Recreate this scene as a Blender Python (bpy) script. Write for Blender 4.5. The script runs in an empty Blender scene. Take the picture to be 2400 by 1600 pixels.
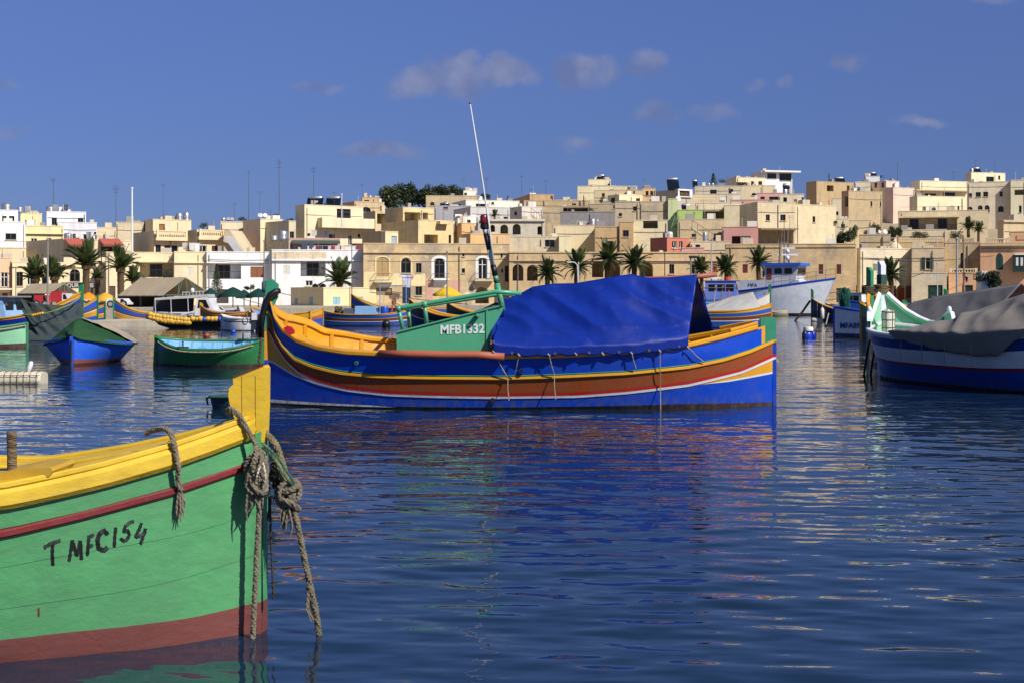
import bpy, math, random
import numpy as np
from mathutils import Vector, Matrix, noise as mnoise
random.seed(7)
SC = bpy.context.scene
COL = SC.collection
R = math.radians

# ---------------------------------------------------------------- camera
F, CH, HY = 3333.0, 1.8, 700.0      # focal length in photo pixels, eye height above water, horizon row
cam = bpy.data.cameras.new('camera')
cam.sensor_width = 36.0
cam.lens = 36.0 * F / 2400.0
cam.shift_y = -(800.0 - HY) / 2400.0
cam.clip_start, cam.clip_end = 0.1, 5000.0
cam_o = bpy.data.objects.new('camera', cam)
COL.objects.link(cam_o)
cam_o.location = (0, 0, CH)
cam_o.rotation_euler = (R(90), 0, 0)
SC.camera = cam_o

# ---------------------------------------------------------------- sky, sun, exposure
SUN_AZ, SUN_EL = R(46), R(42)        # sun behind the viewer, to the right
to_sun = Vector((math.sin(SUN_AZ) * math.cos(SUN_EL), -math.cos(SUN_AZ) * math.cos(SUN_EL), math.sin(SUN_EL)))
SC.view_settings.view_transform = 'Standard'
SC.view_settings.look = 'None'
SC.view_settings.gamma = 1.0
SC.view_settings.use_curve_mapping = False
SC.view_settings.exposure = 0.3
SC.cycles.max_bounces = 5
SC.cycles.diffuse_bounces = 2
SC.cycles.glossy_bounces = 3
sun = bpy.data.lights.new('sun', 'SUN')
sun.energy, sun.angle, sun.color = 4.5, R(0.53), (1.0, 0.955, 0.89)
sun_o = bpy.data.objects.new('sun', sun)
COL.objects.link(sun_o)
sun_o.rotation_euler = (-to_sun).to_track_quat('-Z', 'Y').to_euler()
sun_o.location = (40, -40, 60)

W = bpy.data.worlds.new('World')
SC.world = W
W.use_nodes = True
wt = W.node_tree
wt.nodes.clear()
wn = wt.nodes.new


def wlink(a, b):
    wt.links.new(a, b)


def wmath(op, a, b=None, c=None):
    n = wn('ShaderNodeMath')
    n.operation = op
    for i, v in enumerate((a, b, c)):
        if v is None:
            continue
        if isinstance(v, (int, float)):
            n.inputs[i].default_value = v
        else:
            wlink(v, n.inputs[i])
    return n.outputs[0]


sky = wn('ShaderNodeTexSky')
sky.sky_type = 'NISHITA'
sky.sun_disc = False
sky.sun_elevation = SUN_EL
sky.sun_rotation = math.pi - SUN_AZ
sky.altitude = 1500
sky.air_density, sky.dust_density, sky.ozone_density = 0.6, 0.8, 6.0
tint = wn('ShaderNodeMix')
tint.data_type = 'RGBA'
tint.blend_type = 'MULTIPLY'
tint.inputs['Factor'].default_value = 1.0
SKY_TINT = (0.99, 0.885, 1.06, 1)
tint.inputs[7].default_value = SKY_TINT
wlink(sky.outputs[0], tint.inputs[6])
tc = wn('ShaderNodeTexCoord')
sep = wn('ShaderNodeSeparateXYZ')
wlink(tc.outputs['Generated'], sep.inputs[0])
# clear dry air: the pale band at the horizon is held back all round
mrz = wn('ShaderNodeMapRange')
mrz.inputs['From Min'].default_value = 0.0
mrz.inputs['From Max'].default_value = 0.25
mrz.inputs['To Min'].default_value = 0.36
mrz.inputs['To Max'].default_value = 1.08
wlink(sep.outputs[2], mrz.inputs['Value'])
dry = wn('ShaderNodeMix')
dry.data_type = 'RGBA'
dry.blend_type = 'MULTIPLY'
dry.inputs['Factor'].default_value = 1.0
wlink(tint.outputs[2], dry.inputs[6])
wlink(mrz.outputs[0], dry.inputs[7])
yy = wmath('MAXIMUM', sep.outputs[1], 0.05)
U = wmath('DIVIDE', sep.outputs[0], yy)          # tangent of azimuth from the +Y axis
V = wmath('DIVIDE', sep.outputs[2], yy)
wn1 = wn('ShaderNodeTexNoise')
wn1.inputs['Scale'].default_value = 26
wn1.inputs['Detail'].default_value = 4
wlink(tc.outputs['Generated'], wn1.inputs['Vector'])
sepn = wn('ShaderNodeSeparateColor')
wlink(wn1.outputs['Color'], sepn.inputs[0])
Uw = wmath('MULTIPLY_ADD', wmath('SUBTRACT', sepn.outputs[0], 0.5), 0.05, U)
Vw = wmath('MULTIPLY_ADD', wmath('SUBTRACT', sepn.outputs[1], 0.5), 0.028, V)
CLOUDS = [(1000, 198, 85, 26, .9), (1090, 180, 95, 40, .9), (1105, 140, 30, 18, .9), (1195, 165, 75, 34, 1.0),
          (1345, 165, 42, 38, 1.0), (1395, 165, 55, 34, .8), (1520, 150, 50, 26, .6), (1480, 172, 40, 14, .5),
          (752, 202, 52, 17, .4), (880, 356, 92, 19, .75), (1545, 260, 52, 18, .4), (1672, 262, 44, 16, .4),
          (1985, 141, 42, 24, .45), (1768, 196, 25, 15, .35), (1843, 200, 26, 17, .35), (2150, 279, 46, 11, .4),
          (1350, 340, 34, 17, .3), (1450, 330, 34, 9, .25), (30, 312, 62, 16, .35), (8, 205, 30, 14, .3),
          (2320, 0, 60, 12, .3), (455, 150, 20, 5, .1)]
cl = None
for (cx, cy, rx, ry, st) in CLOUDS:
    a = wmath('DIVIDE', wmath('SUBTRACT', Uw, (cx - 1200) / F), rx * 1.35 / F)
    b = wmath('DIVIDE', wmath('SUBTRACT', Vw, (HY - cy) / F), ry * 1.5 / F)
    d2 = wmath('ADD', wmath('MULTIPLY', a, a), wmath('MULTIPLY', b, b))
    v = wmath('MULTIPLY', wmath('SUBTRACT', 1.0, d2), st if st > .7 else min(.8, st * 1.6))
    cl = v if cl is None else wmath('MAXIMUM', cl, v)
# the same sparse small clouds go on over the rest of the sky
wn2 = wn('ShaderNodeTexNoise')
wn2.inputs['Scale'].default_value = 7
wn2.inputs['Detail'].default_value = 5
wmap = wn('ShaderNodeMapping')
wmap.inputs['Scale'].default_value = (1, 1, 2.6)
wlink(tc.outputs['Generated'], wmap.inputs[0])
wlink(wmap.outputs[0], wn2.inputs['Vector'])
gen = wmath('MULTIPLY', wmath('SUBTRACT', wn2.outputs[0], 0.62), 4.0)
outside = wmath('GREATER_THAN', wmath('MAXIMUM', wmath('ABSOLUTE', U), V), 0.42)
outside = wmath('MAXIMUM', outside, wmath('LESS_THAN', sep.outputs[1], 0.05))
outside = wmath('MULTIPLY', outside, wmath('GREATER_THAN', sep.outputs[2], 0.03))
cl = wmath('MAXIMUM', cl, wmath('MULTIPLY', gen, outside))
wn3 = wn('ShaderNodeTexNoise')
wn3.inputs['Scale'].default_value = 75
wn3.inputs['Detail'].default_value = 5
wlink(tc.outputs['Generated'], wn3.inputs['Vector'])
cl = wmath('MULTIPLY', cl, wmath('MULTIPLY_ADD', wn3.outputs[0], 1.5, 0.1))
mr = wn('ShaderNodeMapRange')
mr.interpolation_type = 'SMOOTHSTEP'
mr.inputs['From Min'].default_value = 0.0
mr.inputs['From Max'].default_value = 0.8
mr.inputs['To Max'].default_value = 0.72
wlink(cl, mr.inputs['Value'])
wmix = wn('ShaderNodeMix')
wmix.data_type = 'RGBA'
# lit tops and dull lilac undersides
wc = wn('ShaderNodeMix')
wc.data_type = 'RGBA'
wc.inputs[6].default_value = (1.35, 1.7, 3.3, 1)
wc.inputs[7].default_value = (2.55, 2.75, 4.1, 1)
wcr = wn('ShaderNodeMapRange')
wcr.inputs['From Min'].default_value = .38
wcr.inputs['From Max'].default_value = .66
wn4 = wn('ShaderNodeTexNoise')
wn4.inputs['Scale'].default_value = 34
wn4.inputs['Detail'].default_value = 4
wlink(tc.outputs['Generated'], wn4.inputs['Vector'])
wlink(wn4.outputs[0], wcr.inputs['Value'])
wlink(wcr.outputs[0], wc.inputs['Factor'])
wlink(wc.outputs[2], wmix.inputs[7])
wlink(mr.outputs[0], wmix.inputs['Factor'])
wlink(dry.outputs[2], wmix.inputs[6])
bg = wn('ShaderNodeBackground')
bg.inputs['Strength'].default_value = 0.089
wlink(wmix.outputs[2], bg.inputs['Color'])
wo = wn('ShaderNodeOutputWorld')
wlink(bg.outputs[0], wo.inputs[0])

# ---------------------------------------------------------------- helpers
ORG = {}


def P(x, y, d):
    """point seen at photo pixel x, y when it stands d metres away"""
    return Vector(((x - 1200) / F * d, d, CH - (y - HY) / F * d))


def tag(o, label, cat=None, group=None, kind=None):
    if label:
        o['label'] = label
    if cat:
        o['category'] = cat
    if group:
        o['group'] = group
    if kind:
        o['kind'] = kind
    return o


def thing(name, label, cat, loc, group=None):
    o = bpy.data.objects.new(name, None)
    o.empty_display_size = 0.3
    COL.objects.link(o)
    o.location = loc
    ORG[o.name] = Vector(loc)
    return tag(o, label, cat, group)


class MB:
    def __init__(s):
        s.v, s.f = [], []

    def add(s, vs, fs):
        n = len(s.v)
        s.v += [tuple(v) for v in vs]
        s.f += [tuple(i + n for i in f) for f in fs]
        return s

    def quad(s, a, b, c, d):
        return s.add((a, b, c, d), ((0, 1, 2, 3),))

    def box(s, c, sx, sy, sz, ang=0.0):
        """box centred in plan on c, standing on c.z"""
        ca, sa = math.cos(ang), math.sin(ang)
        vs = []
        for z in (0, sz):
            for (x, y) in ((-.5, -.5), (.5, -.5), (.5, .5), (-.5, .5)):
                X, Y = x * sx, y * sy
                vs.append((c[0] + X * ca - Y * sa, c[1] + X * sa + Y * ca, c[2] + z))
        return s.add(vs, BOXF)

    def obox(s, o, ax, ay, az):
        """box from corner o with edge vectors"""
        o, ax, ay, az = Vector(o), Vector(ax), Vector(ay), Vector(az)
        vs = [o, o + ax, o + ax + ay, o + ay, o + az, o + ax + az, o + ax + ay + az, o + ay + az]
        return s.add(vs, BOXF)

    def tube(s, pts, r, n=8, cap=True):
        pts = [Vector(p) for p in pts]
        rs = r if isinstance(r, (list, tuple)) else [r] * len(pts)
        up = Vector((0, 0, 1))
        base = len(s.v)
        prev = None
        for i, p in enumerate(pts):
            t = (pts[min(i + 1, len(pts) - 1)] - pts[max(i - 1, 0)])
            t = t.normalized() if t.length > 1e-9 else Vector((0, 0, 1))
            if prev is None:
                a = t.cross(up)
                if a.length < 1e-3:
                    a = t.cross(Vector((1, 0, 0)))
            else:
                a = prev - t * prev.dot(t)
            a.normalize()
            prev = a
            b = t.cross(a)
            for k in range(n):
                w = 2 * math.pi * k / n
                s.v.append(tuple(p + (a * math.cos(w) + b * math.sin(w)) * rs[i]))
        for i in range(len(pts) - 1):
            for k in range(n):
                k2 = (k + 1) % n
                s.f.append((base + i * n + k, base + i * n + k2, base + (i + 1) * n + k2, base + (i + 1) * n + k))
        if cap:
            s.f.append(tuple(base + k for k in reversed(range(n))))
            e = base + (len(pts) - 1) * n
            s.f.append(tuple(e + k for k in range(n)))
        return s

    def lathe(s, c, prof, n=16, axis='z', sx=1.0, sy=1.0):
        base = len(s.v)
        c = Vector(c)
        for (r, h) in prof:
            for k in range(n):
                w = 2 * math.pi * k / n
                x, y = r * math.cos(w) * sx, r * math.sin(w) * sy
                if axis == 'z':
                    p = (x, y, h)
                elif axis == 'y':
                    p = (x, h, y)
                else:
                    p = (h, x, y)
                s.v.append(tuple(c + Vector(p)))
        for i in range(len(prof) - 1):
            for k in range(n):
                k2 = (k + 1) % n
                s.f.append((base + i * n + k, base + i * n + k2, base + (i + 1) * n + k2, base + (i + 1) * n + k))
        s.f.append(tuple(base + k for k in reversed(range(n))))
        e = base + (len(prof) - 1) * n
        s.f.append(tuple(e + k for k in range(n)))
        return s

    def prism(s, poly, ext):
        """polygon (3-D points) swept by vector ext"""
        ext = Vector(ext)
        n = len(poly)
        vs = [Vector(p) for p in poly] + [Vector(p) + ext for p in poly]
        fs = [tuple(range(n)), tuple(range(2 * n - 1, n - 1, -1))]
        for i in range(n):
            j = (i + 1) % n
            fs.append((i, i + n, j + n, j))
        return s.add(vs, fs)

    def grid(s, rows, flip=False):
        base = len(s.v)
        n = len(rows[0])
        for r in rows:
            s.v += [tuple(p) for p in r]
        for i in range(len(rows) - 1):
            for k in range(n - 1):
                a, b = base + i * n + k, base + (i + 1) * n + k
                q = (a, a + 1, b + 1, b)
                s.f.append(q[::-1] if flip else q)
        return s

    def mesh(s, name, o=None, smooth=False):
        me = bpy.data.meshes.new(name)
        v = s.v if o is None else [(a - o.x, b - o.y, c - o.z) for (a, b, c) in s.v]
        me.from_pydata(v, [], s.f)
        if smooth:
            me.polygons.foreach_set('use_smooth', [True] * len(me.polygons))
        me.update()
        return me

    def build(s, name, mat, parent=None, smooth=False, loc=None, recalc=False, label=None, auto=None):
        o = Vector((0, 0, 0))
        if parent is not None:
            o = ORG[parent.name]
        elif loc is not None:
            o = Vector(loc)
        me = s.mesh(name, o, smooth)
        if recalc:
            import bmesh
            bm = bmesh.new()
            bm.from_mesh(me)
            bmesh.ops.remove_doubles(bm, verts=bm.verts, dist=1e-5)
            bmesh.ops.recalc_face_normals(bm, faces=bm.faces)
            bm.to_mesh(me)
            bm.free()
        me.materials.append(mat)
        ob = bpy.data.objects.new(name, me)
        COL.objects.link(ob)
        if parent is not None:
            ob.parent = parent
        else:
            ob.location = o
        ORG[ob.name] = o
        if auto is not None:
            me.polygons.foreach_set('use_smooth', [True] * len(me.polygons))
            me.set_sharp_from_angle(angle=R(auto))
        if label:
            ob['label'] = label
        return ob


BOXF = ((3, 2, 1, 0), (4, 5, 6, 7), (0, 1, 5, 4), (1, 2, 6, 5), (2, 3, 7, 6), (3, 0, 4, 7))


def copy_tree(o, parent=None):
    c = o.copy()
    COL.objects.link(c)
    c.parent = parent
    for ch in o.children:
        copy_tree(ch, c)
    return c


def text_mesh(s, size=1.0, align='CENTER', bold=0.0, extr=0.004):
    cu = bpy.data.curves.new('txt', 'FONT')
    cu.body = s
    cu.size = size
    cu.align_x = align
    cu.align_y = 'CENTER'
    cu.extrude = extr
    cu.offset = bold
    cu.resolution_u = 3
    ob = bpy.data.objects.new('txt', cu)
    COL.objects.link(ob)
    me = bpy.data.meshes.new_from_object(ob)
    bpy.data.objects.remove(ob)
    return me


def put_text(name, s, size, mat, parent, pos, ux, uz, bold=0.0, sx=1.0, label=None):
    """flat lettering at pos; ux = reading direction, uz = up"""
    me = text_mesh(s, size, bold=bold)
    ux, uz = Vector(ux).normalized(), Vector(uz).normalized()
    nn = ux.cross(uz)
    m = Matrix(((ux.x * sx, uz.x, nn.x, 0), (ux.y * sx, uz.y, nn.y, 0), (ux.z * sx, uz.z, nn.z, 0), (0, 0, 0, 1)))
    me.transform(Matrix.Translation(Vector(pos) - ORG[parent.name]) @ m)
    me.materials.clear()
    me.materials.append(mat)
    ob = bpy.data.objects.new(name, me)
    COL.objects.link(ob)
    ob.parent = parent
    if label:
        ob['label'] = label
    return ob


# ---------------------------------------------------------------- materials
MATS = {}


def srgb(h):
    h = h.lstrip('#')
    o = []
    for i in (0, 2, 4):
        c = int(h[i:i + 2], 16) / 255
        o.append(c / 12.92 if c <= 0.04045 else ((c + 0.055) / 1.055) ** 2.4)
    return tuple(o)


def new_mat(name):
    m = bpy.data.materials.new(name)
    m.use_nodes = True
    nt = m.node_tree
    b = nt.nodes['Principled BSDF']
    return m, nt, b


def mat(hexc, kind='paint', rough=None, metal=0.0):
    """procedural material: colour broken up by noise, with wear that suits the kind of surface"""
    key = (hexc, kind, rough, metal)
    if key in MATS:
        return MATS[key]
    m, nt, b = new_mat(kind + '_' + hexc.strip('#'))
    N, L = nt.nodes.new, nt.links.new
    c = srgb(hexc)
    if kind in ('wall', 'stone', 'old'):
        lu = .3 * c[0] + .59 * c[1] + .11 * c[2]
        c = tuple(min(.85, (x * .74 + lu * y * .26) * 1.3) for x, y in zip(c, (1.05, 1.0, .9)))
    geo = N('ShaderNodeNewGeometry')
    mp = N('ShaderNodeMapping')
    L(geo.outputs['Position'], mp.inputs[0])

    def nz(scale, detail=4, vec=None, rough_=.55):
        t = N('ShaderNodeTexNoise')
        t.inputs['Scale'].default_value = scale
        t.inputs['Detail'].default_value = detail
        t.inputs['Roughness'].default_value = rough_
        L(vec or mp.outputs[0], t.inputs['Vector'])
        return t.outputs[0]

    def ramp(v, a, b_, lo=0.0, hi=1.0):
        r = N('ShaderNodeMapRange')
        r.inputs['From Min'].default_value = a
        r.inputs['From Max'].default_value = b_
        r.inputs['To Min'].default_value = lo
        r.inputs['To Max'].default_value = hi
        L(v, r.inputs['Value'])
        return r.outputs[0]

    def mixc(f, a, b_, mode='MIX'):
        x = N('ShaderNodeMix')
        x.data_type = 'RGBA'
        x.blend_type = mode
        if isinstance(f, float):
            x.inputs['Factor'].default_value = f
        else:
            L(f, x.inputs['Factor'])
        for i, q in ((6, a), (7, b_)):
            if isinstance(q, tuple):
                x.inputs[i].default_value = (*q[:3], 1)
            else:
                L(q, x.inputs[i])
        return x.outputs[2]

    def scaled(v):
        q = N('ShaderNodeMapping')
        q.inputs['Scale'].default_value = v
        L(geo.outputs['Position'], q.inputs[0])
        return q.outputs[0]

    def bump(h, strength, dist):
        q = N('ShaderNodeBump')
        q.inputs['Strength'].default_value = strength
        q.inputs['Distance'].default_value = dist
        L(h, q.inputs['Height'])
        L(q.outputs[0], b.inputs['Normal'])

    dk = tuple(x * 0.68 for x in c)
    grey = sum(c) / 3
    if kind == 'paint':                     # boat paint: glossy, sun-faded patches, grime and scuffs
        col = mixc(ramp(nz(2.2), .35, .75), c, tuple(x * .8 + .02 for x in c))
        col = mixc(ramp(nz(9, 6), .60, .80, 0, .45), col, tuple(x * .55 for x in c))
        col = mixc(ramp(nz(60, 3, scaled((1, 1, 3))), .70, .78, 0, .5), col, tuple(min(1, x * .6 + .22) for x in c))
        col = mixc(ramp(nz(14, 6, scaled((1, 1, .25)), .7), .60, .72, 0, .3), col, tuple(x * .7 + .045 for x in c))
        sepz = N('ShaderNodeSeparateXYZ')
        L(geo.outputs['Position'], sepz.inputs[0])
        weed = ramp(sepz.outputs[2], .28, .02, 0, 1)          # salt and weed just above the water
        mw = N('ShaderNodeMath')
        mw.operation = 'MULTIPLY'
        L(weed, mw.inputs[0])
        L(ramp(nz(9, 7, scaled((1, 1, .5)), .7), .45, .62, 0, .7), mw.inputs[1])
        col = mixc(mw.outputs[0], col, (.10, .10, .075))
        L(col, b.inputs['Base Color'])
        L(ramp(nz(7, 5), .3, .7, (rough or .3) - .08, (rough or .3) + .18), b.inputs['Roughness'])
        bump(nz(5, 6), .25, .02)
    elif kind == 'worn':                    # matt flaking boat paint with plank seams faintly showing
        col = mixc(ramp(nz(1.6, 6, None, .65), .32, .68), c, tuple(x * .66 + .015 for x in c))
        col = mixc(ramp(nz(5, 8, scaled((1, 1, 4))), .55, .8, 0, .55), col, tuple(x * .5 + .05 for x in c))
        chips = ramp(nz(30, 6, None, .7), .70, .74, 0, .6)
        col = mixc(chips, col, tuple(min(1, x * .5 + .25) for x in c))
        L(col, b.inputs['Base Color'])
        L(ramp(nz(7, 5), .3, .7, .38, .65), b.inputs['Roughness'])
        bump(nz(3.2, 7, scaled((1, 1, 1.6)), .6), .4, .035)
    elif kind in ('wall', 'stone', 'old'):
        col = mixc(ramp(nz(.35, 5), .35, .7), c, tuple(x * .86 for x in c))
        streak = ramp(nz(1.4, 6, scaled((1.2, 1.2, .14)), .65), .5, .78, 0, .62 if kind == 'wall' else .7)
        col = mixc(ramp(nz(.16, 6, None, .7), .5, .68, 0, .35), col, tuple(x * .72 for x in (grey * 1.08, grey, grey * .82)))
        col = mixc(ramp(nz(.8, 7, None, .7), .58, .7, 0, .4), col, tuple(min(.9, x * 1.16 + .02) for x in c))
        col = mixc(streak, col, tuple(x * .6 + .02 for x in (grey * 1.05, grey * .95, grey * .8)))
        if kind in ('stone', 'old'):
            br = N('ShaderNodeTexBrick')
            cx = N('ShaderNodeSeparateXYZ')
            L(geo.outputs['Position'], cx.inputs[0])
            cb = N('ShaderNodeCombineXYZ')
            ad = N('ShaderNodeMath')
            ad.operation = 'MULTIPLY_ADD'
            ad.inputs[1].default_value = .55
            L(cx.outputs[1], ad.inputs[0])
            L(cx.outputs[0], ad.inputs[2])
            L(ad.outputs[0], cb.inputs[0])
            L(cx.outputs[2], cb.inputs[1])
            L(cb.outputs[0], br.inputs['Vector'])
            br.inputs['Scale'].default_value = 1.0
            br.inputs['Brick Width'].default_value = .62
            br.inputs['Row Height'].default_value = .29
            br.inputs['Mortar Size'].default_value = .014
            br.inputs['Color1'].default_value = (1, 1, 1, 1)
            br.inputs['Color2'].default_value = (.88, .86, .82, 1)
            br.inputs['Mortar'].default_value = (.76, .73, .67, 1)
            col = mixc(.8, col, br.outputs['Color'], 'MULTIPLY')
        if kind == 'old':                  # blackened, flaking old limestone
            col = mixc(ramp(nz(.28, 8, None, .65), .50, .66, 0, .6), col, tuple(x * .42 for x in (grey, grey * .93, grey * .82)))
            col = mixc(ramp(nz(.9, 8, None, .7), .55, .72, 0, .65), col, tuple(min(1, x * 1.25 + .03) for x in c))
        L(col, b.inputs['Base Color'])
        b.inputs['Roughness'].default_value = .9
        bump(nz(4, 6), .35, .05)
    elif kind == 'cloth':
        col = mixc(ramp(nz(1.3, 5), .3, .75), c, tuple(x * .75 for x in c))
        col = mixc(ramp(nz(5, 7), .62, .82, 0, .35), col, tuple(min(1, x * .7 + .06) for x in c))
        L(col, b.inputs['Base Color'])
        b.inputs['Roughness'].default_value = rough or .7
        b.inputs['Specular IOR Level'].default_value = .25
        bump(nz(6, 5), .25, .03)
    elif kind == 'rope':
        w = N('ShaderNodeTexWave')
        w.wave_type = 'BANDS'
        w.bands_direction = 'DIAGONAL'
        w.inputs['Scale'].default_value = 22
        w.inputs['Distortion'].default_value = 1.5
        L(mp.outputs[0], w.inputs['Vector'])
        col = mixc(ramp(nz(20, 6), .3, .7), c, tuple(x * .5 for x in c))
        col = mixc(ramp(w.outputs['Fac'], .2, .6, .25, 0), col, tuple(x * .35 for x in c))
        L(col, b.inputs['Base Color'])
        b.inputs['Roughness'].default_value = .95
        bump(w.outputs['Fac'], .4, .006)
    elif kind == 'leaf':
        inf = N('ShaderNodeObjectInfo')
        col = mixc(ramp(nz(2.5, 3), .3, .7), c, tuple(x * .55 for x in c))
        col = mixc(ramp(inf.outputs['Random'], 0, 1, 0, .5), col, (c[0] * 1.7, c[1] * 1.35, c[2] * .9))
        L(col, b.inputs['Base Color'])
        b.inputs['Roughness'].default_value = .55
    elif kind == 'bark':
        col = mixc(ramp(nz(7, 6, scaled((1, 1, 3))), .3, .7), c, tuple(x * .45 for x in c))
        L(col, b.inputs['Base Color'])
        b.inputs['Roughness'].default_value = .95
        bump(nz(8, 4, scaled((1, 1, 4))), .9, .08)
    elif kind == 'glass':
        col = mixc(ramp(nz(.8, 3), .35, .7), c, tuple(x * .5 for x in c))
        L(col, b.inputs['Base Color'])
        b.inputs['Roughness'].default_value = rough or .08
    elif kind == 'metal':
        col = mixc(ramp(nz(6, 6), .35, .75), c, dk)
        L(col, b.inputs['Base Color'])
        b.inputs['Metallic'].default_value = metal or .7
        b.inputs['Roughness'].default_value = rough or .42
    else:                                   # plain
        col = mixc(ramp(nz(3, 5), .35, .7), c, tuple(x * .82 for x in c))
        col = mixc(ramp(nz(11, 6), .6, .85, 0, .4), col, dk)
        L(col, b.inputs['Base Color'])
        b.inputs['Roughness'].default_value = rough or .6
        bump(nz(14, 4), .15, .01)
    MATS[key] = m
    return m


def pt(h, r=None):
    return mat(h, 'paint', r)


def pl(h, r=None):
    return mat(h, 'plain', r)


GLASS = mat('#14181c', 'glass')
DARKGLASS = mat('#0c0e10', 'glass', .2)
# ---------------------------------------------------------------- water
def smooth(a, b, x):
    t = np.clip((x - a) / (b - a), 0, 1)
    return t * t * (3 - 2 * t)


def make_water():
    rng = np.random.RandomState(3)
    ys = [1.2]
    while ys[-1] < 420:
        d = ys[-1]
        ys.append(d + min(max(0.02, 1.3 * d * d / 6000.0), 6.0))
    ys = np.array(ys)
    us = np.linspace(-0.5, 0.5, 430)
    us = np.concatenate([[-4, -2.5, -1.6, -1.1, -.8, -.65, -.56], us, [.56, .65, .8, 1.1, 1.6, 2.5, 4]])
    Y, Ug = np.meshgrid(ys, us, indexing='ij')
    X = Y * Ug
    sp = np.gradient(ys)[:, None] * np.ones_like(X)
    spx = np.abs(np.gradient(us))[None, :] * Y
    Z = np.zeros_like(X)
    for i in range(80):
        lam = 0.13 * (11.0 ** rng.rand())
        th = rng.normal(0, 0.42) + 0.12
        k = 2 * math.pi / lam
        kx, ky = k * math.sin(th), k * math.cos(th)
        slope = 0.0125 * (lam / 0.4) ** (-0.55 if lam > .4 else 0.3)
        amp = slope / k
        fade = 1 - smooth(0.16, 0.42, sp / (lam / max(.2, abs(math.cos(th)))))
        fade *= 1 - smooth(0.2, 0.45, spx / (lam / max(.05, abs(math.sin(th)))))
        # patches of ruffled and calm water
        g = 0.62 + 0.5 * np.sin(X * .31 + i) * np.sin(Y * .19 + 1.7 * i)
        Z += amp * fade * g * np.sin(kx * X + ky * Y + rng.rand() * 6.28)
    nr, nc = X.shape
    co = np.stack([X, Y, Z], -1).reshape(-1, 3)
    idx = np.arange(nr * nc).reshape(nr, nc)
    q = np.stack([idx[:-1, :-1], idx[:-1, 1:], idx[1:, 1:], idx[1:, :-1]], -1).reshape(-1, 4)
    me = bpy.data.meshes.new('water')
    me.vertices.add(len(co))
    me.vertices.foreach_set('co', co.astype(np.float32).ravel())
    me.loops.add(q.size)
    me.loops.foreach_set('vertex_index', q.astype(np.int32).ravel())
    me.polygons.add(len(q))
    me.polygons.foreach_set('loop_start', np.arange(0, q.size, 4, dtype=np.int32))
    me.polygons.foreach_set('use_smooth', np.ones(len(q), dtype=bool))
    me.update(calc_edges=True)
    m, nt, b = new_mat('harbour_water')
    N, L = nt.nodes.new, nt.links.new
    geo = N('ShaderNodeNewGeometry')
    acc = None
    for sc, st, det in (((2.2, 7.0, 1), WAVE_N[0], 2), ((.5, 1.6, 1), WAVE_N[1], 2), ((7.0, 20.0, 1), WAVE_N[2], 1), ((.05, .12, 1), 0.0, 2)):
        mp = N('ShaderNodeMapping')
        mp.inputs['Scale'].default_value = sc
        L(geo.outputs['Position'], mp.inputs[0])
        t = N('ShaderNodeTexNoise')
        t.inputs['Scale'].default_value = 1
        t.inputs['Detail'].default_value = det
        L(mp.outputs[0], t.inputs['Vector'])
        if st == 0.0:
            patch = t.outputs[0]
            continue
        vs = N('ShaderNodeVectorMath')
        vs.operation = 'SUBTRACT'
        L(t.outputs['Color'], vs.inputs[0])
        vs.inputs[1].default_value = (.5, .5, .5)
        vm = N('ShaderNodeVectorMath')
        vm.operation = 'MULTIPLY'
        vm.inputs[1].default_value = (st * .45, st, 0)
        L(vs.outputs[0], vm.inputs[0])
        if acc is None:
            acc = vm.outputs[0]
        else:
            va = N('ShaderNodeVectorMath')
            L(acc, va.inputs[0])
            L(vm.outputs[0], va.inputs[1])
            acc = va.outputs[0]
    pr = N('ShaderNodeMapRange')
    pr.inputs['From Min'].default_value = .35
    pr.inputs['From Max'].default_value = .65
    pr.inputs['To Min'].default_value = .45
    pr.inputs['To Max'].default_value = 1.25
    L(patch, pr.inputs['Value'])
    sc_ = N('ShaderNodeVectorMath')
    sc_.operation = 'SCALE'
    L(acc, sc_.inputs[0])
    L(pr.outputs[0], sc_.inputs['Scale'])
    va = N('ShaderNodeVectorMath')
    L(geo.outputs['Normal'], va.inputs[0])
    L(sc_.outputs[0], va.inputs[1])
    nm = N('ShaderNodeVectorMath')
    nm.operation = 'NORMALIZE'
    L(va.outputs[0], nm.inputs[0])
    L(nm.outputs[0], b.inputs['Normal'])
    b.inputs['Base Color'].default_value = WATER_COL
    b.inputs['Roughness'].default_value = .03
    b.inputs['IOR'].default_value = 1.333
    me.materials.append(m)
    o = bpy.data.objects.new('water', me)
    COL.objects.link(o)
    return tag(o, 'dark blue rippled harbour water', None, None, 'structure')


WAVE_N = (.17, .10, .09)
WATER_COL = (.007, .022, .046, 1)
make_water()


# ---------------------------------------------------------------- land
def gz(x, y):
    k = x / max(y, 1)
    t = min(1, max(0, (k + .16) / .2))
    f = .42 + .58 * t * t * (3 - 2 * t)
    return 1.0 + max(0, min(y, 385) - 190) * .142 * f - max(0, y - 400) * .05


rows = []
for Y in [165 + 5 * i for i in range(68)]:
    rows.append([(X, Y, gz(X, Y) - .04 + .25 * mnoise.noise((X * .05, Y * .05, 0)) * (Y > 190)) for X in range(-330, 331, 6)])
tag(MB().grid(rows).build('hillside', mat('#9a8258', 'wall'), smooth=True), 'dry ochre hillside under the town', kind='structure')
m = MB().obox((-200, 119, -1.2), (183, 0, 0), (0, 52, 0), (0, 0, 2.2))
m.obox((-17, 164, -1.2), (220, 0, 0), (0, 26, 0), (0, 0, 2.19))
tag(m.build('quay', mat('#a3977f', 'stone')), 'pale stone quay along the seafront', kind='structure')

CROP = {'A': (0, 380), 'B': (600, 380), 'C': (1200, 380), 'D': (1800, 380)}


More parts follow.
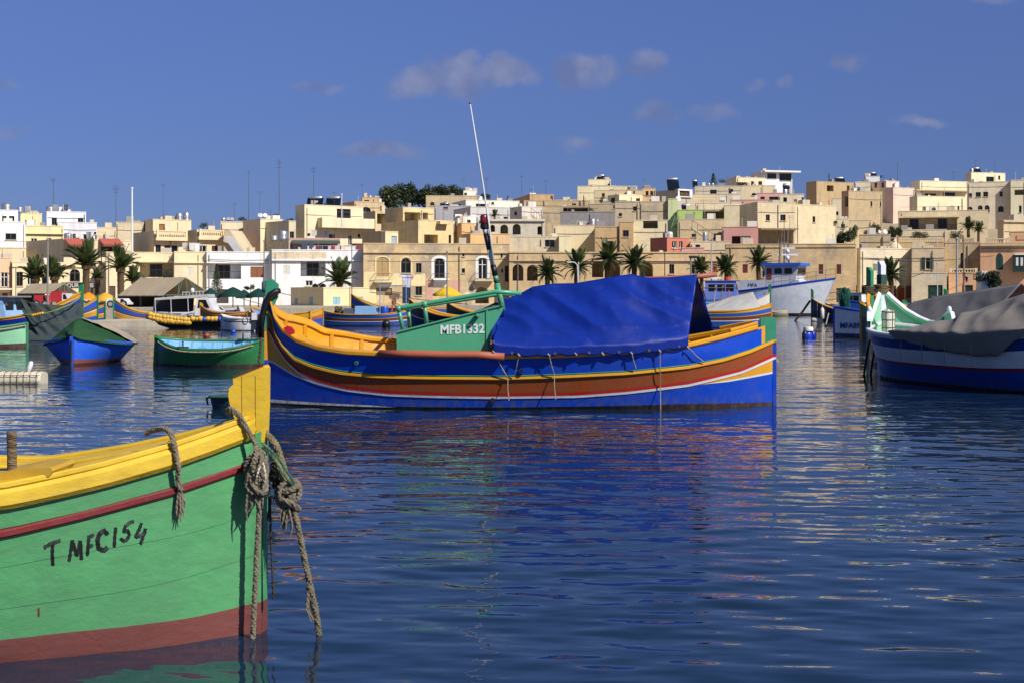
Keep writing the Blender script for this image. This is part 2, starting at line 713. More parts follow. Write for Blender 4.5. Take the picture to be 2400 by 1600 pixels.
def px(c, x, y):
    ox, oy = CROP[c]
    return ox + x / 3.92, oy + y / 3.92


# ---------------------------------------------------------------- buildings
class Wall:
    def __init__(s, o, u, n):
        s.o, s.u, s.n = o, u, n

    def at(s, x, y):
        ray = Vector(((x - 1200) / F, 1, -(y - HY) / F))
        d = (s.o - Vector((0, 0, CH))).dot(s.n) / ray.dot(s.n)
        p = Vector((0, 0, CH)) + ray * d
        return (p - s.o).dot(s.u), p.z

    def p(s, u, z, out=0.0):
        q = s.o + s.u * u + s.n * out
        return Vector((q.x, q.y, z))


def wall_mesh(mb, w, U, z0, z1, holes):
    """rectangular wall with recessed openings: holes = (u0,u1,za,zb,depth,arch)"""
    us = sorted({0.0, U, *[min(max(h[0], 0), U) for h in holes], *[min(max(h[1], 0), U) for h in holes]})
    zs = sorted({z0, z1, *[min(max(h[2], z0), z1) for h in holes], *[min(max(h[3], z0), z1) for h in holes]})
    for a, b in zip(us, us[1:]):
        for c, d in zip(zs, zs[1:]):
            if b - a < 1e-4 or d - c < 1e-4:
                continue
            um, zm = (a + b) / 2, (c + d) / 2
            if any(h[0] < um < h[1] and h[2] < zm < h[3] for h in holes):
                continue
            mb.quad(w.p(a, c), w.p(b, c), w.p(b, d), w.p(a, d))
    for (a, b, c, d, dep, arch) in holes:
        if arch:
            um, hw = (a + b) / 2, (b - a) / 2
            hh = min(hw * (1.0 if arch == 1 else 1.7), (d - c) * .8)
            zs_ = d - hh
            prev = None
            arc = []
            for k in range(11):
                t = math.pi * (1 - k / 10)
                if arch == 1:
                    arc.append((um + hw * math.cos(t), zs_ + hh * math.sin(t)))
                else:
                    q = k / 5 if k <= 5 else (10 - k) / 5
                    x = hw * (1 - q ** 1.6)
                    arc.append((um - x if k <= 5 else um + x, zs_ + hh * math.sin(q * math.pi / 2) ** .9))
            for k in range(10):
                (u0, q0), (u1, q1) = arc[k], arc[k + 1]
                if d - q0 > 1e-3 or d - q1 > 1e-3:
                    mb.quad(w.p(u0, q0), w.p(u1, q1), w.p(u1, d), w.p(u0, d))
                mb.quad(w.p(u1, q1), w.p(u0, q0), w.p(u0, q0, -dep), w.p(u1, q1, -dep))
            lo = [(a, c), (a, zs_)], [(b, zs_), (b, c)], [(b, c), (a, c)]
            for (p0, p1) in lo:
                mb.quad(w.p(*p1), w.p(*p0), w.p(*p0, -dep), w.p(*p1, -dep))
        else:
            pts = [(a, c), (a, d), (b, d), (b, c)]
            for i in range(4):
                p0, p1 = pts[i], pts[(i + 1) % 4]
                mb.quad(w.p(*p1), w.p(*p0), w.p(*p0, -dep), w.p(*p1, -dep))
        if dep > .6:
            mb.quad(w.p(a, c, -dep), w.p(b, c, -dep), w.p(b, d, -dep), w.p(a, d, -dep))


def bars(mb, w, rects, out, th):
    for (a, b, c, d) in rects:
        p = w.p(a, c, out)
        mb.obox(p, w.u * (b - a), -w.n * th, Vector((0, 0, d - c)))


def fill_window(root, w, kind, u0, u1, za, zb, dep):
    k = kind.lstrip('AG')
    W_, H_ = u1 - u0, zb - za
    t = min(.09, W_ * .09)
    if k[0] in 'wW':
        fm = pl('#d9d6cc') if k[0] == 'W' else pl('#4a443a')
        fr = MB()
        rc = [(u0, u0 + t, za, zb), (u1 - t, u1, za, zb), (u0 + t, u1 - t, za, za + t), (u0 + t, u1 - t, zb - t, zb)]
        if W_ > .6:
            rc.append(((u0 + u1) / 2 - t * .6, (u0 + u1) / 2 + t * .6, za + t, zb - t))
        if H_ > 1.4 and W_ > .6:
            rc.append((u0 + t, (u0 + u1) / 2 - t * .6, za + H_ * .66, za + H_ * .66 + t))
            rc.append(((u0 + u1) / 2 + t * .6, u1 - t, za + H_ * .66, za + H_ * .66 + t))
        bars(fr, w, rc, -dep + .1, .06)
        wi = fr.build('window', fm, root)
        g = MB().quad(w.p(u0, za, -dep + .06), w.p(u1, za, -dep + .06), w.p(u1, zb, -dep + .06), w.p(u0, zb, -dep + .06))
        g.build('pane', GLASS, wi)
        sl = MB()
        bars(sl, w, [(u0 - .08, u1 + .08, za - .12, za - .003)], .1, .16)
        sl.build('sill', pl('#c2b393'), wi)
    elif k[0] in 'ds':
        c = k[1:] or '#6b4a30'
        mb = MB()
        if k[0] == 'd':
            bars(mb, w, [(u0 + .003, u1 - .003, za + .003, zb - .003)], -dep + .06, .05)
            ob = mb.build('door', pl(c), root)
            m2 = MB()
            n = 2 if W_ > .7 else 1
            for i in range(n):
                for j in range(2):
                    a = u0 + W_ * (i + .18) / n
                    b = u0 + W_ * (i + .82) / n
                    q = za + H_ * (j + .12) / 2
                    e = za + H_ * (j + .88) / 2
                    bars(m2, w, [(a, b, q, e)], -dep + .085, .022)
            m2.build('door_panel', pl(c), ob)
        else:
            um = (u0 + u1) / 2
            for (a, b) in ((u0, um - .01), (um + .01, u1)):
                mb = MB()
                bars(mb, w, [(a, a + .06, za, zb), (b - .06, b, za, zb), (a + .06, b - .06, za, za + .08), (a + .06, b - .06, zb - .08, zb)], -dep + .07, .05)
                n = max(4, int(H_ / .16))
                for j in range(n):
                    z = za + .08 + (H_ - .16) * j / n
                    mb.obox(w.p(a + .06, z, -dep + .02), w.u * (b - a - .12), w.n * .035 + Vector((0, 0, -.03)), Vector((0, 0, (H_ - .16) / n)))
                mb.build('shutter', pl(c), root)
    elif k[0] == 'l':                  # loggia: doors at the back, railing in front
        db = -dep + .08
        n = max(1, int(W_ / 3.2))
        for i in range(n):
            c0 = u0 + W_ * (i + .5) / n
            fr = MB()
            a, b, q, e = c0 - .75, c0 + .75, za + .02, min(zb - .1, za + 2.15)
            bars(fr, w, [(a, a + .09, q, e), (b - .09, b, q, e), (a + .09, b - .09, e - .09, e), (c0 - .05, c0 + .05, q, e - .09)], db, .06)
            wi = fr.build('balcony_door', pl('#6a4a35'), root)
            MB().quad(w.p(a, q, db - .04), w.p(b, q, db - .04), w.p(b, e, db - .04), w.p(a, e, db - .04)).build('pane', GLASS, wi)
        railing(root, w, u0 + .02, u1 - .02, za, za + .95, -.15)


def railing(root, w, u0, u1, z0, z1, out, c='#3a3530', step=.16):
    mb = MB()
    bars(mb, w, [(u0, u1, z1 - .05, z1), (u0, u1, z0 + .08, z0 + .12)], out, .04)
    n = max(2, int((u1 - u0) / step))
    for i in range(n + 1):
        u = u0 + (u1 - u0 - .02) * i / n
        bars(mb, w, [(u, u + .02, z0, z1 - .05)], out - .01, .02)
    return mb.build('railing', pl(c, .5), root)


def balustrade(root, w, u0, u1, z0, z1, out, m, step=.3):
    mb = MB()
    bars(mb, w, [(u0, u1, z1 - .14, z1), (u0, u1, z0, z0 + .12)], out, .24)
    mb.build('balustrade_rail', m, root)
    mb = MB()
    n = max(2, int((u1 - u0) / step))
    h = z1 - z0 - .26
    for i in range(n):
        c = w.p(u0 + (u1 - u0) * (i + .5) / n, z0 + .12, out - .12)
        mb.lathe(c, [(.05, 0), (.09, h * .25), (.09, h * .45), (.045, h * .7), (.06, h * .9), (.07, h)], 6)
    o = mb.build('baluster', m, root)
    o['kind'] = 'stuff'
    for u in (u0, u1 - .3):
        mb = MB()
        bars(mb, w, [(u, u + .3, z0 - .001, z1 + .06)], out + .02, .3)
        mb.build('balustrade_pier', m, root)


HOUSES = {}


class House:
    pass


def bld(key, c, label, x0, xm, x1, yt, d, r=None, col='#d8bd85', kind='wall', wins=(), deep=8.0, yb=None, parent=None, cat='house', name='house', coping=True):
    h = House()
    X0, YT = px(c, x0, yt)
    XM, X1 = px(c, xm, 0)[0], px(c, x1, 0)[0]
    km, k1, k0 = (XM - 1200) / F, (X1 - 1200) / F, (X0 - 1200) / F
    a = -math.atan(km) + R(.5) if (r is None or x0 == xm) else R(r)
    if r is not None and x0 == xm and r < 900:
        a = R(r)
    u = Vector((math.cos(a), math.sin(a), 0))
    v = Vector((-math.sin(a), math.cos(a), 0))
    o = Vector((km * d, d, 0))
    U = (k1 * d - o.x) / (u.x - k1 * u.y)
    if x0 < xm:
        den = math.sin(a) + k0 * math.cos(a)
        S = (o.x - k0 * d) / max(den, .08)
        S = min(S, 26)
    else:
        S = deep
    zt = CH - (YT - HY) / F * d
    fw, sw = Wall(o, u, Vector((u.y, -u.x, 0))), Wall(o + v * S, -v, -u)
    cs = [o, o + u * U, o + u * U + v * S, o + v * S]
    zb = min(gz(q.x, q.y) for q in cs) - .4 if yb is None else CH - (px(c, 0, yb)[1] - HY) / F * d
    zb = min(zb, zt - 1.5)
    h.zt, h.zb, h.fw, h.sw, h.U, h.S, h.o, h.d, h.xm, h.c, h.v, h.u = zt, zb, fw, sw, U, S, o, d, xm, c, v, u
    if parent is None:
        base = Vector((o.x, o.y, max(zb, .2)))
        h.root = thing(name, label, cat, base)
        wn_ = 'wall'
    else:
        h.root = HOUSES[parent].root
        wn_ = 'upper_wall'
    h.mat = mat(col, kind)
    fh, sh = [], []
    fills = []
    for (k, xa, ya, xb, yb_) in wins:
        side = (xa + xb) / 2 < xm
        w = sw if side else fw
        (ax, ay), (bx, by) = px(c, xa, ya), px(c, xb, yb_)
        ua, _ = w.at(ax, (ay + by) / 2)
        ub, _ = w.at(bx, (ay + by) / 2)
        _, za_ = w.at((ax + bx) / 2, by)
        _, zb_ = w.at((ax + bx) / 2, ay)
        ua, ub = sorted((ua, ub))
        lim = S if side else U
        ua, ub = max(ua, .02), min(ub, lim - .02)
        za_, zb_ = max(za_, zb + .02), min(zb_, zt - .08)
        if ub - ua < .12 or zb_ - za_ < .12:
            continue
        kk = k.lstrip('AG')[0]
        dep = {'w': .22, 'W': .22, 'o': 2.6, 'd': .2, 's': .08, 'l': 1.7}[kk]
        dep = min(dep, .8 * (U if side else S))
        arch = 1 if k[0] == 'A' else 2 if k[0] == 'G' else 0
        (sh if side else fh).append((ua, ub, za_, zb_, dep, arch))
        fills.append((w, k, ua, ub, za_, zb_, dep))
    mb = MB()
    wall_mesh(mb, fw, U, zb, zt, fh)
    wall_mesh(mb, sw, S, zb, zt, sh)
    mb.quad(*[Vector((q.x, q.y, z)) for q, z in ((cs[1], zb), (cs[2], zb), (cs[2], zt), (cs[1], zt))])
    mb.quad(*[Vector((q.x, q.y, z)) for q, z in ((cs[2], zb), (cs[3], zb), (cs[3], zt), (cs[2], zt))])
    mb.build(wn_, h.mat, h.root)
    rf = MB()
    rf.quad(*[Vector((q.x, q.y, zt - .28)) for q in cs])
    rf.build('roof', mat('#b3a27e', 'wall'), h.root)
    if coping:
        cp = MB()
        t = .16
        e = .05
        for (p, du, ln, nn) in ((o, u, U, fw.n), (o + v * S, -v, S, -u), (o + u * U, v, S, u), (o + u * U + v * S, -u, U, v)):
            q = p + nn * e
            cp.obox(Vector((q.x, q.y, zt - .002)), du * ln, -nn * (t + e), Vector((0, 0, .1)))
        cp.build('coping', mat(col, 'wall'), h.root)
    for (w, k, ua, ub, za_, zb_, dep) in fills:
        fill_window(h.root, w, k, ua, ub, za_, zb_, dep)
    HOUSES[key] = h
    return h


def slab(key, xa, ya, xb, yb, proud, col=None, name='cornice', side=False, back=.05, kind='wall'):
    """box standing proud of a house wall"""
    h = HOUSES[key]
    w = h.sw if side else h.fw
    (ax, ay), (bx, by) = px(h.c, xa, ya), px(h.c, xb, yb)
    ua, ub = w.at(ax, (ay + by) / 2)[0], w.at(bx, (ay + by) / 2)[0]
    za, zb = w.at((ax + bx) / 2, by)[1], w.at((ax + bx) / 2, ay)[1]
    mb = MB()
    bars(mb, w, [(ua, ub, za, zb)], proud, proud + back)
    return mb.build(name, mat(col, kind) if col else h.mat, h.root)


def band(key, xa, ya, xb, yb):
    h = HOUSES[key]
    (ax, ay), (bx, by) = px(h.c, xa, ya), px(h.c, xb, yb)
    w = h.fw
    return w, w.at(ax, ay)[0], w.at(bx, ay)[0], w.at((ax + bx) / 2, by)[1], w.at((ax + bx) / 2, ay)[1]


def balcony(key, xa, ya, xb, yb, proud=.9, floor='#c9b993', rail='#3a3530', solid=None):
    w, ua, ub, za, zb = band(key, xa, ya, xb, yb)
    r = HOUSES[key].root
    mb = MB()
    bars(mb, w, [(ua, ub, za - .22, za)], proud, proud + .02)
    bars(mb, w, [(ua + .15, ub - .15, za - .5, za - .223)], proud * .55, proud * .55)
    mb.build('balcony_slab', mat(floor, 'wall'), r)
    if solid:
        mb = MB()
        bars(mb, w, [(ua, ub, za + .003, zb)], proud, .12)
        mb.build('balcony_parapet', mat(solid, 'wall'), r)
    else:
        railing(r, w, ua, ub, za, zb, proud - .03, rail)
        for uu in (ua, ub - .04):
            mb = MB()
            bars(mb, w, [(uu, uu + .04, zb - .05, zb)], proud - .08, proud - .1)
            mb.build('railing_end', pl(rail, .5), r)
CR, PALE, YEL, STO, OLD, WHI, LIL, GRY, BEI, PNK, ORA = ('#d9c08a', '#ddcba2', '#dcbf7a', '#c8a86c', '#c3a266', '#dedad2', '#c8cbd6',
                                                        '#8a8a90', '#c8b388', '#c88a7c', '#d09a4e')
# ----- crop A: far left of the town
bld('a1', 'A', 'salmon two-storey house at the far left edge of the seafront', -260, -260, 112, 885, 176, col='#d2a878',
    wins=[('W', 8, 1015, 72, 1150), ('W', -120, 1015, -60, 1150), ('d#5a4636', 20, 1205, 70, 1320)])
balcony('a1', -15, 1100, 108, 1160, .8)
bld('a2', 'A', 'cream seafront house with arched window behind the palm trees', 113, 113, 974, 925, 177, col='#d6c08e',
    wins=[('w', 150, 1015, 210, 1140), ('w', 385, 1050, 430, 1130), ('Aw', 640, 985, 735, 1100), ('w', 880, 1050, 920, 1145), ('W', 250, 1030, 300, 1130)])
slab('a2', 113, 958, 974, 968, .18)
slab('a2', 330, 940, 700, 952, .5, name='shade_slab')
bld('a3', 'A', 'house with grey side wall and two red tiled awnings', 240, 585, 1210, 712, 192, 42, col='#cdb98c',
    wins=[('w', 620, 776, 700, 825), ('w', 712, 776, 780, 825), ('w', 925, 780, 1045, 825), ('w', 935, 685, 965, 708)])
bld('a4', 'A', 'white house with two small square windows at the left edge', -220, -220, 235, 548, 203, col=WHI,
    wins=[('w', 50, 657, 150, 715), ('w', -120, 657, -40, 715)])
bld('a4b', 'A', None, -220, -220, 165, 440, 206, col=WHI, parent='a4', wins=[('w', 18, 497, 60, 543), ('w', 83, 497, 132, 543)])
bld('a4c', 'A', 'low cream house with railed roof terrace below the white house', -240, -240, 236, 790, 194, col=CR, wins=[('w', -60, 820, -10, 850)])
railing(HOUSES['a4c'].root, *[HOUSES['a4c'].fw, .1, HOUSES['a4c'].U - .1, HOUSES['a4c'].zt, HOUSES['a4c'].zt + 1.0, -.1], step=.5)
bld('a5', 'A', 'yellow house with long parapet left of the lilac-white house', 236, 236, 585, 590, 207, col='#dcc27e',
    wins=[('W', 283, 703, 340, 740), ('W', 428, 700, 470, 725)])
slab('a5', 236, 655, 585, 664, .35)
bld('a5b', 'A', None, 188, 188, 385, 475, 210, col='#dcc27e', parent='a5', wins=[('w', 230, 533, 260, 580)])
bld('a6', 'A', 'pale lilac-white stepped house carrying a satellite dish', 530, 530, 890, 557, 211, col=LIL,
    wins=[('W', 762, 665, 845, 735), ('w', 862, 645, 884, 665)])
bld('a6b', 'A', None, 428, 428, 790, 458, 214, col=LIL, parent='a6', wins=[('w', 475, 515, 522, 580), ('w', 715, 515, 765, 555)])
bld('a7', 'A', 'plain beige wall of a low house left of the tall white pole', 890, 890, 1066, 605, 216, col='#cdb98e', kind='stone')
bld('a7b', 'A', 'plain beige block just behind the tall white pole', 1066, 1066, 1321, 557, 217, col='#c9b68c', kind='stone')
bld('a8', 'A', 'small cream roof house with a brown door and two tanks', 1320, 1405, 1757, 530, 215, 32, col=CR, wins=[('d#9a6a34', 1460, 570, 1515, 632)])
bld('a9', 'A', 'cream house with balustraded balcony and grey left side', 1225, 1415, 1705, 638, 198, 32, col='#d6be88',
    wins=[('w', 1430, 762, 1478, 840), ('W', 1508, 762, 1640, 840)])
w, ua, ub, za, zb = band('a9', 1417, 640, 1705, 700)
slab('a9', 1416, 698, 1705, 726, .9, name='balcony_slab')
balustrade(HOUSES['a9'].root, w, ua + .1, ub, za, zb + .1, .85, HOUSES['a9'].mat)
bld('a9b', 'A', 'narrow cream house with balustraded balcony beside the outside stair', 1706, 1810, 2052, 628, 200, 32, col='#d6be88',
    wins=[('W', 1822, 768, 1900, 840), ('d#4a2c22', 1945, 770, 2005, 840), ('w', 1728, 775, 1755, 830)])
w, ua, ub, za, zb = band('a9b', 1812, 632, 2050, 690)
slab('a9b', 1811, 688, 2051, 718, .7, name='balcony_slab')
balustrade(HOUSES['a9b'].root, w, ua + .1, ub, za, zb + .1, .66, HOUSES['a9b'].mat)
bld('a10', 'A', 'cream seafront house with a long dark loggia above the boat shed', 975, 975, 1600, 832, 175, col='#d8c08a',
    wins=[('l', 1285, 930, 1590, 1060), ('w', 1090, 1000, 1140, 1100), ('d#5a4636', 1000, 1140, 1060, 1290)])
slab('a10', 1270, 908, 1600, 924, .5, name='shade_slab')
bld('a10b', 'A', 'cream seafront house with one pair of closed white shutters', 1601, 1601, 1897, 828, 175.2, col='#dbc088',
    wins=[('s#e0d6c0', 1715, 965, 1782, 1050), ('d#4a4038', 1660, 1160, 1740, 1300)])
slab('a10b', 1601, 918, 1897, 930, .25)
bld('a11', 'A', 'white seafront house with recessed loggia behind the cypress', 1898, 1898, 2496, 828, 175.4, col='#e2ddd0',
    wins=[('l', 1905, 935, 2215, 1075), ('s#8a5634', 2300, 962, 2426, 1062), ('d#4a4038', 2000, 1170, 2100, 1300)])
slab('a11', 1898, 920, 2496, 932, .3)
bld('a12', 'A', 'small beige roof block carrying a bright blue tank', 2026, 2026, 2290, 552, 212, col='#d2c096')
bld('a13', 'A', 'little pink roof room by the outside stair', 2120, 2120, 2190, 625, 206, col='#d09a88')
# outside stair wall between the two
s = HOUSES['a9b']
c0, c1, c2, c3 = [P(*px('A', x, y), 200) for x, y in ((2055, 628), (2110, 625), (2245, 835), (2055, 835))]
t = thing('outside_stair', 'sloping stone wall of an outside stair beside the balustraded house', 'stair', c3)
MB().prism([c0, c1, c2, c3], (1.0, 4, 0)).build('stair_wall', mat('#b9a67c', 'wall'), t)
a, b = P(*px('A', 2062, 695), 199.5), P(*px('A', 2160, 835), 199.5)
MB().obox(a, b - a, (1.2, -.2, 0), (0, 0, .12)).build('handrail_slope', mat('#c9ccd0', 'wall'), t)

# ----- crop B
bld('b1', 'B', 'white seafront house with flaking ochre parapet and loggia above the palm', 146, 146, 985, 810, 175.6, col='#e2ddd0',
    wins=[('l', 410, 912, 640, 1050), ('s#d8d4c6', 250, 950, 312, 1030), ('W', 783, 945, 850, 1002), ('W', 455, 1090, 520, 1140)])
slab('b1', 146, 898, 985, 910, .3)
slab('b1', 152, 826, 408, 888, .03, '#d6bd8e', 'faded_panel', kind='old')
slab('b1', 414, 826, 650, 888, .03, '#d6bd8e', 'faded_panel', kind='old')
bld('b2', 'B', 'low yellow house with pale blue shutters and a grey side wall', 320, 620, 1042, 1158, 158, 40, col='#d9bf80',
    wins=[('s#8fb9c4', 705, 1240, 775, 1312), ('s#8fb9c4', 915, 1238, 985, 1312), ('s#9fb4b8', 490, 1240, 525, 1310), ('s#9fb4b8', 355, 1250, 385, 1310)])
bld('b3', 'B', 'long weathered ochre stone house with four arched balcony windows', 986, 986, 2330, 752, 175.8, col='#c7a76c', kind='old',
    wins=[('As#b79a66', 1108, 880, 1216, 1050), ('Aw', 1332, 885, 1420, 1020), ('w', 1470, 930, 1520, 1018), ('Aw', 1640, 885, 1730, 1070),
          ('w', 1890, 978, 1920, 1020), ('AW', 2040, 880, 2120, 1078), ('w', 2248, 840, 2266, 880), ('w', 2252, 985, 2270, 1015), ('w', 1896, 840, 1916, 868),
          ('d#8d7a5e', 1092, 1160, 1250, 1222), ('d#1e2c48', 1345, 1150, 1420, 1300), ('w', 1465, 1145, 1525, 1225), ('Ao', 2015, 1150, 2140, 1300), ('w', 2285, 955, 2320, 1100)])
slab('b3', 986, 826, 2330, 838, .22)
slab('b3', 990, 1010, 1104, 1300, .03, '#dcc27e', 'painted_render', kind='wall')
slab('b3', 1222, 1025, 1340, 1140, .03, '#dcc27e', 'painted_render', kind='wall')
slab('b3', 1425, 1025, 1556, 1140, .03, '#dcc27e', 'painted_render', kind='wall')
slab('b3', 1100, 1056, 1218, 1150, .03, '#dcc27e', 'painted_render', kind='wall')
slab('b3', 1560, 1085, 1624, 1300, .03, '#bf8a70', 'painted_render', kind='wall')
slab('b3', 1770, 1085, 1890, 1300, .03, '#bf8a70', 'painted_render', kind='wall')
slab('b3', 1628, 1100, 1764, 1148, .05, '#cfc8bc', 'shop_sign', kind='wall')
for (a, b, cc) in ((1090, 1104, YEL), (1220, 1234, YEL), (1610, 1636, '#e6e0d0'), (1734, 1758, '#e6e0d0'), (2016, 2037, '#e6e0d0'), (2124, 2148, '#e6e0d0'), (1318, 1330, YEL), (1423, 1434, YEL)):
    slab('b3', a, 905, b, 1022 if a < 1500 else 1075, .06, cc, 'window_surround')


def arch_ring(key, xa, xb, ytop, yspring, wd, col):
    h = HOUSES[key]
    w, ua, ub, z0, z1 = band(key, xa, ytop, xb, yspring)
    um, hw, hh = (ua + ub) / 2, (ub - ua) / 2, z1 - z0
    mb = MB()
    for k in range(12):
        t0, t1 = math.pi * k / 12, math.pi * (k + 1) / 12
        q = []
        for tt, e in ((t0, 0), (t1, 0), (t1, wd), (t0, wd)):
            q.append(w.p(um + (hw - e) * math.cos(tt), z0 + (hh - e) * math.sin(tt), .07))
        mb.prism(q, -h.fw.n * .1)
    mb.build('arch_surround', mat(col, 'wall'), h.root)


arch_ring('b3', 1610, 1758, 862, 905, .32, '#e6e0d0')
arch_ring('b3', 2016, 2148, 862, 905, .26, '#e6e0d0')
arch_ring('b3', 1090, 1234, 862, 905, .16, YEL)
arch_ring('b3', 1318, 1434, 868, 905, .14, YEL)
balcony('b3', 1085, 1028, 1255, 1092, .8, '#cdb98a', '#6b5546')
balcony('b3', 1625, 1025, 1768, 1070, .8, '#e0dccf', '#5a5148')
balcony('b3', 2005, 1022, 2175, 1080, .9, '#bfae8a', '#2e2c2a')
bld('b4', 'B', 'pink roof terrace with a shade canopy above the white house', 312, 312, 772, 706, 186, col='#cb9a8c', deep=5)
bld('b4b', 'B', 'small maroon roof room beside the pink terrace', 880, 920, 984, 756, 185, 30, col='#6a3a38')
bld('b5', 'B', 'tall cream house with solar water heater and wide balcony', 362, 446, 985, 396, 207, 32, col='#d9c394',
    wins=[('w', 742, 432, 870, 524), ('w', 670, 665, 725, 722), ('W', 848, 675, 882, 765), ('w', 936, 662, 958, 692), ('W', 470, 655, 500, 702)])
slab('b5', 566, 522, 1046, 612, 1.6, '#ddc693', 'balcony_parapet')
bld('b6', 'B', 'cream roof block with two white satellite dishes', -120, 40, 245, 527, 206, 33, col='#d6c28e')
bld('b6b', 'B', 'grey-sided low house with steel tanks in front of the tall cream house', 80, 302, 366, 545, 202, 42, col='#c6b58c', wins=[('w', 310, 640, 350, 702)])
bld('b7', 'B', 'ochre stone villa with a broad arched window', 780, 905, 1178, 366, 245, 28, col=STO, kind='stone', wins=[('Aw', 965, 414, 1056, 462)])
bld('b7b', 'B', None, 975, 975, 1135, 328, 247, col='#cda45e', kind='stone', parent='b7', wins=[('w', 995, 350, 1040, 362)])
bld('b7c', 'B', 'cream house with dark doorway below the ochre villa', 975, 1096, 1240, 458, 226, 30, col='#d4ba7e', kind='stone', wins=[('o', 1112, 475, 1190, 570)])
bld('b8', 'B', 'big yellow house with wide unglazed openings on its upper floor', 1186, 1350, 1632, 420, 212, 33, col='#d8bb74', kind='stone',
    wins=[('o', 1365, 462, 1510, 545), ('o', 1532, 466, 1580, 545)])
bld('b8b', 'B', None, 1150, 1490, 1832, 538, 203, 33, col='#d8bb74', kind='stone', parent='b8', wins=[('o', 1545, 668, 1670, 748), ('w', 1770, 672, 1792, 748)])
slab('b8b', 1660, 548, 1755, 575, 1.0, name='canopy')
bld('b8c', 'B', 'little yellow roof room with a pale blue door', 1150, 1188, 1306, 642, 192, 30, col='#dcc68c', wins=[('d#a9b4c8', 1245, 682, 1292, 752)])
bld('b8d', 'B', 'low shaded stone house left of the little yellow roof room', 975, 1150, 1186, 640, 197, 35, col='#c2aa78', kind='stone')
bld('b9', 'B', 'orange roof house beside the big yellow house', 1832, 1890, 2010, 566, 205, 30, col=ORA)
bld('b9b', 'B', 'long low orange wall of a roof terrace', 1890, 1970, 2335, 662, 196, 20, col='#d3a050', deep=4)
bld('b10', 'B', 'long ochre villa with small arched windows beside the trees', 1562, 1562, 2060, 312, 300, col='#c3a878', kind='stone',
    wins=[('Aw', 1600, 368, 1640, 400), ('Aw', 1720, 364, 1760, 400)])
bld('b11', 'B', 'small white roof room with two dishes on the skyline', 1905, 1905, 2030, 266, 304, col='#ddd6c4', wins=[('w', 1912, 284, 1938, 306)])
bld('b12', 'B', 'white house with dark strip window below the skyline dishes', 1800, 1928, 2358, 352, 280, 18, col='#ded4bc',
    wins=[('w', 2020, 385, 2105, 412), ('w', 2162, 370, 2188, 388), ('w', 1858, 385, 1880, 420)])
bld('b12b', 'B', 'white house wing with two windows left of the grey roof', 2185, 2185, 2420, 362, 285, col='#d8d2c4', wins=[('w', 2290, 390, 2352, 412), ('w', 2228, 388, 2255, 412)])
bld('b13', 'B', 'grey roofed house with a small solar panel', 1640, 1640, 1975, 405, 262, col='#9a9aa2', wins=[('w', 1720, 415, 1765, 432)])
bld('b14', 'B', 'light grey house with plain walls behind the orange house', 1815, 1970, 2480, 416, 250, 20, col='#b9b6b2', wins=[('w', 2275, 504, 2310, 525)])
bld('b15', 'B', 'small white house with a shaded doorway behind the orange terrace', 1830, 1872, 2040, 500, 222, 25, col='#d9d2c2', wins=[('w', 1932, 532, 1972, 560), ('w', 2025, 505, 2036, 570)])
bld('b16', 'B', 'arcaded white stone house with three tall arches', 2050, 2050, 2655, 532, 216, col='#c6bba2', kind='stone',
    wins=[('Ao', 2150, 578, 2196, 668), ('Ao', 2245, 576, 2316, 668), ('Ao', 2358, 570, 2432, 668), ('Ao', 2586, 590, 2628, 668)])
slab('b16', 2050, 530, 2655, 546, .3)

# ----- crop C
bld('c1', 'C', 'whitewashed house with outside steps above the arcade', -20, 90, 278, 412, 240, 25, col='#cfc6b4', kind='old', wins=[('w', 20, 455, 45, 490)])
bld('c2', 'C', 'long grey block wall of a roof terrace', 446, 446, 946, 462, 232, col='#7f7c7e', kind='stone', deep=3)
bld('c3', 'C', 'large plain beige gable wall at the centre of the town', 380, 380, 760, 586, 204, col='#cdb888', wins=[])
bld('c3b', 'C', 'low beige house with one dark window below the arcade', -20, -20, 440, 690, 199, col='#cdbb92', kind='stone', wins=[('w', 302, 716, 392, 780)])
bld('c3c', 'C', 'small bright cream roof room', 432, 432, 540, 682, 197, col='#ddc88e')
bld('c4', 'C', 'ochre stone house with two square windows above the palms', 762, 762, 988, 600, 196, col='#c19a5a', kind='stone', wins=[('w', 855, 728, 932, 792)])
bld('c4b', 'C', None, 988, 988, 1116, 556, 195.5, col='#bf9858', kind='stone', parent='c4', wins=[('w', 1018, 628, 1072, 688)])
bld('c5', 'C', 'pale cream house with a wide dark opening', 1116, 1116, 1430, 540, 197, col='#dac694', kind='stone', wins=[('o', 1205, 540, 1340, 612)])
w, ua, ub, za, zb = band('c5', 1125, 805, 1265, 832)
bld('c6', 'C', 'tall blank plastered gable beside a lime green wall', 1176, 1176, 1434, 368, 226, col='#b9a27a', kind='old')
bld('c6b', 'C', 'narrow pale green house end with a satellite dish', 1434, 1434, 1520, 342, 225, col='#b5c47e')
bld('c6c', 'C', 'lime green roof terrace wall', 1520, 1520, 1752, 445, 222, col='#a2bf3e', wins=[('w', 1530, 545, 1598, 605)])
bld('c7', 'C', 'small brick red and orange house with two white windows', 1270, 1424, 1632, 700, 190, 38, col='#c1623e',
    wins=[('W', 1470, 730, 1515, 792), ('W', 1535, 730, 1570, 792)])
bld('c7b', 'C', 'pink parapet with raised corners in front of the orange house', 1560, 1560, 1766, 792, 186, col='#d09080', deep=3)
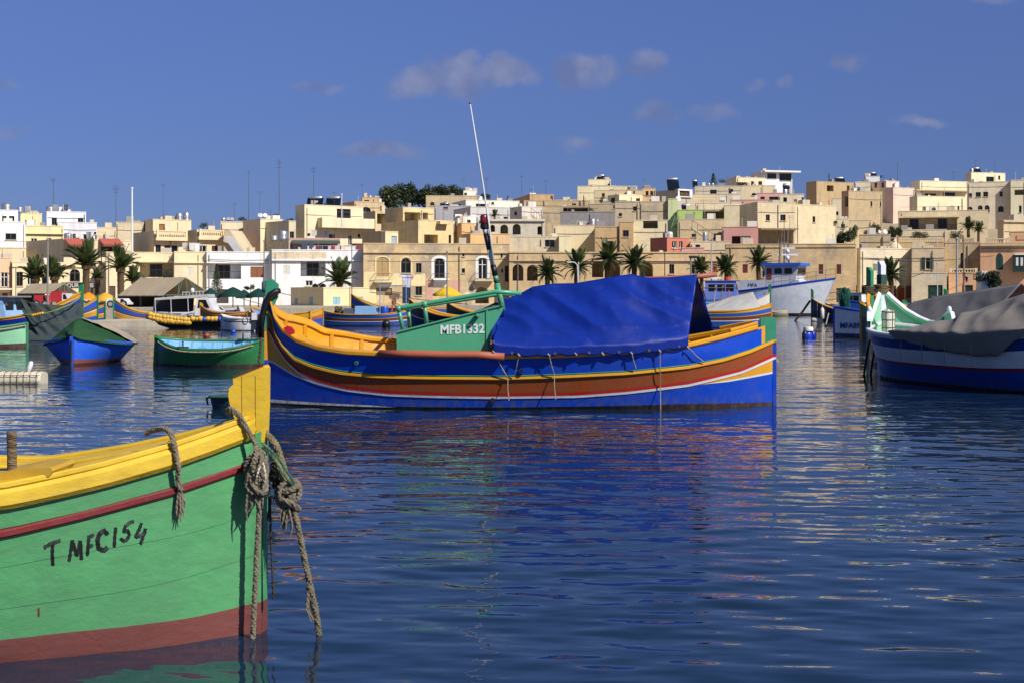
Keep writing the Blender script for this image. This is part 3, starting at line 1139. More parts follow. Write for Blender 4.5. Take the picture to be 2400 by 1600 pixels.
bld('c8', 'C', 'long ochre stone seafront facade with round arches behind palms', -25, -25, 1962, 834, 175.8, col='#c5a266', kind='stone',
    wins=[('Ao', 5, 940, 105, 1092), ('Ao', 138, 945, 236, 1092), ('Ao', 300, 945, 380, 1092), ('Ao', 735, 905, 840, 1060), ('Ao', 850, 905, 995, 1060), ('Ao', 1170, 915, 1296, 1055),
          ('w', 1445, 940, 1490, 1028), ('w', 1640, 940, 1680, 1028), ('s#8a4628', 1840, 938, 1885, 1016), ('d#4a4038', 1440, 1130, 1500, 1260), ('d#4a4038', 1000, 1130, 1060, 1260)])
slab('c8', -25, 902, 1962, 912, .15)
slab('c8', -25, 826, 1962, 838, .1)
bld('c9', 'C', 'big cream house with stepped roof on the central skyline', 602, 602, 1150, 226, 330, col='#d9c796', kind='stone', wins=[('w', 1060, 232, 1100, 248)])
bld('c9b', 'C', None, 700, 700, 908, 164, 332, col='#d9c796', parent='c9', wins=[('w', 880, 200, 898, 218)])
bld('c9c', 'C', 'sandy house with a steel tank below the skyline house', 756, 756, 1198, 264, 300, col='#c9b07a', wins=[('w', 825, 288, 852, 320), ('s#8a3a2a', 1112, 268, 1130, 298), ('w', 1030, 285, 1085, 295)])
bld('c9d', 'C', 'cream house with dark square window under the cypress', 880, 985, 1198, 302, 278, 28, col='#dbc88e', wins=[('w', 907, 330, 946, 374), ('w', 1140, 335, 1176, 362)])
bld('c9e', 'C', 'small apricot house on the skyline', 1198, 1198, 1318, 246, 318, col='#d5a662', wins=[('w', 1228, 268, 1254, 312), ('w', 1270, 268, 1296, 312), ('s#8a3a2a', 1302, 270, 1314, 308)])
bld('c9f', 'C', 'low ochre house on the left skyline with flat roof', -60, 164, 382, 300, 300, 12, col='#c79c58', kind='stone', wins=[('s#7a3a2a', 352, 310, 374, 342)])
bld('c9g', 'C', 'long terraced stone wall below the skyline', 110, 110, 1000, 358, 290, col='#b69a68', kind='stone', wins=[('w', 370, 425, 400, 455), ('Aw', 560, 380, 590, 400)], deep=4)
bld('c9h', 'C', 'stone house with a long dark veranda at mid slope', 276, 276, 702, 412, 250, col='#b79e70', kind='old', wins=[('o', 470, 420, 700, 470)])
bld('c9i', 'C', 'rough stone house with a laundry line', 702, 702, 946, 390, 262, col='#ab966c', kind='stone', wins=[('w', 930, 398, 944, 430)])
bld('c9j', 'C', 'pale stone house with a white tank at mid slope', 946, 946, 1230, 372, 240, col='#bfa880', kind='stone', wins=[('w', 1112, 410, 1142, 450), ('w', 980, 470, 1010, 500)])
bld('c10', 'C', 'grey plastered house with a white framed brown window', 1320, 1515, 1662, 256, 285, 32, col='#a89c88', wins=[('s#5a4426', 1532, 268, 1622, 318)])
slab('c10', 1517, 252, 1645, 266, .35, '#e2e0d8', 'window_frame')
slab('c10', 1517, 318, 1645, 326, .35, '#e2e0d8', 'window_frame')
slab('c10', 1624, 267, 1645, 317, .34, '#e2e0d8', 'window_frame')
slab('c10', 1517, 267, 1530, 317, .34, '#e2e0d8', 'window_frame')
bld('c11', 'C', 'wide greyish beige house with square windows near the skyline', 1680, 1680, 2112, 226, 310, col='#c2b594', kind='stone', wins=[('w', 1820, 256, 1880, 302), ('w', 1990, 250, 2032, 292)])
bld('c11b', 'C', 'beige house with long balustraded terrace', 1658, 1658, 2085, 300, 292, col='#c4b48e', wins=[('w', 1700, 370, 1740, 410)])
w, ua, ub, za, zb = band('c11b', 1660, 326, 1890, 352)
balustrade(HOUSES['c11b'].root, w, ua, ub, za, zb, 2.5, mat(CR, 'wall'))
slab('c11b', 1658, 352, 1895, 440, 2.6, '#d0ba86', 'terrace_wall')
bld('c12', 'C', 'flat roofed cream house with veranda on the right skyline', 1972, 2060, 2325, 142, 350, 18, col='#d2c094', wins=[('o', 2056, 186, 2168, 220), ('w', 2196, 178, 2222, 216), ('w', 2264, 178, 2298, 212)])
w, ua, ub, za, zb = band('c12', 2070, 224, 2325, 255)
bld('c12b', 'C', 'long cream terrace house with balustrade on the right skyline', 2105, 2105, 2420, 222, 335, col='#ccb98c', wins=[('Aw', 2200, 285, 2245, 310)])
bld('c13', 'C', 'white modern villa with glass balcony on the skyline', 2195, 2290, 2575, 84, 372, 14, col='#e6e8ea', wins=[('w', 2345, 105, 2428, 155), ('w', 2456, 105, 2568, 175)], name='villa')
slab('c13', 2300, 84, 2630, 98, 1.6, '#e6e8ea', 'roof_slab')
bld('c14', 'C', 'beige house with wooden canopy and outside stair', 1526, 1526, 1952, 532, 210, col='#c3ab7c', kind='stone', wins=[('w', 1650, 662, 1692, 690), ('w', 1855, 658, 1925, 712)])
bld('c14b', 'C', 'cream house behind the wooden canopy', 1690, 1690, 2100, 380, 232, col='#d2be92', wins=[('o', 1700, 462, 2060, 530)])
slab('c14b', 1685, 445, 2085, 462, 2.0, '#8a7a5e', 'canopy_roof')
bld('c15', 'C', 'salmon pink house wall at mid slope', 2020, 2020, 2345, 352, 256, col='#c98a7c', wins=[('w', 2115, 365, 2125, 380)])
bld('c15b', 'C', 'rose pink house with dark window near the skyline', 2250, 2250, 2560, 290, 270, col='#d09486', wins=[('w', 2282, 320, 2322, 354), ('w', 2362, 320, 2456, 350)])
bld('c15c', 'C', 'rose pink yard wall with grey shed doors', 1932, 1932, 2262, 602, 204, col='#c07d72', wins=[('o', 2020, 682, 2100, 752), ('d#a8a294', 2102, 680, 2190, 752)], deep=5)
bld('c15d', 'C', 'cream house with small window above the pink yard', 1950, 1950, 2262, 402, 226, col='#d6c49a', kind='stone', wins=[('w', 2178, 555, 2225, 598)])
bld('c15e', 'C', 'low flat roofed rooms between orange house and pink yard', 1640, 1640, 2010, 735, 188, col='#cbb488', wins=[('w', 1685, 760, 1728, 785)])
bld('c16', 'C', 'long plain ochre stone seafront house with red shutters', 1963, 1963, 3160, 762, 176, col='#c3a064', kind='old',
    wins=[('s#6a2a22', 2118, 940, 2166, 1020), ('w', 2416, 940, 2464, 1028), ('s#5a2420', 2817, 940, 2860, 1030), ('s#5a2420', 2982, 940, 3024, 1030), ('w', 2300, 1000, 2340, 1060), ('w', 2520, 1150, 2570, 1240), ('d#4a4038', 2980, 1160, 3040, 1290)])
slab('c16', 1963, 776, 3160, 786, .12)

# ----- crop D
bld('d1', 'D', 'large square beige house with two plain walls above the trawler', -96, -96, 256, 372, 210, 10, col='#d3bd8c', kind='stone',
    wins=[('w', 113, 484, 162, 540), ('w', -20, 484, 16, 540), ('o', -90, 630, 235, 760)])
bld('d1b', 'D', None, 256, 256, 626, 392, 211.5, 30, col='#d1bb8a', kind='stone', parent='d1', wins=[('w', 410, 500, 434, 555)])
bld('d1c', 'D', None, 100, 100, 330, 302, 216, col='#d8c594', parent='d1', wins=[('w', 140, 326, 174, 368), ('W', 308, 325, 332, 375)])
slab('d1', -96, 612, 250, 626, 1.4, '#8a785c', 'canopy_roof')
bld('d2', 'D', 'tall brown stone house with dark empty windows', 350, 446, 786, 180, 300, 25, col='#b3945e', kind='stone',
    wins=[('o', 541, 216, 602, 270), ('o', 725, 218, 750, 268)])
bld('d2b', 'D', 'plain brown stone block with slit windows', 676, 740, 1050, 268, 268, 24, col='#b39868', kind='stone',
    wins=[('o', 706, 316, 738, 412), ('w', 942, 362, 958, 410), ('w', 1028, 368, 1042, 414)])
bld('d2c', 'D', 'narrow cream house with stacked small windows', 590, 590, 676, 338, 246, col='#d3c196', wins=[('W', 622, 455, 648, 506)])
bld('d2d', 'D', 'low cream annex with one small window', 600, 600, 742, 525, 232, col='#d8c69a', kind='stone', wins=[('w', 672, 570, 706, 608)])
bld('d2e', 'D', 'cream yard wall beneath the brown stone block', 740, 740, 948, 540, 240, col='#cdb47e', deep=3)
bld('d3', 'D', 'pale pink house with three small top windows', 940, 1085, 1206, 176, 320, 25, col='#dcb59c', wins=[('w', 978, 192, 1003, 236), ('w', 1042, 190, 1066, 235), ('w', 1158, 195, 1173, 230)])
bld('d3b', 'D', None, 1085, 1150, 1346, 236, 312, 25, col='#e0b296', parent='d3')
bld('d3c', 'D', 'white roof room beside a blue tank on the skyline', 895, 895, 1026, 136, 326, col='#e2dfd6')
bld('d3d', 'D', 'cream low house between the stone house and the pink house', 800, 800, 942, 186, 322, col='#d8c9a2')
bld('d4', 'D', 'long cream house at the right skyline', 1312, 1395, 1840, 174, 330, 15, col='#d8c698', wins=[('w', 1440, 290, 1545, 320), ('w', 1610, 280, 1720, 320)])
slab('d4', 1330, 262, 1830, 272, 1.5, '#b59f74', 'shade_slab')
bld('d4b', 'D', 'penthouse with large window topping the right skyline', 1814, 1868, 2180, 98, 345, 15, col='#d9c99c', wins=[('w', 2005, 136, 2076, 182), ('w', 2115, 126, 2134, 160)])
bld('d4c', 'D', 'big cream apartment house with arched windows at the right', 1830, 1830, 2230, 190, 300, col='#d3c4a0', kind='stone',
    wins=[('w', 1840, 288, 1874, 322), ('w', 1908, 278, 1955, 322), ('w', 1977, 275, 2022, 320), ('w', 2127, 273, 2156, 318),
          ('Aw', 1830, 412, 1880, 448), ('Aw', 1928, 400, 1972, 462), ('Aw', 1990, 398, 2036, 462), ('Aw', 2113, 405, 2166, 460)], name='apartment_house')
bld('d4d', 'D', 'cream corner house with a dark balcony at the right edge', 2230, 2230, 2480, 170, 296, col='#d9ca9e', wins=[('o', 2265, 255, 2360, 305), ('Aw', 2306, 400, 2330, 466)])
bld('d5', 'D', 'cream villa with angled bays above the long terrace', 1300, 1372, 1800, 316, 268, 12, col='#dcca98', wins=[('W', 1420, 410, 1450, 455), ('W', 1670, 404, 1708, 450), ('W', 1740, 404, 1758, 450)], name='villa')
bld('d5b', 'D', 'wide cream villa with shaded veranda and garden terrace', 1200, 1200, 2022, 456, 246, col='#cfbb8c', kind='stone',
    wins=[('l', 1214, 515, 1738, 628)], name='villa')
slab('d5b', 1195, 500, 1760, 514, 1.2, name='shade_slab')
w, ua, ub, za, zb = band('d5b', 1215, 410, 1800, 452)
railing(HOUSES['d5b'].root, w, ua, ub, za - .1, zb, -.1, '#6a6458', .6)
bld('d5c', 'D', 'retaining wall of the garden terrace with lower yard', 1205, 1205, 1640, 628, 230, col='#cbb88e', deep=5)
bld('d6', 'D', 'small stone roof house with two satellite dishes and red pipes', 842, 842, 1126, 672, 196, col='#c6aa74', kind='stone', deep=6)
bld('d7', 'D', 'ochre stone terrace with long balustrade behind the roofs', 1128, 1128, 1622, 742, 200, col='#c4a566', kind='stone', deep=6)
w, ua, ub, za, zb = band('d7', 1170, 702, 1618, 742)
balustrade(HOUSES['d7'].root, w, ua, ub, za, zb, -.05, mat('#d0ac62', 'wall'))
bld('d8', 'D', 'newly cleaned pale stone house above the wooden arched door', 816, 850, 1320, 798, 176.2, 14, col='#d9c49a', kind='stone',
    wins=[('s#8a8474', 962, 935, 1004, 1000), ('s#1f4a3a', 1065, 922, 1122, 1010), ('Ao', 1178, 1130, 1266, 1300)], deep=8)
bld('d8b', 'D', 'stone house with dark green window shutters', 1321, 1321, 1624, 795, 176.3, col='#cbb083', kind='stone',
    wins=[('W', 1446, 880, 1492, 984)])
for a, b in ((1412, 1444), (1494, 1521)):
    slab('d8b', a, 878, b, 986, .12, '#16332a', 'shutter', kind='plain')
bld('d8c', 'D', 'low pale stone house with a dark green double door', 1320, 1320, 1642, 1024, 172, col='#d2bd92', kind='stone', wins=[('d#12352c', 1470, 1132, 1605, 1300)], deep=3.9)
bld('d9', 'D', 'stone house set back behind a balustraded balcony', 1625, 1625, 1952, 745, 181, col='#bfa36c', kind='old', wins=[('Aw', 1768, 835, 1804, 975)])
w, ua, ub, za, zb = band('d9', 1660, 728, 1890, 746)
balustrade(HOUSES['d9'].root, w, ua, ub, za, zb + .3, -.02, HOUSES['d9'].mat)
bld('d9b', 'D', 'orange rusticated ground floor with a dark doorway and balustrade', 1660, 1660, 1952, 1022, 173.5, col='#cf9a62', kind='stone', wins=[('d#1c2622', 1784, 1132, 1882, 1300)], deep=7.2)
w, ua, ub, za, zb = band('d9b', 1668, 980, 1925, 1022)
balustrade(HOUSES['d9b'].root, w, ua, ub, za, zb, -.02, mat('#d3bd8e', 'wall'))
bld('d10', 'D', 'orange plastered villa with pointed green window and corner balcony', 1951, 1951, 2560, 752, 173, col='#cf9358', name='villa',
    wins=[('Gs#15443c', 2092, 838, 2160, 992), ('W', 2270, 880, 2352, 985)], deep=12)
slab('d10', 1951, 752, 2560, 772, .4, '#c2a878')
slab('d10', 1951, 800, 2560, 808, .12, '#c2a878')
slab('d10', 2250, 858, 2420, 1010, .9, '#14382f', 'bay_window', kind='plain')
slab('d10', 2262, 846, 2430, 857, 1.0, '#e2dccb', 'bay_roof')
for i, a in enumerate((2276, 2318, 2360, 2392)):
    slab('d10', a, 880, a + 22, 955, .93, '#e8e4d8', 'bay_pane', kind='plain', back=-.88)
w, ua, ub, za, zb = band('d10', 2000, 702, 2226, 752)
balustrade(HOUSES['d10'].root, w, ua, ub, za, zb, -.02, mat('#cdb488', 'wall'))
bld('d10b', 'D', None, 2226, 2226, 2560, 645, 176, col='#cf9d68', parent='d10')
slab('d10b', 2285, 672, 2400, 714, .08, '#c89060', 'wall_panel')
bld('d11', 'D', 'stone pavilion with scrolled parapet behind the orange villa', 2110, 2165, 2560, 540, 198, 12, col='#c9ae7c', kind='stone')
slab('d11', 2160, 545, 2560, 556, .25)

# shop doors standing open at the arched doorway
h = HOUSES['d8']
for (xa, xb) in ((1126, 1176), (1267, 1313)):
    a, b = P(*px('D', xa, 1138), 175.4), P(*px('D', xb, 1252), 175.4)
    MB().obox((a.x, a.y, b.z), (b.x - a.x, -.12, 0), (0, .06, 0), (0, 0, a.z - b.z)).build('open_door', pl('#5a2620'), h.root)
a, b = P(*px('D', 1190, 1158), 176.9), P(*px('D', 1250, 1300), 176.9)
MB().obox((a.x, a.y, b.z), (b.x - a.x, 0, 0), (0, .08, 0), (0, 0, a.z - b.z)).build('inner_door', pl('#9a4a22'), h.root)

# red tiled awnings on a3
h = HOUSES['a3']
for (xa, xb) in ((592, 788), (908, 1098)):
    w, ua, ub, za, zb = band('a3', xa, 714, xb, 770)
    mb = MB()
    n = max(6, int((ub - ua) / .35))
    for i in range(n):
        a = ua + (ub - ua) * i / n
        mb.tube([w.p(a + .1, zb, .15), w.p(a + .1, za, 1.7)], .2, 6)
    mb.build('tiled_awning', mat('#b5482c', 'wall'), h.root)
# ---------------------------------------------------------------- things on the roofs
STEEL = mat('#b9bcc0', 'metal')


def on_roof(key, c, x, back=1.2):
    h = HOUSES[key]
    X = px(c, x, 0)[0]
    k = (X - 1200) / F
    # meet the line running along the front wall, set back from it
    o = h.o + h.v * back
    t = (k * o.y - o.x) / (h.u.x - k * h.u.y)
    p = o + h.u * t
    return Vector((p.x, p.y, h.zt - .28)), p.y


def tank(c, key, xa, ya, xb, label, col=None, back=1.2):
    p, d = on_roof(key, c, (xa + xb) / 2, back)
    r = (xb - xa) / 3.92 / F * d / 2
    zt = CH - (px(c, 0, ya)[1] - HY) / F * d
    h = max(zt - p.z, r * 1.2)
    t = thing('water_tank', label, 'water tank', p, 'water tanks on the roofs')
    m = STEEL if col is None else pl(col, .45)
    hb = h * .12
    prof = [(r * .96, hb), (r, hb + .05)]
    for i in range(1, 5):
        z = hb + (h * .82 - hb) * i / 5
        prof += [(r, z - .03), (r * 1.03, z), (r, z + .03)]
    prof += [(r, h * .84), (r * .8, h * .95), (r * .3, h)]
    MB().lathe(p, prof, 16).build('tank_body', m, t, auto=40)
    for k in range(3):
        a = k * 2.09
        MB().box(p + Vector((math.cos(a) * r * .7, math.sin(a) * r * .7, 0)), .1, .1, hb + .02).build('tank_leg', pl('#6a6a68'), t)


def dish(c, key, x, y, rp, label, back=1.0, yaw=25):
    p, d = on_roof(key, c, x, back)
    r = rp / 3.92 / F * d
    z = CH - (px(c, 0, y)[1] - HY) / F * d
    t = thing('satellite_dish', label, 'satellite dish', p, 'satellite dishes on the roofs')
    mb = MB()
    ax = Vector((math.sin(R(yaw)), -math.cos(R(yaw)), .45)).normalized()
    e1 = ax.cross(Vector((0, 0, 1))).normalized()
    e2 = e1.cross(ax)
    c0 = Vector((p.x, p.y, z))
    rows = []
    for i in range(5):
        q = i / 4 * r
        rows.append([c0 + ax * (q * q / r * .35) + (e1 * math.cos(2 * math.pi * k / 16) + e2 * math.sin(2 * math.pi * k / 16)) * max(q, .01) for k in range(17)])
    rows2 = [[v - ax * .02 for v in rr] for rr in reversed(rows)]
    mb.grid(rows + rows2)
    mb.build('reflector', pl('#d8d8d4', .5), t, smooth=True)
    MB().tube([p, c0 - ax * .03], .05, 6).build('dish_mast', pl('#77756f'), t)
    MB().tube([c0 - e2 * r * .9 + ax * r * .2, c0 + ax * r * .9], .02, 5).build('feed_arm', pl('#77756f'), t)


def antenna(c, x, y0, y1, label, d, key=None, r=.035, arms=3, lean=0.0, col='#55524c'):
    X, Y0 = px(c, x, y0)
    Y1 = px(c, 0, y1)[1]
    a, b = P(X, Y1, d), P(X + lean, Y0, d)
    if key is not None:
        q, dq = on_roof(key, c, x, 1.0)
        a = Vector((q.x, q.y, q.z))
        b = P(X + lean, Y0, dq)
    t = thing('antenna', label, 'antenna', a, 'masts and antennas above the roofs')
    H = b - a
    MB().tube([a, a + H * .6, b], [r * .9, r * .75, r * .45], 6).build('mast', pl(col, .5), t)
    rnd = random.Random(label)
    for k in range(max(1, arms - 1)):
        p = a + H * (1 - .05 * k - .02 - .03 * rnd.random())
        w = .25 + .4 * rnd.random()
        MB().tube([p - Vector((w, .1, 0)), p + Vector((w, -.1, 0))], r * .45, 5).build('aerial_rod', pl(col, .5), t)


def solar(c, key, xa, ya, xb, label, back=1.0):
    p, d = on_roof(key, c, (xa + xb) / 2, back)
    w = (xb - xa) / 3.92 / F * d
    zt = CH - (px(c, 0, ya)[1] - HY) / F * d
    hh = max(.8, zt - p.z)
    t = thing('solar_heater', label, 'solar heater', p)
    a = p + Vector((-w / 2, -.2, .15))
    MB().obox(a, (w, 0, 0), (0, hh * .9, hh * .85), (0, -.06, .08)).build('solar_panel', mat('#161c2a', 'glass', .15), t)
    MB().lathe(p + Vector((-w * .4, hh * .8, hh)), [(.22, 0), (.26, .05), (.26, w * .8 - .05), (.22, w * .8)], 12, axis='x').build('tank_body', STEEL, t, auto=40)
    for sx in (-1, 1):
        MB().tube([p + Vector((sx * w * .4, hh * .8, 0)), p + Vector((sx * w * .4, hh * .8, hh))], .04, 5).build('stand_leg', STEEL, t)


for a in [('A', 'a4b', 18, 378, 106, 'grey water tank at the far left on the white house'), ('A', 'a4b', 158, 412, 208, 'left of two steel tanks beside the white house'),
          ('A', 'a5b', 228, 412, 275, 'right of two steel tanks on the yellow house'), ('A', 'a6b', 425, 402, 500, 'dark tank behind the antenna on the lilac house'),
          ('A', 'a3', 588, 652, 660, 'steel tank above the grey wall left of the red awning'), ('A', 'a8', 1618, 472, 1678, 'left steel tank on the roof house with brown door'),
          ('A', 'a8', 1685, 464, 1742, 'right steel tank on the roof house with brown door'), ('A', 'a12', 2035, 512, 2072, 'small steel tank beside the blue tank'),
          ('B', 'b4', 207, 630, 290, 'shiny steel tank standing above the pink terrace'), ('B', 'b4', 125, 672, 203, 'lower dull steel tank left of the pink terrace'),
          ('B', 'b7b', 1030, 308, 1066, 'little dark tank on the ochre stone villa'), ('B', 'b15', 1930, 540, 1975, 'white tank on the house behind the orange terrace', '#cfcdc6'),
          ('C', 'c3', 710, 522, 768, 'left steel tank at the grey block wall'), ('C', 'c3', 770, 528, 800, 'small steel tank right beside the larger one at the grey wall'),
          ('C', 'c9c', 893, 262, 938, 'steel tank below the stepped skyline house'), ('C', 'c9g', 510, 345, 556, 'steel tank on the long terraced wall'),
          ('C', 'c4', 920, 750, 970, 'steel tank on a stand in front of the ochre stone house'), ('C', 'c9j', 1138, 465, 1180, 'white round tank at mid slope', '#d2d0c8'),
          ('C', 'c7', 1415, 640, 1478, 'white tank above the brick red house', '#cfcdc4'), ('C', 'c14b', 1770, 384, 1812, 'steel tank above the wooden canopy'),
          ('C', 'c15e', 1752, 645, 1795, 'steel tank below the outside stair'), ('C', 'c11', 1795, 195, 1822, 'left small tank on the greyish beige skyline house'),
          ('C', 'c11', 1830, 195, 1858, 'right small tank on the greyish beige skyline house'), ('C', 'c15c', 1952, 700, 1996, 'low tank at the foot of the pink yard wall'),
          ('D', 'd1c', 135, 250, 180, 'steel tank on the big square beige house'), ('D', 'd4c', 1935, 207, 1978, 'steel tank on the cream apartment house'),
          ('D', 'd4b', 1852, 60, 1890, 'tank on the penthouse roof at the right skyline'), ('D', 'd4', 1860, 195, 1905, 'white round tank left of the penthouse', '#d8d6ce')]:
    tank(*a)
tank('A', 'a12', 2078, 560, 2145, 'bright blue water tank on a roof block', '#1f4f9a')
tank('D', 'd3c', 1026, 130, 1068, 'blue plastic tank beside the white roof room', '#28508c')
tank('D', 'd3c', 905, 108, 945, 'steel tank on the white roof room')
for a in [('A', 'a6b', 597, 433, 27, 'white dish on the lilac-white stepped house'), ('B', 'b6', 38, 493, 22, 'left of two white dishes on the cream roof block'),
          ('B', 'b6', 84, 495, 22, 'right of two white dishes on the cream roof block'), ('B', 'b11', 1935, 257, 14, 'left dish of the pair on the skyline roof room'),
          ('B', 'b11', 1972, 257, 15, 'right dish of the pair on the skyline roof room'), ('C', 'c6b', 1525, 343, 26, 'large white dish on the pale green house end'),
          ('C', 'c9d', 852, 363, 19, 'white dish under the little cypress'), ('C', 'c15d', 2185, 470, 28, 'pale dish on the cream house above the pink yard'),
          ('C', 'c14b', 1873, 405, 20, 'white dish over the wooden canopy'), ('D', 'd6', 1025, 645, 17, 'smaller left dish on the stone roof house'),
          ('D', 'd6', 1074, 645, 24, 'larger right dish on the stone roof house'), ('D', 'd5', 1480, 318, 14, 'small dish on the villa with angled bays')]:
    dish(*a)
for a in [('A', 490, 145, 458, 'mast with white tip on the lilac-white house', 214, 'a6b', .06), ('A', 1065, 215, 605, 'antenna with crowded rods left of the white pole', 217, 'a7b', .05, 5),
          ('A', 1500, 195, 530, 'thin faint antenna behind the roof house with tanks', 216, 'a8', .03), ('A', 2285, 75, 552, 'very tall thin dark mast above the blue tank', 212, 'a12', .05, 1),
          ('A', 2155, 380, 552, 'short antenna right of the small steel tank', 213, 'a12', .03), ('B', 213, -30, 525, 'tall lattice-like mast behind the dishes', 206, 'b6', .06, 4),
          ('B', 530, 40, 395, 'tall antenna rising from the solar heater house', 208, 'b5', .05, 4), ('B', 35, 270, 525, 'thin antenna behind the pair of dishes', 208, 'b6', .03),
          ('B', 720, 275, 395, 'short antenna right of the solar heater', 209, 'b5', .03), ('B', 975, 200, 366, 'faint antenna on the ochre villa', 247, 'b7', .03),
          ('B', 1905, 150, 312, 'antenna on the long villa by the trees', 302, 'b10', .04), ('B', 2120, 140, 352, 'antenna right of the skyline dishes', 285, 'b12', .05, 4),
          ('C', 88, 120, 300, 'antenna at left of the central sky', 300, 'c9f', .05), ('C', 185, 240, 412, 'antenna on the whitewashed house', 240, 'c1', .04),
          ('C', 310, 165, 300, 'thin antenna on the low ochre skyline house', 301, 'c9f', .04), ('C', 1210, 160, 246, 'antenna on the apricot skyline house', 318, 'c9e', .04),
          ('D', 1190, 5, 176, 'tall antenna on the pink house', 320, 'd3', .06, 2), ('D', 1705, 85, 174, 'antenna on the long cream skyline house', 331, 'd4', .05),
          ('D', 2085, 0, 98, 'thin antenna right of the penthouse', 346, 'd4b', .05, 2), ('D', 1908, -25, 98, 'antenna at the left of the penthouse', 346, 'd4b', .05, 3),
          ('D', 890, 125, 186, 'thin antenna left of the white roof room', 322, 'd3d', .05), ('D', 1525, 140, 174, 'short antenna mid way along the cream skyline house', 331, 'd4', .04),
          ('C', 1760, 345, 532, 'thin antenna in front of the balustraded terrace', 212, 'c14', .04, 2), ('C', 1858, 385, 532, 'lamp like antenna over the canopy', 212, 'c14', .04, 1),
          ('D', 200, 490, 780, 'antenna in front of the square beige house', 186, None, .04, 3)]:
    antenna(*a)
for a in [('B', 'b5', 465, 325, 612, 'left solar panel on the tall cream house'), ('B', 'b5', 638, 325, 772, 'right solar panel on the tall cream house'),
          ('B', 'b13', 1690, 440, 1775, 'solar panel on the grey roofed house'), ('C', 'c9b', 785, 122, 855, 'solar heater on top of the stepped skyline house'),
          ('C', 'c10', 1430, 150, 1540, 'dark solar panels above the grey plastered house'), ('C', 'c11', 1662, 170, 1708, 'solar panel on the greyish beige house'),
          ('C', 'c6c', 1560, 395, 1650, 'solar panel behind the lime green wall'), ('D', 'd1c', 150, 205, 215, 'solar panel behind the square beige house'),
          ('D', 'd4b', 1895, 55, 960 + 1000, 'solar heater on the penthouse'), ('D', 'd2', 620, 145, 710, 'dark solar unit on the tall brown stone house'),
          ('D', 'd3c', 940, 100, 1000, 'dark heater unit on the white roof room')]:
    solar(*a)

# tall poles and street lamps
for (x, y0, y1, d, r, col, lab) in [
        (309.5, 444, 592, 174.3, .12, '#e4e2dc', 'tall white flag pole at the roof edge of the cream house'), (619, 568, 700, 150, .07, '#7d7a70', 'grey pole left of the white house'),
        (632, 580, 690, 150, .08, '#70706c', 'grey street pole near the green stem head'), (824.5, 574, 680, 160, .06, '#6b6a66', 'thin pole beside the big palm'),
        (801, 458, 536, 200, .08, '#dcdad2', 'white pole in front of the tall cream house'), (1048, 594, 705, 150, .09, '#8d8a80', 'grey pole in front of the yellow parasol'),
        (2243, 562, 712, 150, .13, '#a8a8a4', 'pale lamp post before the balustraded balcony'), (2197, 620, 716, 148, .06, '#c8c8c4', 'thin white pole before the dark green door'),
        (1558, 597, 650, 168, .07, '#4a4640', 'dark pole on the arched stone facade'), (1690, 596, 660, 168, .07, '#4a4640', 'dark pole right of the red shutter'),
        (1356, 620, 662, 160, .06, '#c9c7c0', 'thin white pole right of the first fan palm'), (112, 565, 716, 118, .09, '#8d8a80', 'grey sail mast behind the net boat')]:
    a, b = P(x, y1, d), P(x, y0, d)
    a.z = min(a.z, 1.0) if d < 174 else a.z
    t = thing('pole', lab, 'pole', a, 'poles along the seafront')
    MB().tube([a, (a + b) / 2, b], [r, r * .9, r * .75], 8).build('shaft', pl(col, .5), t)
    MB().lathe(b, [(r * .8, 0), (r * 1.3, .05), (r * 1.3, .15), (r * .3, .25)], 8).build('pole_cap', pl(col, .5), t)
a, b = P(2260, 716, 147), P(2258, 558, 147)
a.z = 1
t = thing('flagpole', 'rusty flagpole with small red and blue flags before the orange villa', 'flagpole', a)
MB().tube([a, (a + b) / 2, b], [.13, .11, .08], 8).build('shaft', pl('#9a7a62', .6), t)
for (x, y, w, hh, col) in ((2256, 638, 7, 22, '#5a6a90'), (2262, 648, 7, 14, '#b03030')):
    q = [P(x, y, 147), P(x + w, y + 2, 146.8), P(x + w - 2, y + hh, 146.9), P(x + 1, y + hh - 3, 147)]
    MB().prism(q, (0, .03, 0)).build('flag', mat(col, 'cloth'), t)
a, b = P(1619, 680, 165), P(1619, 606, 165)
a.z = 1
t = thing('street_lamp', 'street lamp with flat dark head beside a palm', 'street lamp', a)
MB().tube([a, b], .09, 8).build('shaft', pl('#8a8882', .5), t)
MB().box(b + Vector((.25, 0, 0)), .9, .45, .3).build('lamp_head', pl('#26282a', .5), t)
a, b = P(1357, 690, 160), P(1353, 622, 160)
a.z = 1
t = thing('street_lamp', 'curved pale street lamp over the first fan palm', 'street lamp', a)
MB().tube([a, b, b + Vector((-.3, 0, .3)), b + Vector((-.8, 0, .35))], .07, 8).build('shaft', pl('#c9c7c0', .5), t)
MB().box(b + Vector((-.9, 0, .28)), .5, .25, .14).build('lamp_head', pl('#d8d6d0', .5), t)

# cables slung along the facades
for (x0, y0, x1, y1, sag, d, lab) in [(1415, 610, 1830, 612, 5, 172.5, 'black cable along the arched stone facade'), (2015, 605, 2214, 612, 4, 171, 'upper cable across the pale stone house'),
                                      (2015, 608, 2330, 600, 8, 170.5, 'lower cable across the stone houses to the orange villa'), (860, 612, 1180, 608, 4, 173, 'cable along the weathered ochre house'),
                                      (480, 612, 850, 614, 5, 173, 'cable along the white houses')]:
    mb = MB().tube([P(x0 + (x1 - x0) * i / 12, y0 + (y1 - y0) * i / 12 + sag * math.sin(math.pi * i / 12), d) for i in range(13)], .035, 5)
    tag(mb.build('cable', pl('#3a352e')), lab, 'cable', 'cables on the facades')


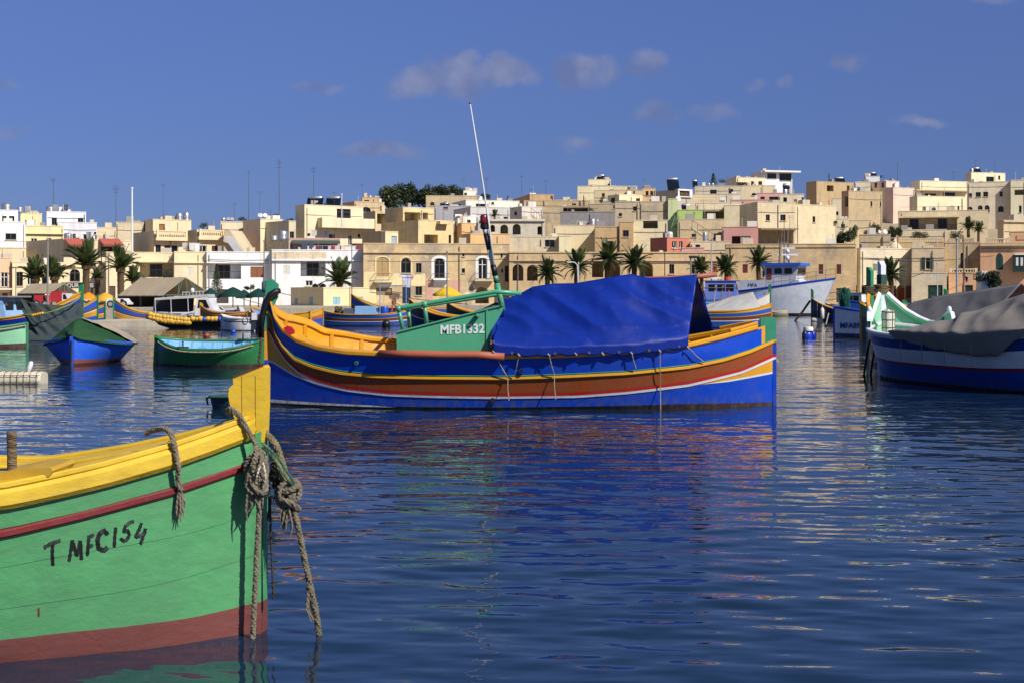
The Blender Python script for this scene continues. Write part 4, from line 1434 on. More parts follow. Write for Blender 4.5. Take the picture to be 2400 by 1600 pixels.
# wooden stairs, canopy posts and small roof clutter
def stairs(c, pts, d, label, col='#b9a67c', w=1.2):
    a, b = P(*px(c, *pts[0]), d), P(*px(c, *pts[1]), d)
    t = thing('outside_stair', label, 'stair', (b.x, b.y, min(a.z, b.z)))
    n = 14
    for i in range(n):
        q = a.lerp(b, (i + .5) / n)
        MB().obox((q.x - abs(b.x - a.x) / n / 2, d - w / 2, q.z - .35), (abs(b.x - a.x) / n - .003, 0, 0), (0, w, 0), (0, 0, .35)).build('step', mat(col, 'wall'), t)
    MB().tube([a + Vector((0, -w / 2, .9)), b + Vector((0, -w / 2, .9))], .04, 6).build('handrail', pl('#5a4a3a'), t)
    for i in range(5):
        q = a.lerp(b, i / 4)
        MB().tube([q + Vector((0, -w / 2, -.3)), q + Vector((0, -w / 2, .9))], .03, 5).build('handrail_post', pl('#5a4a3a'), t)


stairs('C', ((1650, 595), (1850, 725)), 208, 'outside stair with handrail below the wooden canopy')
stairs('C', ((175, 480), (278, 560)), 219, 'stone steps beside the arcaded house')
h = HOUSES['c14b']
w, ua, ub, za, zb = band('c14b', 1690, 462, 2080, 530)
for i in range(4):
    mb = MB()
    u = ua + (ub - ua) * i / 3
    bars(mb, w, [(u - .06, u + .06, za, zb - .003)], 1.9, .12)
    mb.build('canopy_post', pl('#6a5a44'), h.root)
a, b = P(*px('C', 1462, 610), 218), P(*px('C', 1500, 500), 218)
t = thing('ladder', 'green lattice ladder leaning on the pale green wall', 'ladder', a)
for s_ in (0, .7):
    MB().tube([a + Vector((s_, 0, 0)), b + Vector((s_, .6, 0))], .05, 5).build('ladder_rail', pl('#5f8a4a'), t)
for i in range(9):
    q = a.lerp(b, (i + .5) / 9) + Vector((0, .6 * (i + .5) / 9, 0))
    MB().tube([q, q + Vector((.7, 0, 0))], .04, 5).build('rung', pl('#5f8a4a'), t)
# red pipes on the stone roof house
for i, x in enumerate((1052, 1092)):
    a, b = P(*px('D', x, 792), 195.5), P(*px('D', x, 678), 195.5)
    MB().tube([a, b], .22, 8).build('red_pipe', pl('#8a3a2c'), HOUSES['d6'].root)
# little dome on the terrace
a = P(*px('D', 1165, 796), 185)
t = thing('stone_finial', 'pointed stone dome between the roofs of the stone houses', 'dome', a)
zz = P(*px('D', 1165, 700), 185).z - a.z
MB().lathe(a, [(1.0, -1), (1.0, 0), (.85, zz * .15), (.7, zz * .3), (.45, zz * .5), (.2, zz * .62), (.26, zz * .7), (.1, zz * .85), (.04, zz)], 12).build('dome', mat('#cdbb94', 'stone'), t, auto=50)


def clutter(key, seed):
    """downpipe, conduit, vents and low boxes that every lived-in roof and wall collects"""
    h = HOUSES[key]
    rnd = random.Random(seed)
    w, U = h.fw, h.U
    if U < 2:
        return
    lo = max(h.zb, h.zt - 7)
    u = U * rnd.choice((.04, .96, .5 + .3 * rnd.random()))
    MB().tube([w.p(u, lo, .09), w.p(u, h.zt - .4, .09), w.p(u, h.zt - .25, -.05)], .05, 6).build('downpipe', pl(rnd.choice(('#8a8478', '#6a5a48', '#b3aa98')), .6), h.root)
    if rnd.random() < .6:
        z = h.zt - rnd.uniform(.8, 1.6)
        MB().tube([w.p(U * .02, z, .05), w.p(U * .5, z - .08, .05), w.p(U * .98, z, .05)], .025, 5).build('conduit', pl('#4a443c'), h.root)
    for i in range(rnd.randint(1, 3)):
        c = w.p(U * rnd.uniform(.1, .9), h.zt - .28, -rnd.uniform(.8, 2.5))
        sx, sy, sz = rnd.uniform(.4, 1.5), rnd.uniform(.4, 1.0), rnd.uniform(.6, 1.35)
        MB().box(c, sx, sy, sz, math.atan2(w.u.y, w.u.x)).build('roof_box', mat(rnd.choice(('#c9b48a', '#b9a98c', '#d2cbbd', '#8f8a84')), 'wall'), h.root)
    if rnd.random() < .7:
        c = w.p(U * rnd.uniform(.1, .9), h.zt - .28, -rnd.uniform(.5, 2))
        MB().tube([c, c + Vector((0, 0, rnd.uniform(.9, 2.2)))], .045, 6).build('vent_pipe', pl(rnd.choice(('#9a968c', '#5a5650', '#c4beb0')), .6), h.root)
    if rnd.random() < .2 and h.d < 262:
        a, b = w.p(U * .1, h.zt - .28, -.6), w.p(U * rnd.uniform(.5, .9), h.zt - .28, -.6)
        for q in (a, b):
            MB().tube([q, q + Vector((0, 0, 1.5))], .03, 5).build('line_post', pl('#7a746a'), h.root)
        MB().tube([a + Vector((0, 0, 1.45)), b + Vector((0, 0, 1.45))], .015, 4).build('washing_line', pl('#8a857a'), h.root)
        for j in range(rnd.randint(2, 5)):
            q = a.lerp(b, rnd.uniform(.08, .85)) + Vector((0, 0, 1.44))
            d_ = (b - a).normalized() * rnd.uniform(.4, .8)
            MB().prism([q, q + d_, q + d_ * .96 + Vector((0, 0, -rnd.uniform(.6, 1.1))), q + d_ * .05 + Vector((0, 0, -.9))], w.n * .02).build('hanging_cloth', mat(rnd.choice(('#d8d6d2', '#c9c4ba', '#aeb4c4', '#8a8f9a', '#d2c2b4', '#4a4f60')), 'cloth'), h.root)


cols = ['#d8d6d2', '#b03a4a', '#283048', '#d4cfc8', '#9a2a3a', '#e0dcd4', '#3a3f6a', '#c88a8a', '#2a2a3a', '#c8c8d0']
for i_, k_ in enumerate(list(HOUSES)):
    if k_ not in ('b2', 'd9b', 'd8c', 'd10', 'd7', 'c7b'):
        clutter(k_, 100 + i_)
# laundry
cols = ['#d8d6d2', '#b03a4a', '#283048', '#d4cfc8', '#9a2a3a', '#e0dcd4', '#3a3f6a', '#c88a8a', '#2a2a3a', '#c8c8d0']
a, b = P(*px('B', 430, 772), 183), P(*px('B', 920, 768), 183)
t = thing('clothes_line', 'line of red, white and dark laundry on the pink terrace', 'laundry', a)
MB().tube([a, b], .02, 5).build('line', pl('#c8c4ba'), t)
for sx, q in ((0, a), (1, b)):
    MB().tube([q - Vector((0, 0, 2.2)), q + Vector((0, 0, .1))], .05, 6).build('line_post', pl('#77716a'), t)
for i in range(22):
    q = a.lerp(b, (i + .2) / 22)
    w_ = .5 + .35 * random.random()
    hh = .9 + .9 * random.random()
    pts = [q, q + Vector((w_, 0, 0)), q + Vector((w_ * .95, .1 * random.random(), -hh)), q + Vector((.04, .1 * random.random(), -hh * .95))]
    MB().prism(pts, (0, .02, 0)).build('hanging_cloth', mat(cols[i % 10], 'cloth'), t)
w, ua, ub, za, zb = band('b4', 330, 722, 770, 736)
mb = MB().obox(w.p(ua, zb, 0), w.u * (ub - ua), w.n * 2.0 + Vector((0, 0, -.5)), (0, 0, .05))
mb.build('shade_canopy', mat('#4f5a50', 'cloth'), HOUSES['b4'].root)
# washing on the balcony of the ochre house
a = P(*px('B', 1300, 1040), 174.6)
t = thing('clothes_line', 'white and pink washing hung from the ochre house wall', 'laundry', a)
MB().tube([a, P(*px('B', 1465, 1036), 174.6)], .03, 5).build('line', pl('#8a8478'), t)
for (x0, x1, y1, col) in ((1335, 1370, 1090, '#d8dae6'), (1362, 1420, 1155, '#c3c9e0'), (1418, 1450, 1085, '#dfa8a8'), (1308, 1334, 1062, '#cfcad0'), (1384, 1402, 1120, '#aab2d4')):
    q = [P(*px('B', x0, 1040), 174.5), P(*px('B', x1, 1038), 174.5), P(*px('B', x1 - 6, y1), 174.4), P(*px('B', x0 + 8, y1 - 5), 174.45)]
    MB().prism(q, (0, .04, 0)).build('hanging_cloth', mat(col, 'cloth'), t)
# air conditioners
for (c, x0, y0, x1, y1, d, lab) in [('B', 505, 1130, 570, 1160, 174.6, 'left air conditioner behind the low yellow house'), ('B', 578, 1130, 640, 1160, 174.6, 'right air conditioner behind the low yellow house'),
                                    ('B', 1945, 1145, 2005, 1185, 174.9, 'white air conditioner on the ochre house'), ('D', 1490, 412, 1546, 462, 246.5, 'twin fan air conditioner on the villa terrace')]:
    a, b = P(*px(c, x0, y1), d), P(*px(c, x1, y0), d)
    t = thing('air_conditioner', lab, 'air conditioner', a, 'air conditioners on the walls')
    MB().obox(a, (b.x - a.x, 0, 0), (0, .4, 0), (0, 0, b.z - a.z)).build('case', pl('#d4d2c8'), t)
    MB().lathe(((a.x * .4 + b.x * .6), d - .03, (a.z + b.z) / 2), [(.36, 0), (.36, .03)], 14, axis='y').build('fan_grille', pl('#3a3a3a'), t)

# ---------------------------------------------------------------- palms, trees, shrubs
FR = []
for dr in (.35, .75, 1.15):
    mb = MB()
    pts = []
    n = 16
    for i in range(n + 1):
        s_ = i / n
        pts.append(Vector((s_ * (1 - .12 * dr * s_), 0, .28 * s_ - dr * .62 * s_ ** 2.2)))
    mb.tube(pts[:-1], [.014 * (1 - .8 * i / n) for i in range(n)], 4, False)
    for i in range(2, n + 1):
        for sd in (-1, 1):
            for h_ in (0, .5):
                p = pts[i - 1].lerp(pts[i], h_)
                s_ = (i - 1 + h_) / n
                ln = .21 * math.sin(math.pi * min(1, .12 + s_ * .95)) ** .6 + .03
                tip = p + Vector((ln * .65, sd * ln * .72, .05 - .5 * ln * (.4 + dr * .5)))
                wv = Vector((.017, 0, .004))
                mb.add([p - wv, p + wv, tip.lerp(p, .35) + wv * 1.2, tip], ((0, 1, 2, 3),))
    FR.append(mb.mesh('frond'))
LEAFM = [mat('#3d4f22', 'leaf'), mat('#4a5a2a', 'leaf'), mat('#33451f', 'leaf')]


def palm(x, y, r, d, label, n=44, upright=False, skirt=True, base=None, tr=None):
    c = P(x, y, d)
    fl = r * d / F * 1.3
    zb = 1.0 if base is None else base
    t = thing('palm_tree', label, 'palm tree', (c.x, c.y, zb), 'palm trees')
    rnd = random.Random(int(x * 7 + y))
    t.rotation_euler = (rnd.uniform(-.05, .05), rnd.uniform(-.06, .06), 0)
    H = c.z - zb
    k = tr or fl * .12
    prof = [(k * 1.25, 0)]
    for i in range(1, 13):
        prof += [(k * (1.02 + .1 * (i % 2)), H * i / 13)]
    prof += [(k * 1.4, H - fl * .12), (k * 1.5, H), (k * .6, H + fl * .1)]
    MB().lathe((c.x, c.y, zb), prof, 9).build('trunk', mat('#6a5236', 'bark'), t, auto=60)
    for i in range(n):
        q = i / n
        el = R(78 - q * (95 if not skirt else 120)) if not upright else R(82 - q * 70)
        ti = 0 if q < .3 else (1 if q < .75 else 2)
        me = FR[ti]
        nm = me.copy() if False else me
        o = bpy.data.objects.new('frond', nm)
        COL.objects.link(o)
        o.parent = t
        o.location = (0, 0, H)
        s_ = fl * (.72 + .42 * rnd.random()) * (1 if q < .8 else .85)
        o.scale = (s_, s_, s_)
        o.rotation_euler = (rnd.uniform(-.3, .3), -el, i * 2.399 + rnd.uniform(-.2, .2))
    return t


for me in FR:
    me.materials.append(LEAFM[0])
for (x, y, r, lab, up) in [(86, 648, 40, 'leftmost date palm of the left cluster by the beige shed', True), (132, 645, 38, 'second date palm of the left cluster', True), (200, 618, 46, 'tallest date palm of the left cluster with thick trunk', True),
                           (228, 648, 20, 'small palm right of the tallest left palm', True), (284, 625, 42, 'palm with brown trunk beside the large boat shed', True), (314, 655, 28, 'bushy low palm behind the large boat shed', True)]:
    palm(x, y + 6, r * 1.1, 150 if r > 30 else 154, lab, 34, up, False, tr=.34 if r > 30 else .2)
palm(796, 660, 48, 172, 'wide spreading palm above the low yellow house', 32, False, False, tr=.35)
for (x, y, r, lab) in [(1282, 640, 31, 'leftmost fan palm behind the blue tarpaulin'), (1350, 628, 34, 'second fan palm behind the blue tarpaulin'), (1422, 608, 34, 'tallest fan palm before the stone arches'),
                       (1485, 618, 34, 'fourth fan palm, right of the stone arches'), (1646, 632, 24, 'thin palm above the tarpaulin pole end'), (1706, 632, 28, 'fan palm left of the trawler behind the blue cabin'),
                       (1780, 616, 28, 'fan palm just left of the trawler wheelhouse'), (2090, 646, 32, 'palm behind the white stem of the covered boat')]:
    palm(x, y, r * 1.14, 166.5, lab, 36 + int(x) % 9, False, True)
palm(2269, 533, 22, 240, 'left little palm on the villa garden terrace', 30, False, False, gz(76, 240))
palm(2293, 540, 18, 238, 'right little palm on the villa garden terrace', 30, False, False, gz(76, 238))
palm(1156, 508, 14, 236, 'tiny palm behind the arcaded house', 26, False, False, gz(0, 236))


def tree(name, x, y, rx, ry, d, label, cat='tree', leaf=None, n=1500, cone=False, base=None, lobes=9, size=1.0):
    c = P(x, y, d)
    RX, RZ = rx * d / F, ry * d / F
    zb = gz(c.x, c.y) if base is None else base
    zb = min(zb, c.z - RZ * .9)
    t = thing(name, label, cat, (c.x, c.y, zb))
    rnd = random.Random(int(x * 13 + y * 7))
    MB().tube([(c.x, c.y, zb), (c.x + .1 * RX, c.y, (zb + c.z) / 2), (c.x, c.y, c.z + RZ * .3)], [max(.08, RX * .09), RX * .06, .02], 7).build('trunk', mat('#5a4a36', 'bark'), t)
    for i in range(3):
        a = i * 2.1 + rnd.random()
        q = Vector((c.x, c.y, c.z - RZ * .6))
        MB().tube([q, q + Vector((math.cos(a) * RX * .5, math.sin(a) * RX * .4, RZ * .7))], [RX * .04, .01], 5).build('limb', mat('#5a4a36', 'bark'), t)
    lb = []
    for i in range(lobes):
        if cone:
            h_ = (i + .5) / lobes
            lb.append((0, 0, RZ * (2 * h_ - 1), RX * (1.05 - .9 * h_), RZ * 1.5 / lobes))
        else:
            a, e = rnd.random() * 6.28, rnd.uniform(-.7, 1)
            q = rnd.uniform(.35, .68)
            lb.append((math.cos(a) * RX * q * math.cos(e), math.sin(a) * RX * q, RZ * q * math.sin(e), RX * rnd.uniform(.3, .5), RZ * rnd.uniform(.3, .52)))
    mb = MB()
    s0 = max(.05, min(RX, RZ) * .085) * size
    for i in range(n):
        (lx, ly, lz, lr, lh) = lb[i % lobes]
        v = Vector((rnd.gauss(0, 1), rnd.gauss(0, 1), rnd.gauss(0, 1))).normalized() * (rnd.random() ** .33)
        p = Vector((c.x + lx + v.x * lr, c.y + ly + v.y * lr, c.z + lz + v.z * lh))
        s_ = s0 * rnd.uniform(.6, 1.4)
        a = Vector((rnd.gauss(0, 1), rnd.gauss(0, 1), rnd.gauss(0, 1))).normalized()
        b = a.cross(Vector((rnd.gauss(0, 1), rnd.gauss(0, 1), rnd.gauss(0, 1)))).normalized()
        mb.add([p - a * s_, p + b * s_ * .6, p + a * s_ * 1.1, p - b * s_ * .6], ((0, 1, 2, 3),))
    o = mb.build('crown', leaf or LEAFM[0], t)
    return t


DK = mat('#2f3d1c', 'leaf')
for a in [('pine_tree', 910, 468, 36, 34, 310, 'left dark tree of the skyline grove'), ('pine_tree', 952, 462, 38, 34, 315, 'tallest dark tree of the skyline grove'),
          ('pine_tree', 990, 464, 36, 32, 312, 'right dark tree of the tall skyline grove'), ('pine_tree', 1028, 452, 32, 22, 330, 'low tree behind the long ochre villa'),
          ('pine_tree', 1066, 450, 32, 19, 335, 'low tree right behind the long ochre villa'), ('pine_tree', 1138, 462, 16, 10, 330, 'small dark tree right of the skyline dishes')]:
    tree(*a, leaf=DK, n=2200, lobes=13)
for a in [('cypress', 508, 652, 17, 32, 150, 'dark cone shaped cypress before the white house', 5000, 1.0), ('cypress', 1368, 474, 5, 15, 284, 'slim cypress on the central slope', 500, None), ('cypress', 1359, 480, 6, 9, 284, 'short conifer left of the slim cypress', 400, None),
          ('cypress', 1274, 482, 5, 11, 285, 'small cypress left of the long grey wall', 400, None), ('cypress', 1943, 416, 4, 10, 345, 'tiny cypress on the right skyline', 300, None),
          ('cypress', 1190, 467, 5, 8, 330, 'tiny conifer at the left of the central skyline', 300, None), ('cypress', 1672, 420, 11, 13, 365, 'dark conifer left of the white modern villa', 600, None)]:
    tree(a[0], *a[1:6], a[6], leaf=DK, n=a[7], cone=True, lobes=9, base=a[8], size=1.2 if a[7] < 1000 else .6)
for a in [('shrub', 1692, 425, 13, 8, 366, 'round dark shrub beside the skyline conifer', 500), ('shrub', 1978, 560, 24, 25, 190, 'dark green shrub right of the square beige house', 2200),
          ('olive_tree', 2002, 545, 16, 22, 192, 'grey green tree above the dark shrub', 1500), ('olive_tree', 2052, 538, 14, 20, 200, 'grey green tree left of the satellite dishes', 1300),
          ('shrub', 2095, 545, 22, 22, 205, 'green bush behind the satellite dishes', 1800), ('shrub', 2155, 552, 26, 12, 222, 'rounded hedge on the terrace wall', 1500),
          ('shrub', 2240, 552, 20, 13, 222, 'loose bush below the little palms', 1100), ('shrub', 2316, 655, 40, 26, 160, 'large feathery bush before the orange villa', 3200),
          ('shrub', 476, 530, 16, 9, 225, 'bush top behind the balustraded houses', 900), ('shrub', 569, 514, 12, 8, 225, 'small tree top right of the blue tank', 700),
          ('shrub', 586, 674, 16, 9, 150, 'grey green bush above the dark green parasols', 900), ('shrub', 1410, 470, 9, 12, 283, 'plants beside the dish under the skyline house', 500),
          ('shrub', 645, 506, 12, 8, 225, 'bush behind the pair of dishes', 500), ('shrub', 680, 516, 12, 6, 222, 'low bush left of the tall cream house', 500), ('shrub', 1390, 492, 18, 6, 258, 'low green shrubs beside the dark veranda', 600),
          ('shrub', 1958, 525, 7, 10, 200, 'thin potted bush right of the beige house', 400), ('shrub', 393, 640, 9, 8, 173.5, 'leafy plant in the dark loggia', 400)]:
    tree(a[0], *a[1:6], a[6], cat='shrub' if a[0] == 'shrub' else 'tree', leaf=LEAFM[1] if a[0] == 'olive_tree' else DK if a[3] > 18 else LEAFM[2], n=a[7],
         base=1.0 if a[5] < 178 else None)
# ---------------------------------------------------------------- boats
class Hull:
    """double-ended wooden hull: s runs from bow to stern, l to the side (plus = towards the viewer), z up"""

    def __init__(s, bow, aft, L, B, k=2.5, zmid=.9, flare=.28, heel=0.0, rake=0.0, mid=1.0, skew=1.0):
        s.bow = Vector((bow[0], bow[1], 0))
        a = Vector((aft[0], aft[1], 0)).normalized()
        n = Vector((a.y, -a.x, 0))
        if n.y > 0:
            n = -n
        s.a, s.n, s.L, s.B, s.k, s.zm, s.fl, s.heel, s.rake, s.skew = a, n, L, B, k, zmid, flare, heel, rake, skew

    def half(s, q, z):
        t = min(max(q / s.L, 0), 1) ** s.skew
        p = 1 - abs(2 * t - 1) ** s.k
        f = 1 - s.fl + s.fl * min(1, max(0, z) / s.zm)
        if z < 0:
            f = (1 - s.fl) * max(.25, 1 + z * 1.1)
        return max(.045, s.B / 2 * p * f)

    def pt(s, q, l, z):
        t = min(max(q / s.L, 0), 1)
        e = q - s.rake * max(z, -.5) * (1 - t) ** 2
        v = s.bow + s.a * e + s.n * l
        w = s.half(q, z)
        hl = s.heel(q) if callable(s.heel) else s.heel
        return Vector((v.x, v.y, z + (w - l) * hl))

    def skin(s, q, z, side, off=0.0):
        return s.pt(q, side * (s.half(q, z) + off), z)

    def hit(s, x, y, side=1):
        lo, hi = max(1.0, s.bow.y - s.L - 3), s.bow.y + s.L + 3
        lo, hi = (s.bow.y - 4, s.bow.y + 4) if s.L < 12 else (lo, hi)
        lo = max(lo, 2.0)
        for _ in range(50):
            d = (lo + hi) / 2
            p = P(x, y, d)
            r = p - s.bow
            q, l = r.dot(s.a), r.dot(s.n)
            z = p.z
            if l - side * s.half(q, z) > 0:
                lo = d
            else:
                hi = d
        return q, z

    def curve(s, pts, side=1):
        v = sorted(s.hit(x, y, side) for x, y in pts)
        X, Z = [a for a, b in v], [b for a, b in v]
        return lambda q: float(np.interp(q, X, Z))

    def ss(s, n, s0=0.0, s1=None):
        s1 = s.L if s1 is None else s1
        return [s0 + (s1 - s0) * (.5 - .5 * math.cos(math.pi * i / n)) for i in range(n + 1)]

    def band(s, name, root, zlo, zhi, m, off=0.0, n=56, mlev=4, s0=0.0, s1=None, sides=(1, -1), inner=False):
        mb = MB()
        for sd in sides:
            rows = []
            for q in s.ss(n, s0, s1):
                a, b = zlo(q), max(zlo(q), zhi(q))
                rows.append([s.skin(q, a + (b - a) * j / mlev, sd, off) for j in range(mlev + 1)])
            mb.grid(rows, flip=(sd > 0) != inner)
        mb.f = [f for f in mb.f if (Vector(mb.v[f[0]]) - Vector(mb.v[f[2]])).length > 1e-5]
        return mb.build(name, m, root, smooth=True)

    def rail(s, name, root, zf, m, w=.14, h=.08, out=.04, n=56, s0=0.0, s1=None, sides=(1, -1)):
        """rounded square bar along the sheer"""
        for sd in sides:
            rows = []
            e = min(w, h) * .22
            for q in s.ss(n, s0, s1):
                z = zf(q)
                b = s.half(q, z)
                prof = [(out, e), (out, h - e), (out - e, h), (out - w + e, h), (out - w, h - e), (out - w, e), (out - w + e, 0), (out - e, 0), (out, e)]
                rows.append([s.pt(q, sd * max(b + dl, .003), z) + Vector((0, 0, dz)) for dl, dz in prof])
            mb = MB().grid(rows, flip=sd < 0)
            mb.build(name, m, root, auto=35)

    def deck(s, name, root, zf, m, n=40, s0=0.0, s1=None, inset=.05, camber=.04):
        rows = []
        for q in s.ss(n, s0, s1):
            z = zf(q)
            b = max(.01, s.half(q, z) - inset)
            rows.append([s.pt(q, b * j / 4, z + camber * (1 - (j / 4) ** 2)) for j in range(-4, 5)])
        return MB().grid(rows, flip=True).build(name, m, root, smooth=True)


def post(root, hull, q0, q1, z0, z1, w, m, name='stem_post', topcut=.12):
    """upright timber at the end of a hull, from q0 to q1 along its length"""
    poly = [hull.pt(q0, 0, z0), hull.pt(q1, 0, z0), hull.pt(q1, 0, z1 - topcut), hull.pt(q1 * .4 + q0 * .6, 0, z1), hull.pt(q0, 0, z1)]
    for p, z in zip(poly, (z0, z0, z1 - topcut, z1, z1)):
        p.z = z
    poly = [p + hull.n * (w / 2) for p in poly]
    return MB().prism(poly, -hull.n * w).build(name, m, root, recalc=True)


def drape(name, root, top, bottom, m, n=60, mm=22, bulge=.0, fold=.05, seed=0, thick=.012, mid=None, fm=.8, scallop=0):
    """cloth hanging between two polylines"""
    def res(pts):
        pts = [Vector(p) for p in pts]
        L_ = [0]
        for a, b in zip(pts, pts[1:]):
            L_.append(L_[-1] + (b - a).length)
        out = []
        for i in range(n + 1):
            t = L_[-1] * i / n
            k = max(j for j in range(len(L_)) if L_[j] <= t + 1e-9)
            k = min(k, len(pts) - 2)
            f = (t - L_[k]) / max(1e-9, L_[k + 1] - L_[k])
            out.append(pts[k].lerp(pts[k + 1], min(1, f)))
        return out
    T, B_ = res(top), res(bottom)
    M_ = res(mid) if mid else None
    rows = []
    for i in range(n + 1):
        r = []
        along = (T[min(i + 1, n)] - T[max(i - 1, 0)]).normalized()
        for j in range(mm + 1):
            f = j / mm
            if M_:
                p = T[i].lerp(M_[i], f / fm) if f < fm else M_[i].lerp(B_[i], (f - fm) / (1 - fm))
            else:
                p = T[i].lerp(B_[i], f)
            nn = along.cross(B_[i] - T[i]).normalized()
            if nn.z < 0:
                nn = -nn
            w = 1.0 * mnoise.noise((i / n * 3.2 - f * 1.1 + seed, f * .8 + seed * 2, seed)) + 1.35 * (.3 - abs(mnoise.noise((i / n * 5.5 - f * 2.8, f * 1.1 + i / n, seed + 5)))) * 2 + .14 * mnoise.noise((i / n * 21 - f * 3, f * 3, seed + 9))
            e = math.sin(math.pi * min(1, f * 1.08 + .05)) ** .6 if 0 < f else 0
            if M_ and f > fm:
                e *= .3
            if scallop:
                p = p - Vector((0, 0, .035 * abs(math.sin(math.pi * scallop * i / n)) * max(0, f - .8) / .2))
            if M_ and j in (mm // 3, 2 * mm // 3):
                p = p + nn * .008
            r.append(p + nn * (fold * w * e - bulge * math.sin(math.pi * f)))
        rows.append(r)
    mb = MB().grid(rows)
    o = mb.build(name, m, root, smooth=True)
    md = o.modifiers.new('thickness', 'SOLIDIFY')
    md.thickness = thick
    return o


def sheerfn(L, zb, zm, zs, pb=2.4, eb=.45):
    def f(q):
        t = q / L
        return zm + (zb - zm) * max(0, 1 - t / eb) ** pb + (zs - zm) * max(0, (t - .6) / .4) ** 2
    return f


def boat(name, label, x, d, aft, L, B, zb, zm, zs, bands, rail, inner='#c9a24a', deckcol=None, stem=None, stern=None, k=2.4, drop=.3, worn=False,
         railw=.13, railh=.08, n=40, group=None, deckz=None, cat='boat', rake=0.0, flare=.28, heel=0.0):
    h = Hull(((x - 1200) / F * d, d), aft, L, B, k, zm, flare, rake=rake, heel=heel)
    root = thing(name, label, cat, h.pt(L / 2, 0, 0), group)
    sh = sheerfn(L, zb, zm, zs)
    K = 'worn' if worn else 'paint'
    h.band('hull_bottom', root, lambda q: -.45, lambda q: .05, mat('#4a2a22', K), n=n)
    last = .05
    for (f0, f1, col) in bands:
        h.band('hull_strake', root, lambda q, f0=f0: max(.05, f0 * sh(q)), lambda q, f1=f1: max(.05, f1 * sh(q)), mat(col, K), n=n)
    h.rail('gunwale', root, sh, mat(rail, K), railw, railh, n=n)
    dz = deckz or (lambda q: max(sh(q) - drop, .15) if sh(q) < zm * 1.6 else max(zm * 1.15 - drop, sh(q) - 2.2 * drop))
    h.band('bulwark_lining', root, dz, sh, mat(inner, K), off=-.05, n=n, inner=True, mlev=2)
    h.deck('deck', root, dz, mat(deckcol or inner, K), n=n)
    for (i, q) in enumerate([L * (.08 + .84 * j / 9) for j in range(10)]):
        for sd in (1, -1):
            a, b = h.skin(q, dz(q) + .01, sd, -.08), h.skin(q, sh(q), sd, -.08)
            MB().obox(a - h.a * .03, h.a * .06, h.n * (sd * .03), b - a).build('frame_rib', mat(inner, K), root)
    if stem:
        post(root, h, -.05, .16, -.3, stem[0], .1, mat(stem[1], K))
    else:
        post(root, h, -.05, .1, -.3, sh(0) + .08, .09, mat(rail, K))
    if stern:
        post(root, h, L + .05, L - .14, -.3, stern[0], .1, mat(stern[1], K), 'stern_post')
    else:
        post(root, h, L + .05, L - .1, -.3, sh(L) + .06, .09, mat(rail, K), 'stern_post')
    h.sh, h.dz, h.root = sh, dz, root
    return h


ROPE = mat('#857a66', 'rope')
ROPEL = mat('#b3a78c', 'rope')
ROPEG = mat('#2f6a52', 'rope')


def twist(mb, pts, r, strands=3, pitch=.062, n=5, seg=4):
    """laid rope: strands winding round a path"""
    P_ = [Vector(p) for p in pts]
    fine = []
    for i in range(len(P_) - 1):
        p0, p1, p2, p3 = P_[max(i - 1, 0)], P_[i], P_[i + 1], P_[min(i + 2, len(P_) - 1)]
        m = max(2, int((p2 - p1).length / (pitch / seg)))
        for j in range(m):
            t = j / m
            fine.append(.5 * ((2 * p1) + (p2 - p0) * t + (2 * p0 - 5 * p1 + 4 * p2 - p3) * t * t + (3 * p1 - p0 - 3 * p2 + p3) * t ** 3))
    fine.append(P_[-1])
    dist = 0
    fr = []
    for i, p in enumerate(fine):
        t = (fine[min(i + 1, len(fine) - 1)] - fine[max(i - 1, 0)]).normalized()
        a = t.cross(Vector((.3, .8, .1))).normalized()
        b = t.cross(a)
        if i:
            dist += (p - fine[i - 1]).length
        fr.append((p, a, b, dist))
    for k in range(strands):
        q = []
        for (p, a, b, ds) in fr:
            w = 2 * math.pi * (ds / pitch + k / strands)
            q.append(p + (a * math.cos(w) + b * math.sin(w)) * r * .44)
        mb.tube(q, r * .6, n)
    return mb


# ===== the big blue luzzu
D0 = 24.2
X0 = (622 - 1200) / F * D0
X1 = (1818 - 1200) / F * D0
mh = Hull((X0, D0), (1, 0), X1 - X0, 2.7, 2.9, .9, .25, heel=lambda q: float(np.interp(q, [0, .35, .6, .9, 1.75, 2.6, 4.5, 9], [.3, .36, .32, .17, .08, .045, .02, .01])))
big = thing('fishing_boat', 'large blue, brown and yellow luzzu with blue tarpaulin, moored across the middle', 'boat', mh.pt(mh.L / 2, 0, 0))
Lm = mh.L
BLUE, BLU2, YELO, BRN, RED, WHT, TEAL = pt('#033fb4', .2), pt('#0443bd', .2), pt('#d8981a', .24), pt('#92481c', .24), pt('#b8161c', .25), pt('#d2d2cc', .3), pt('#35916c', .3)
sheer = mh.curve([(622, 707), (634, 715), (642.6, 750), (661.6, 777.8), (694, 802), (743, 820), (811, 831), (889, 835), (1000, 838), (1180, 841), (1324, 838), (1469, 829.6), (1613, 815), (1690, 797), (1768, 775), (1816, 762)])
rubt = mh.curve([(622, 728), (630, 736), (637, 745), (645, 783), (661.6, 810.5), (689, 837.7), (729.7, 854), (797.7, 869), (879, 877), (988, 880), (1124, 881), (1180, 881.6), (1324, 877), (1469, 870), (1613.6, 855.6), (1700, 838), (1758, 819.5), (1816, 795)])
redt = mh.curve([(622, 762), (637, 783), (651, 810.5), (670, 837.7), (702, 867.6), (743, 886.7), (811, 904), (906.5, 915), (1015, 919), (1151, 921.5), (1353, 919), (1469, 910.5), (1613.6, 893), (1738, 863), (1816, 829)])
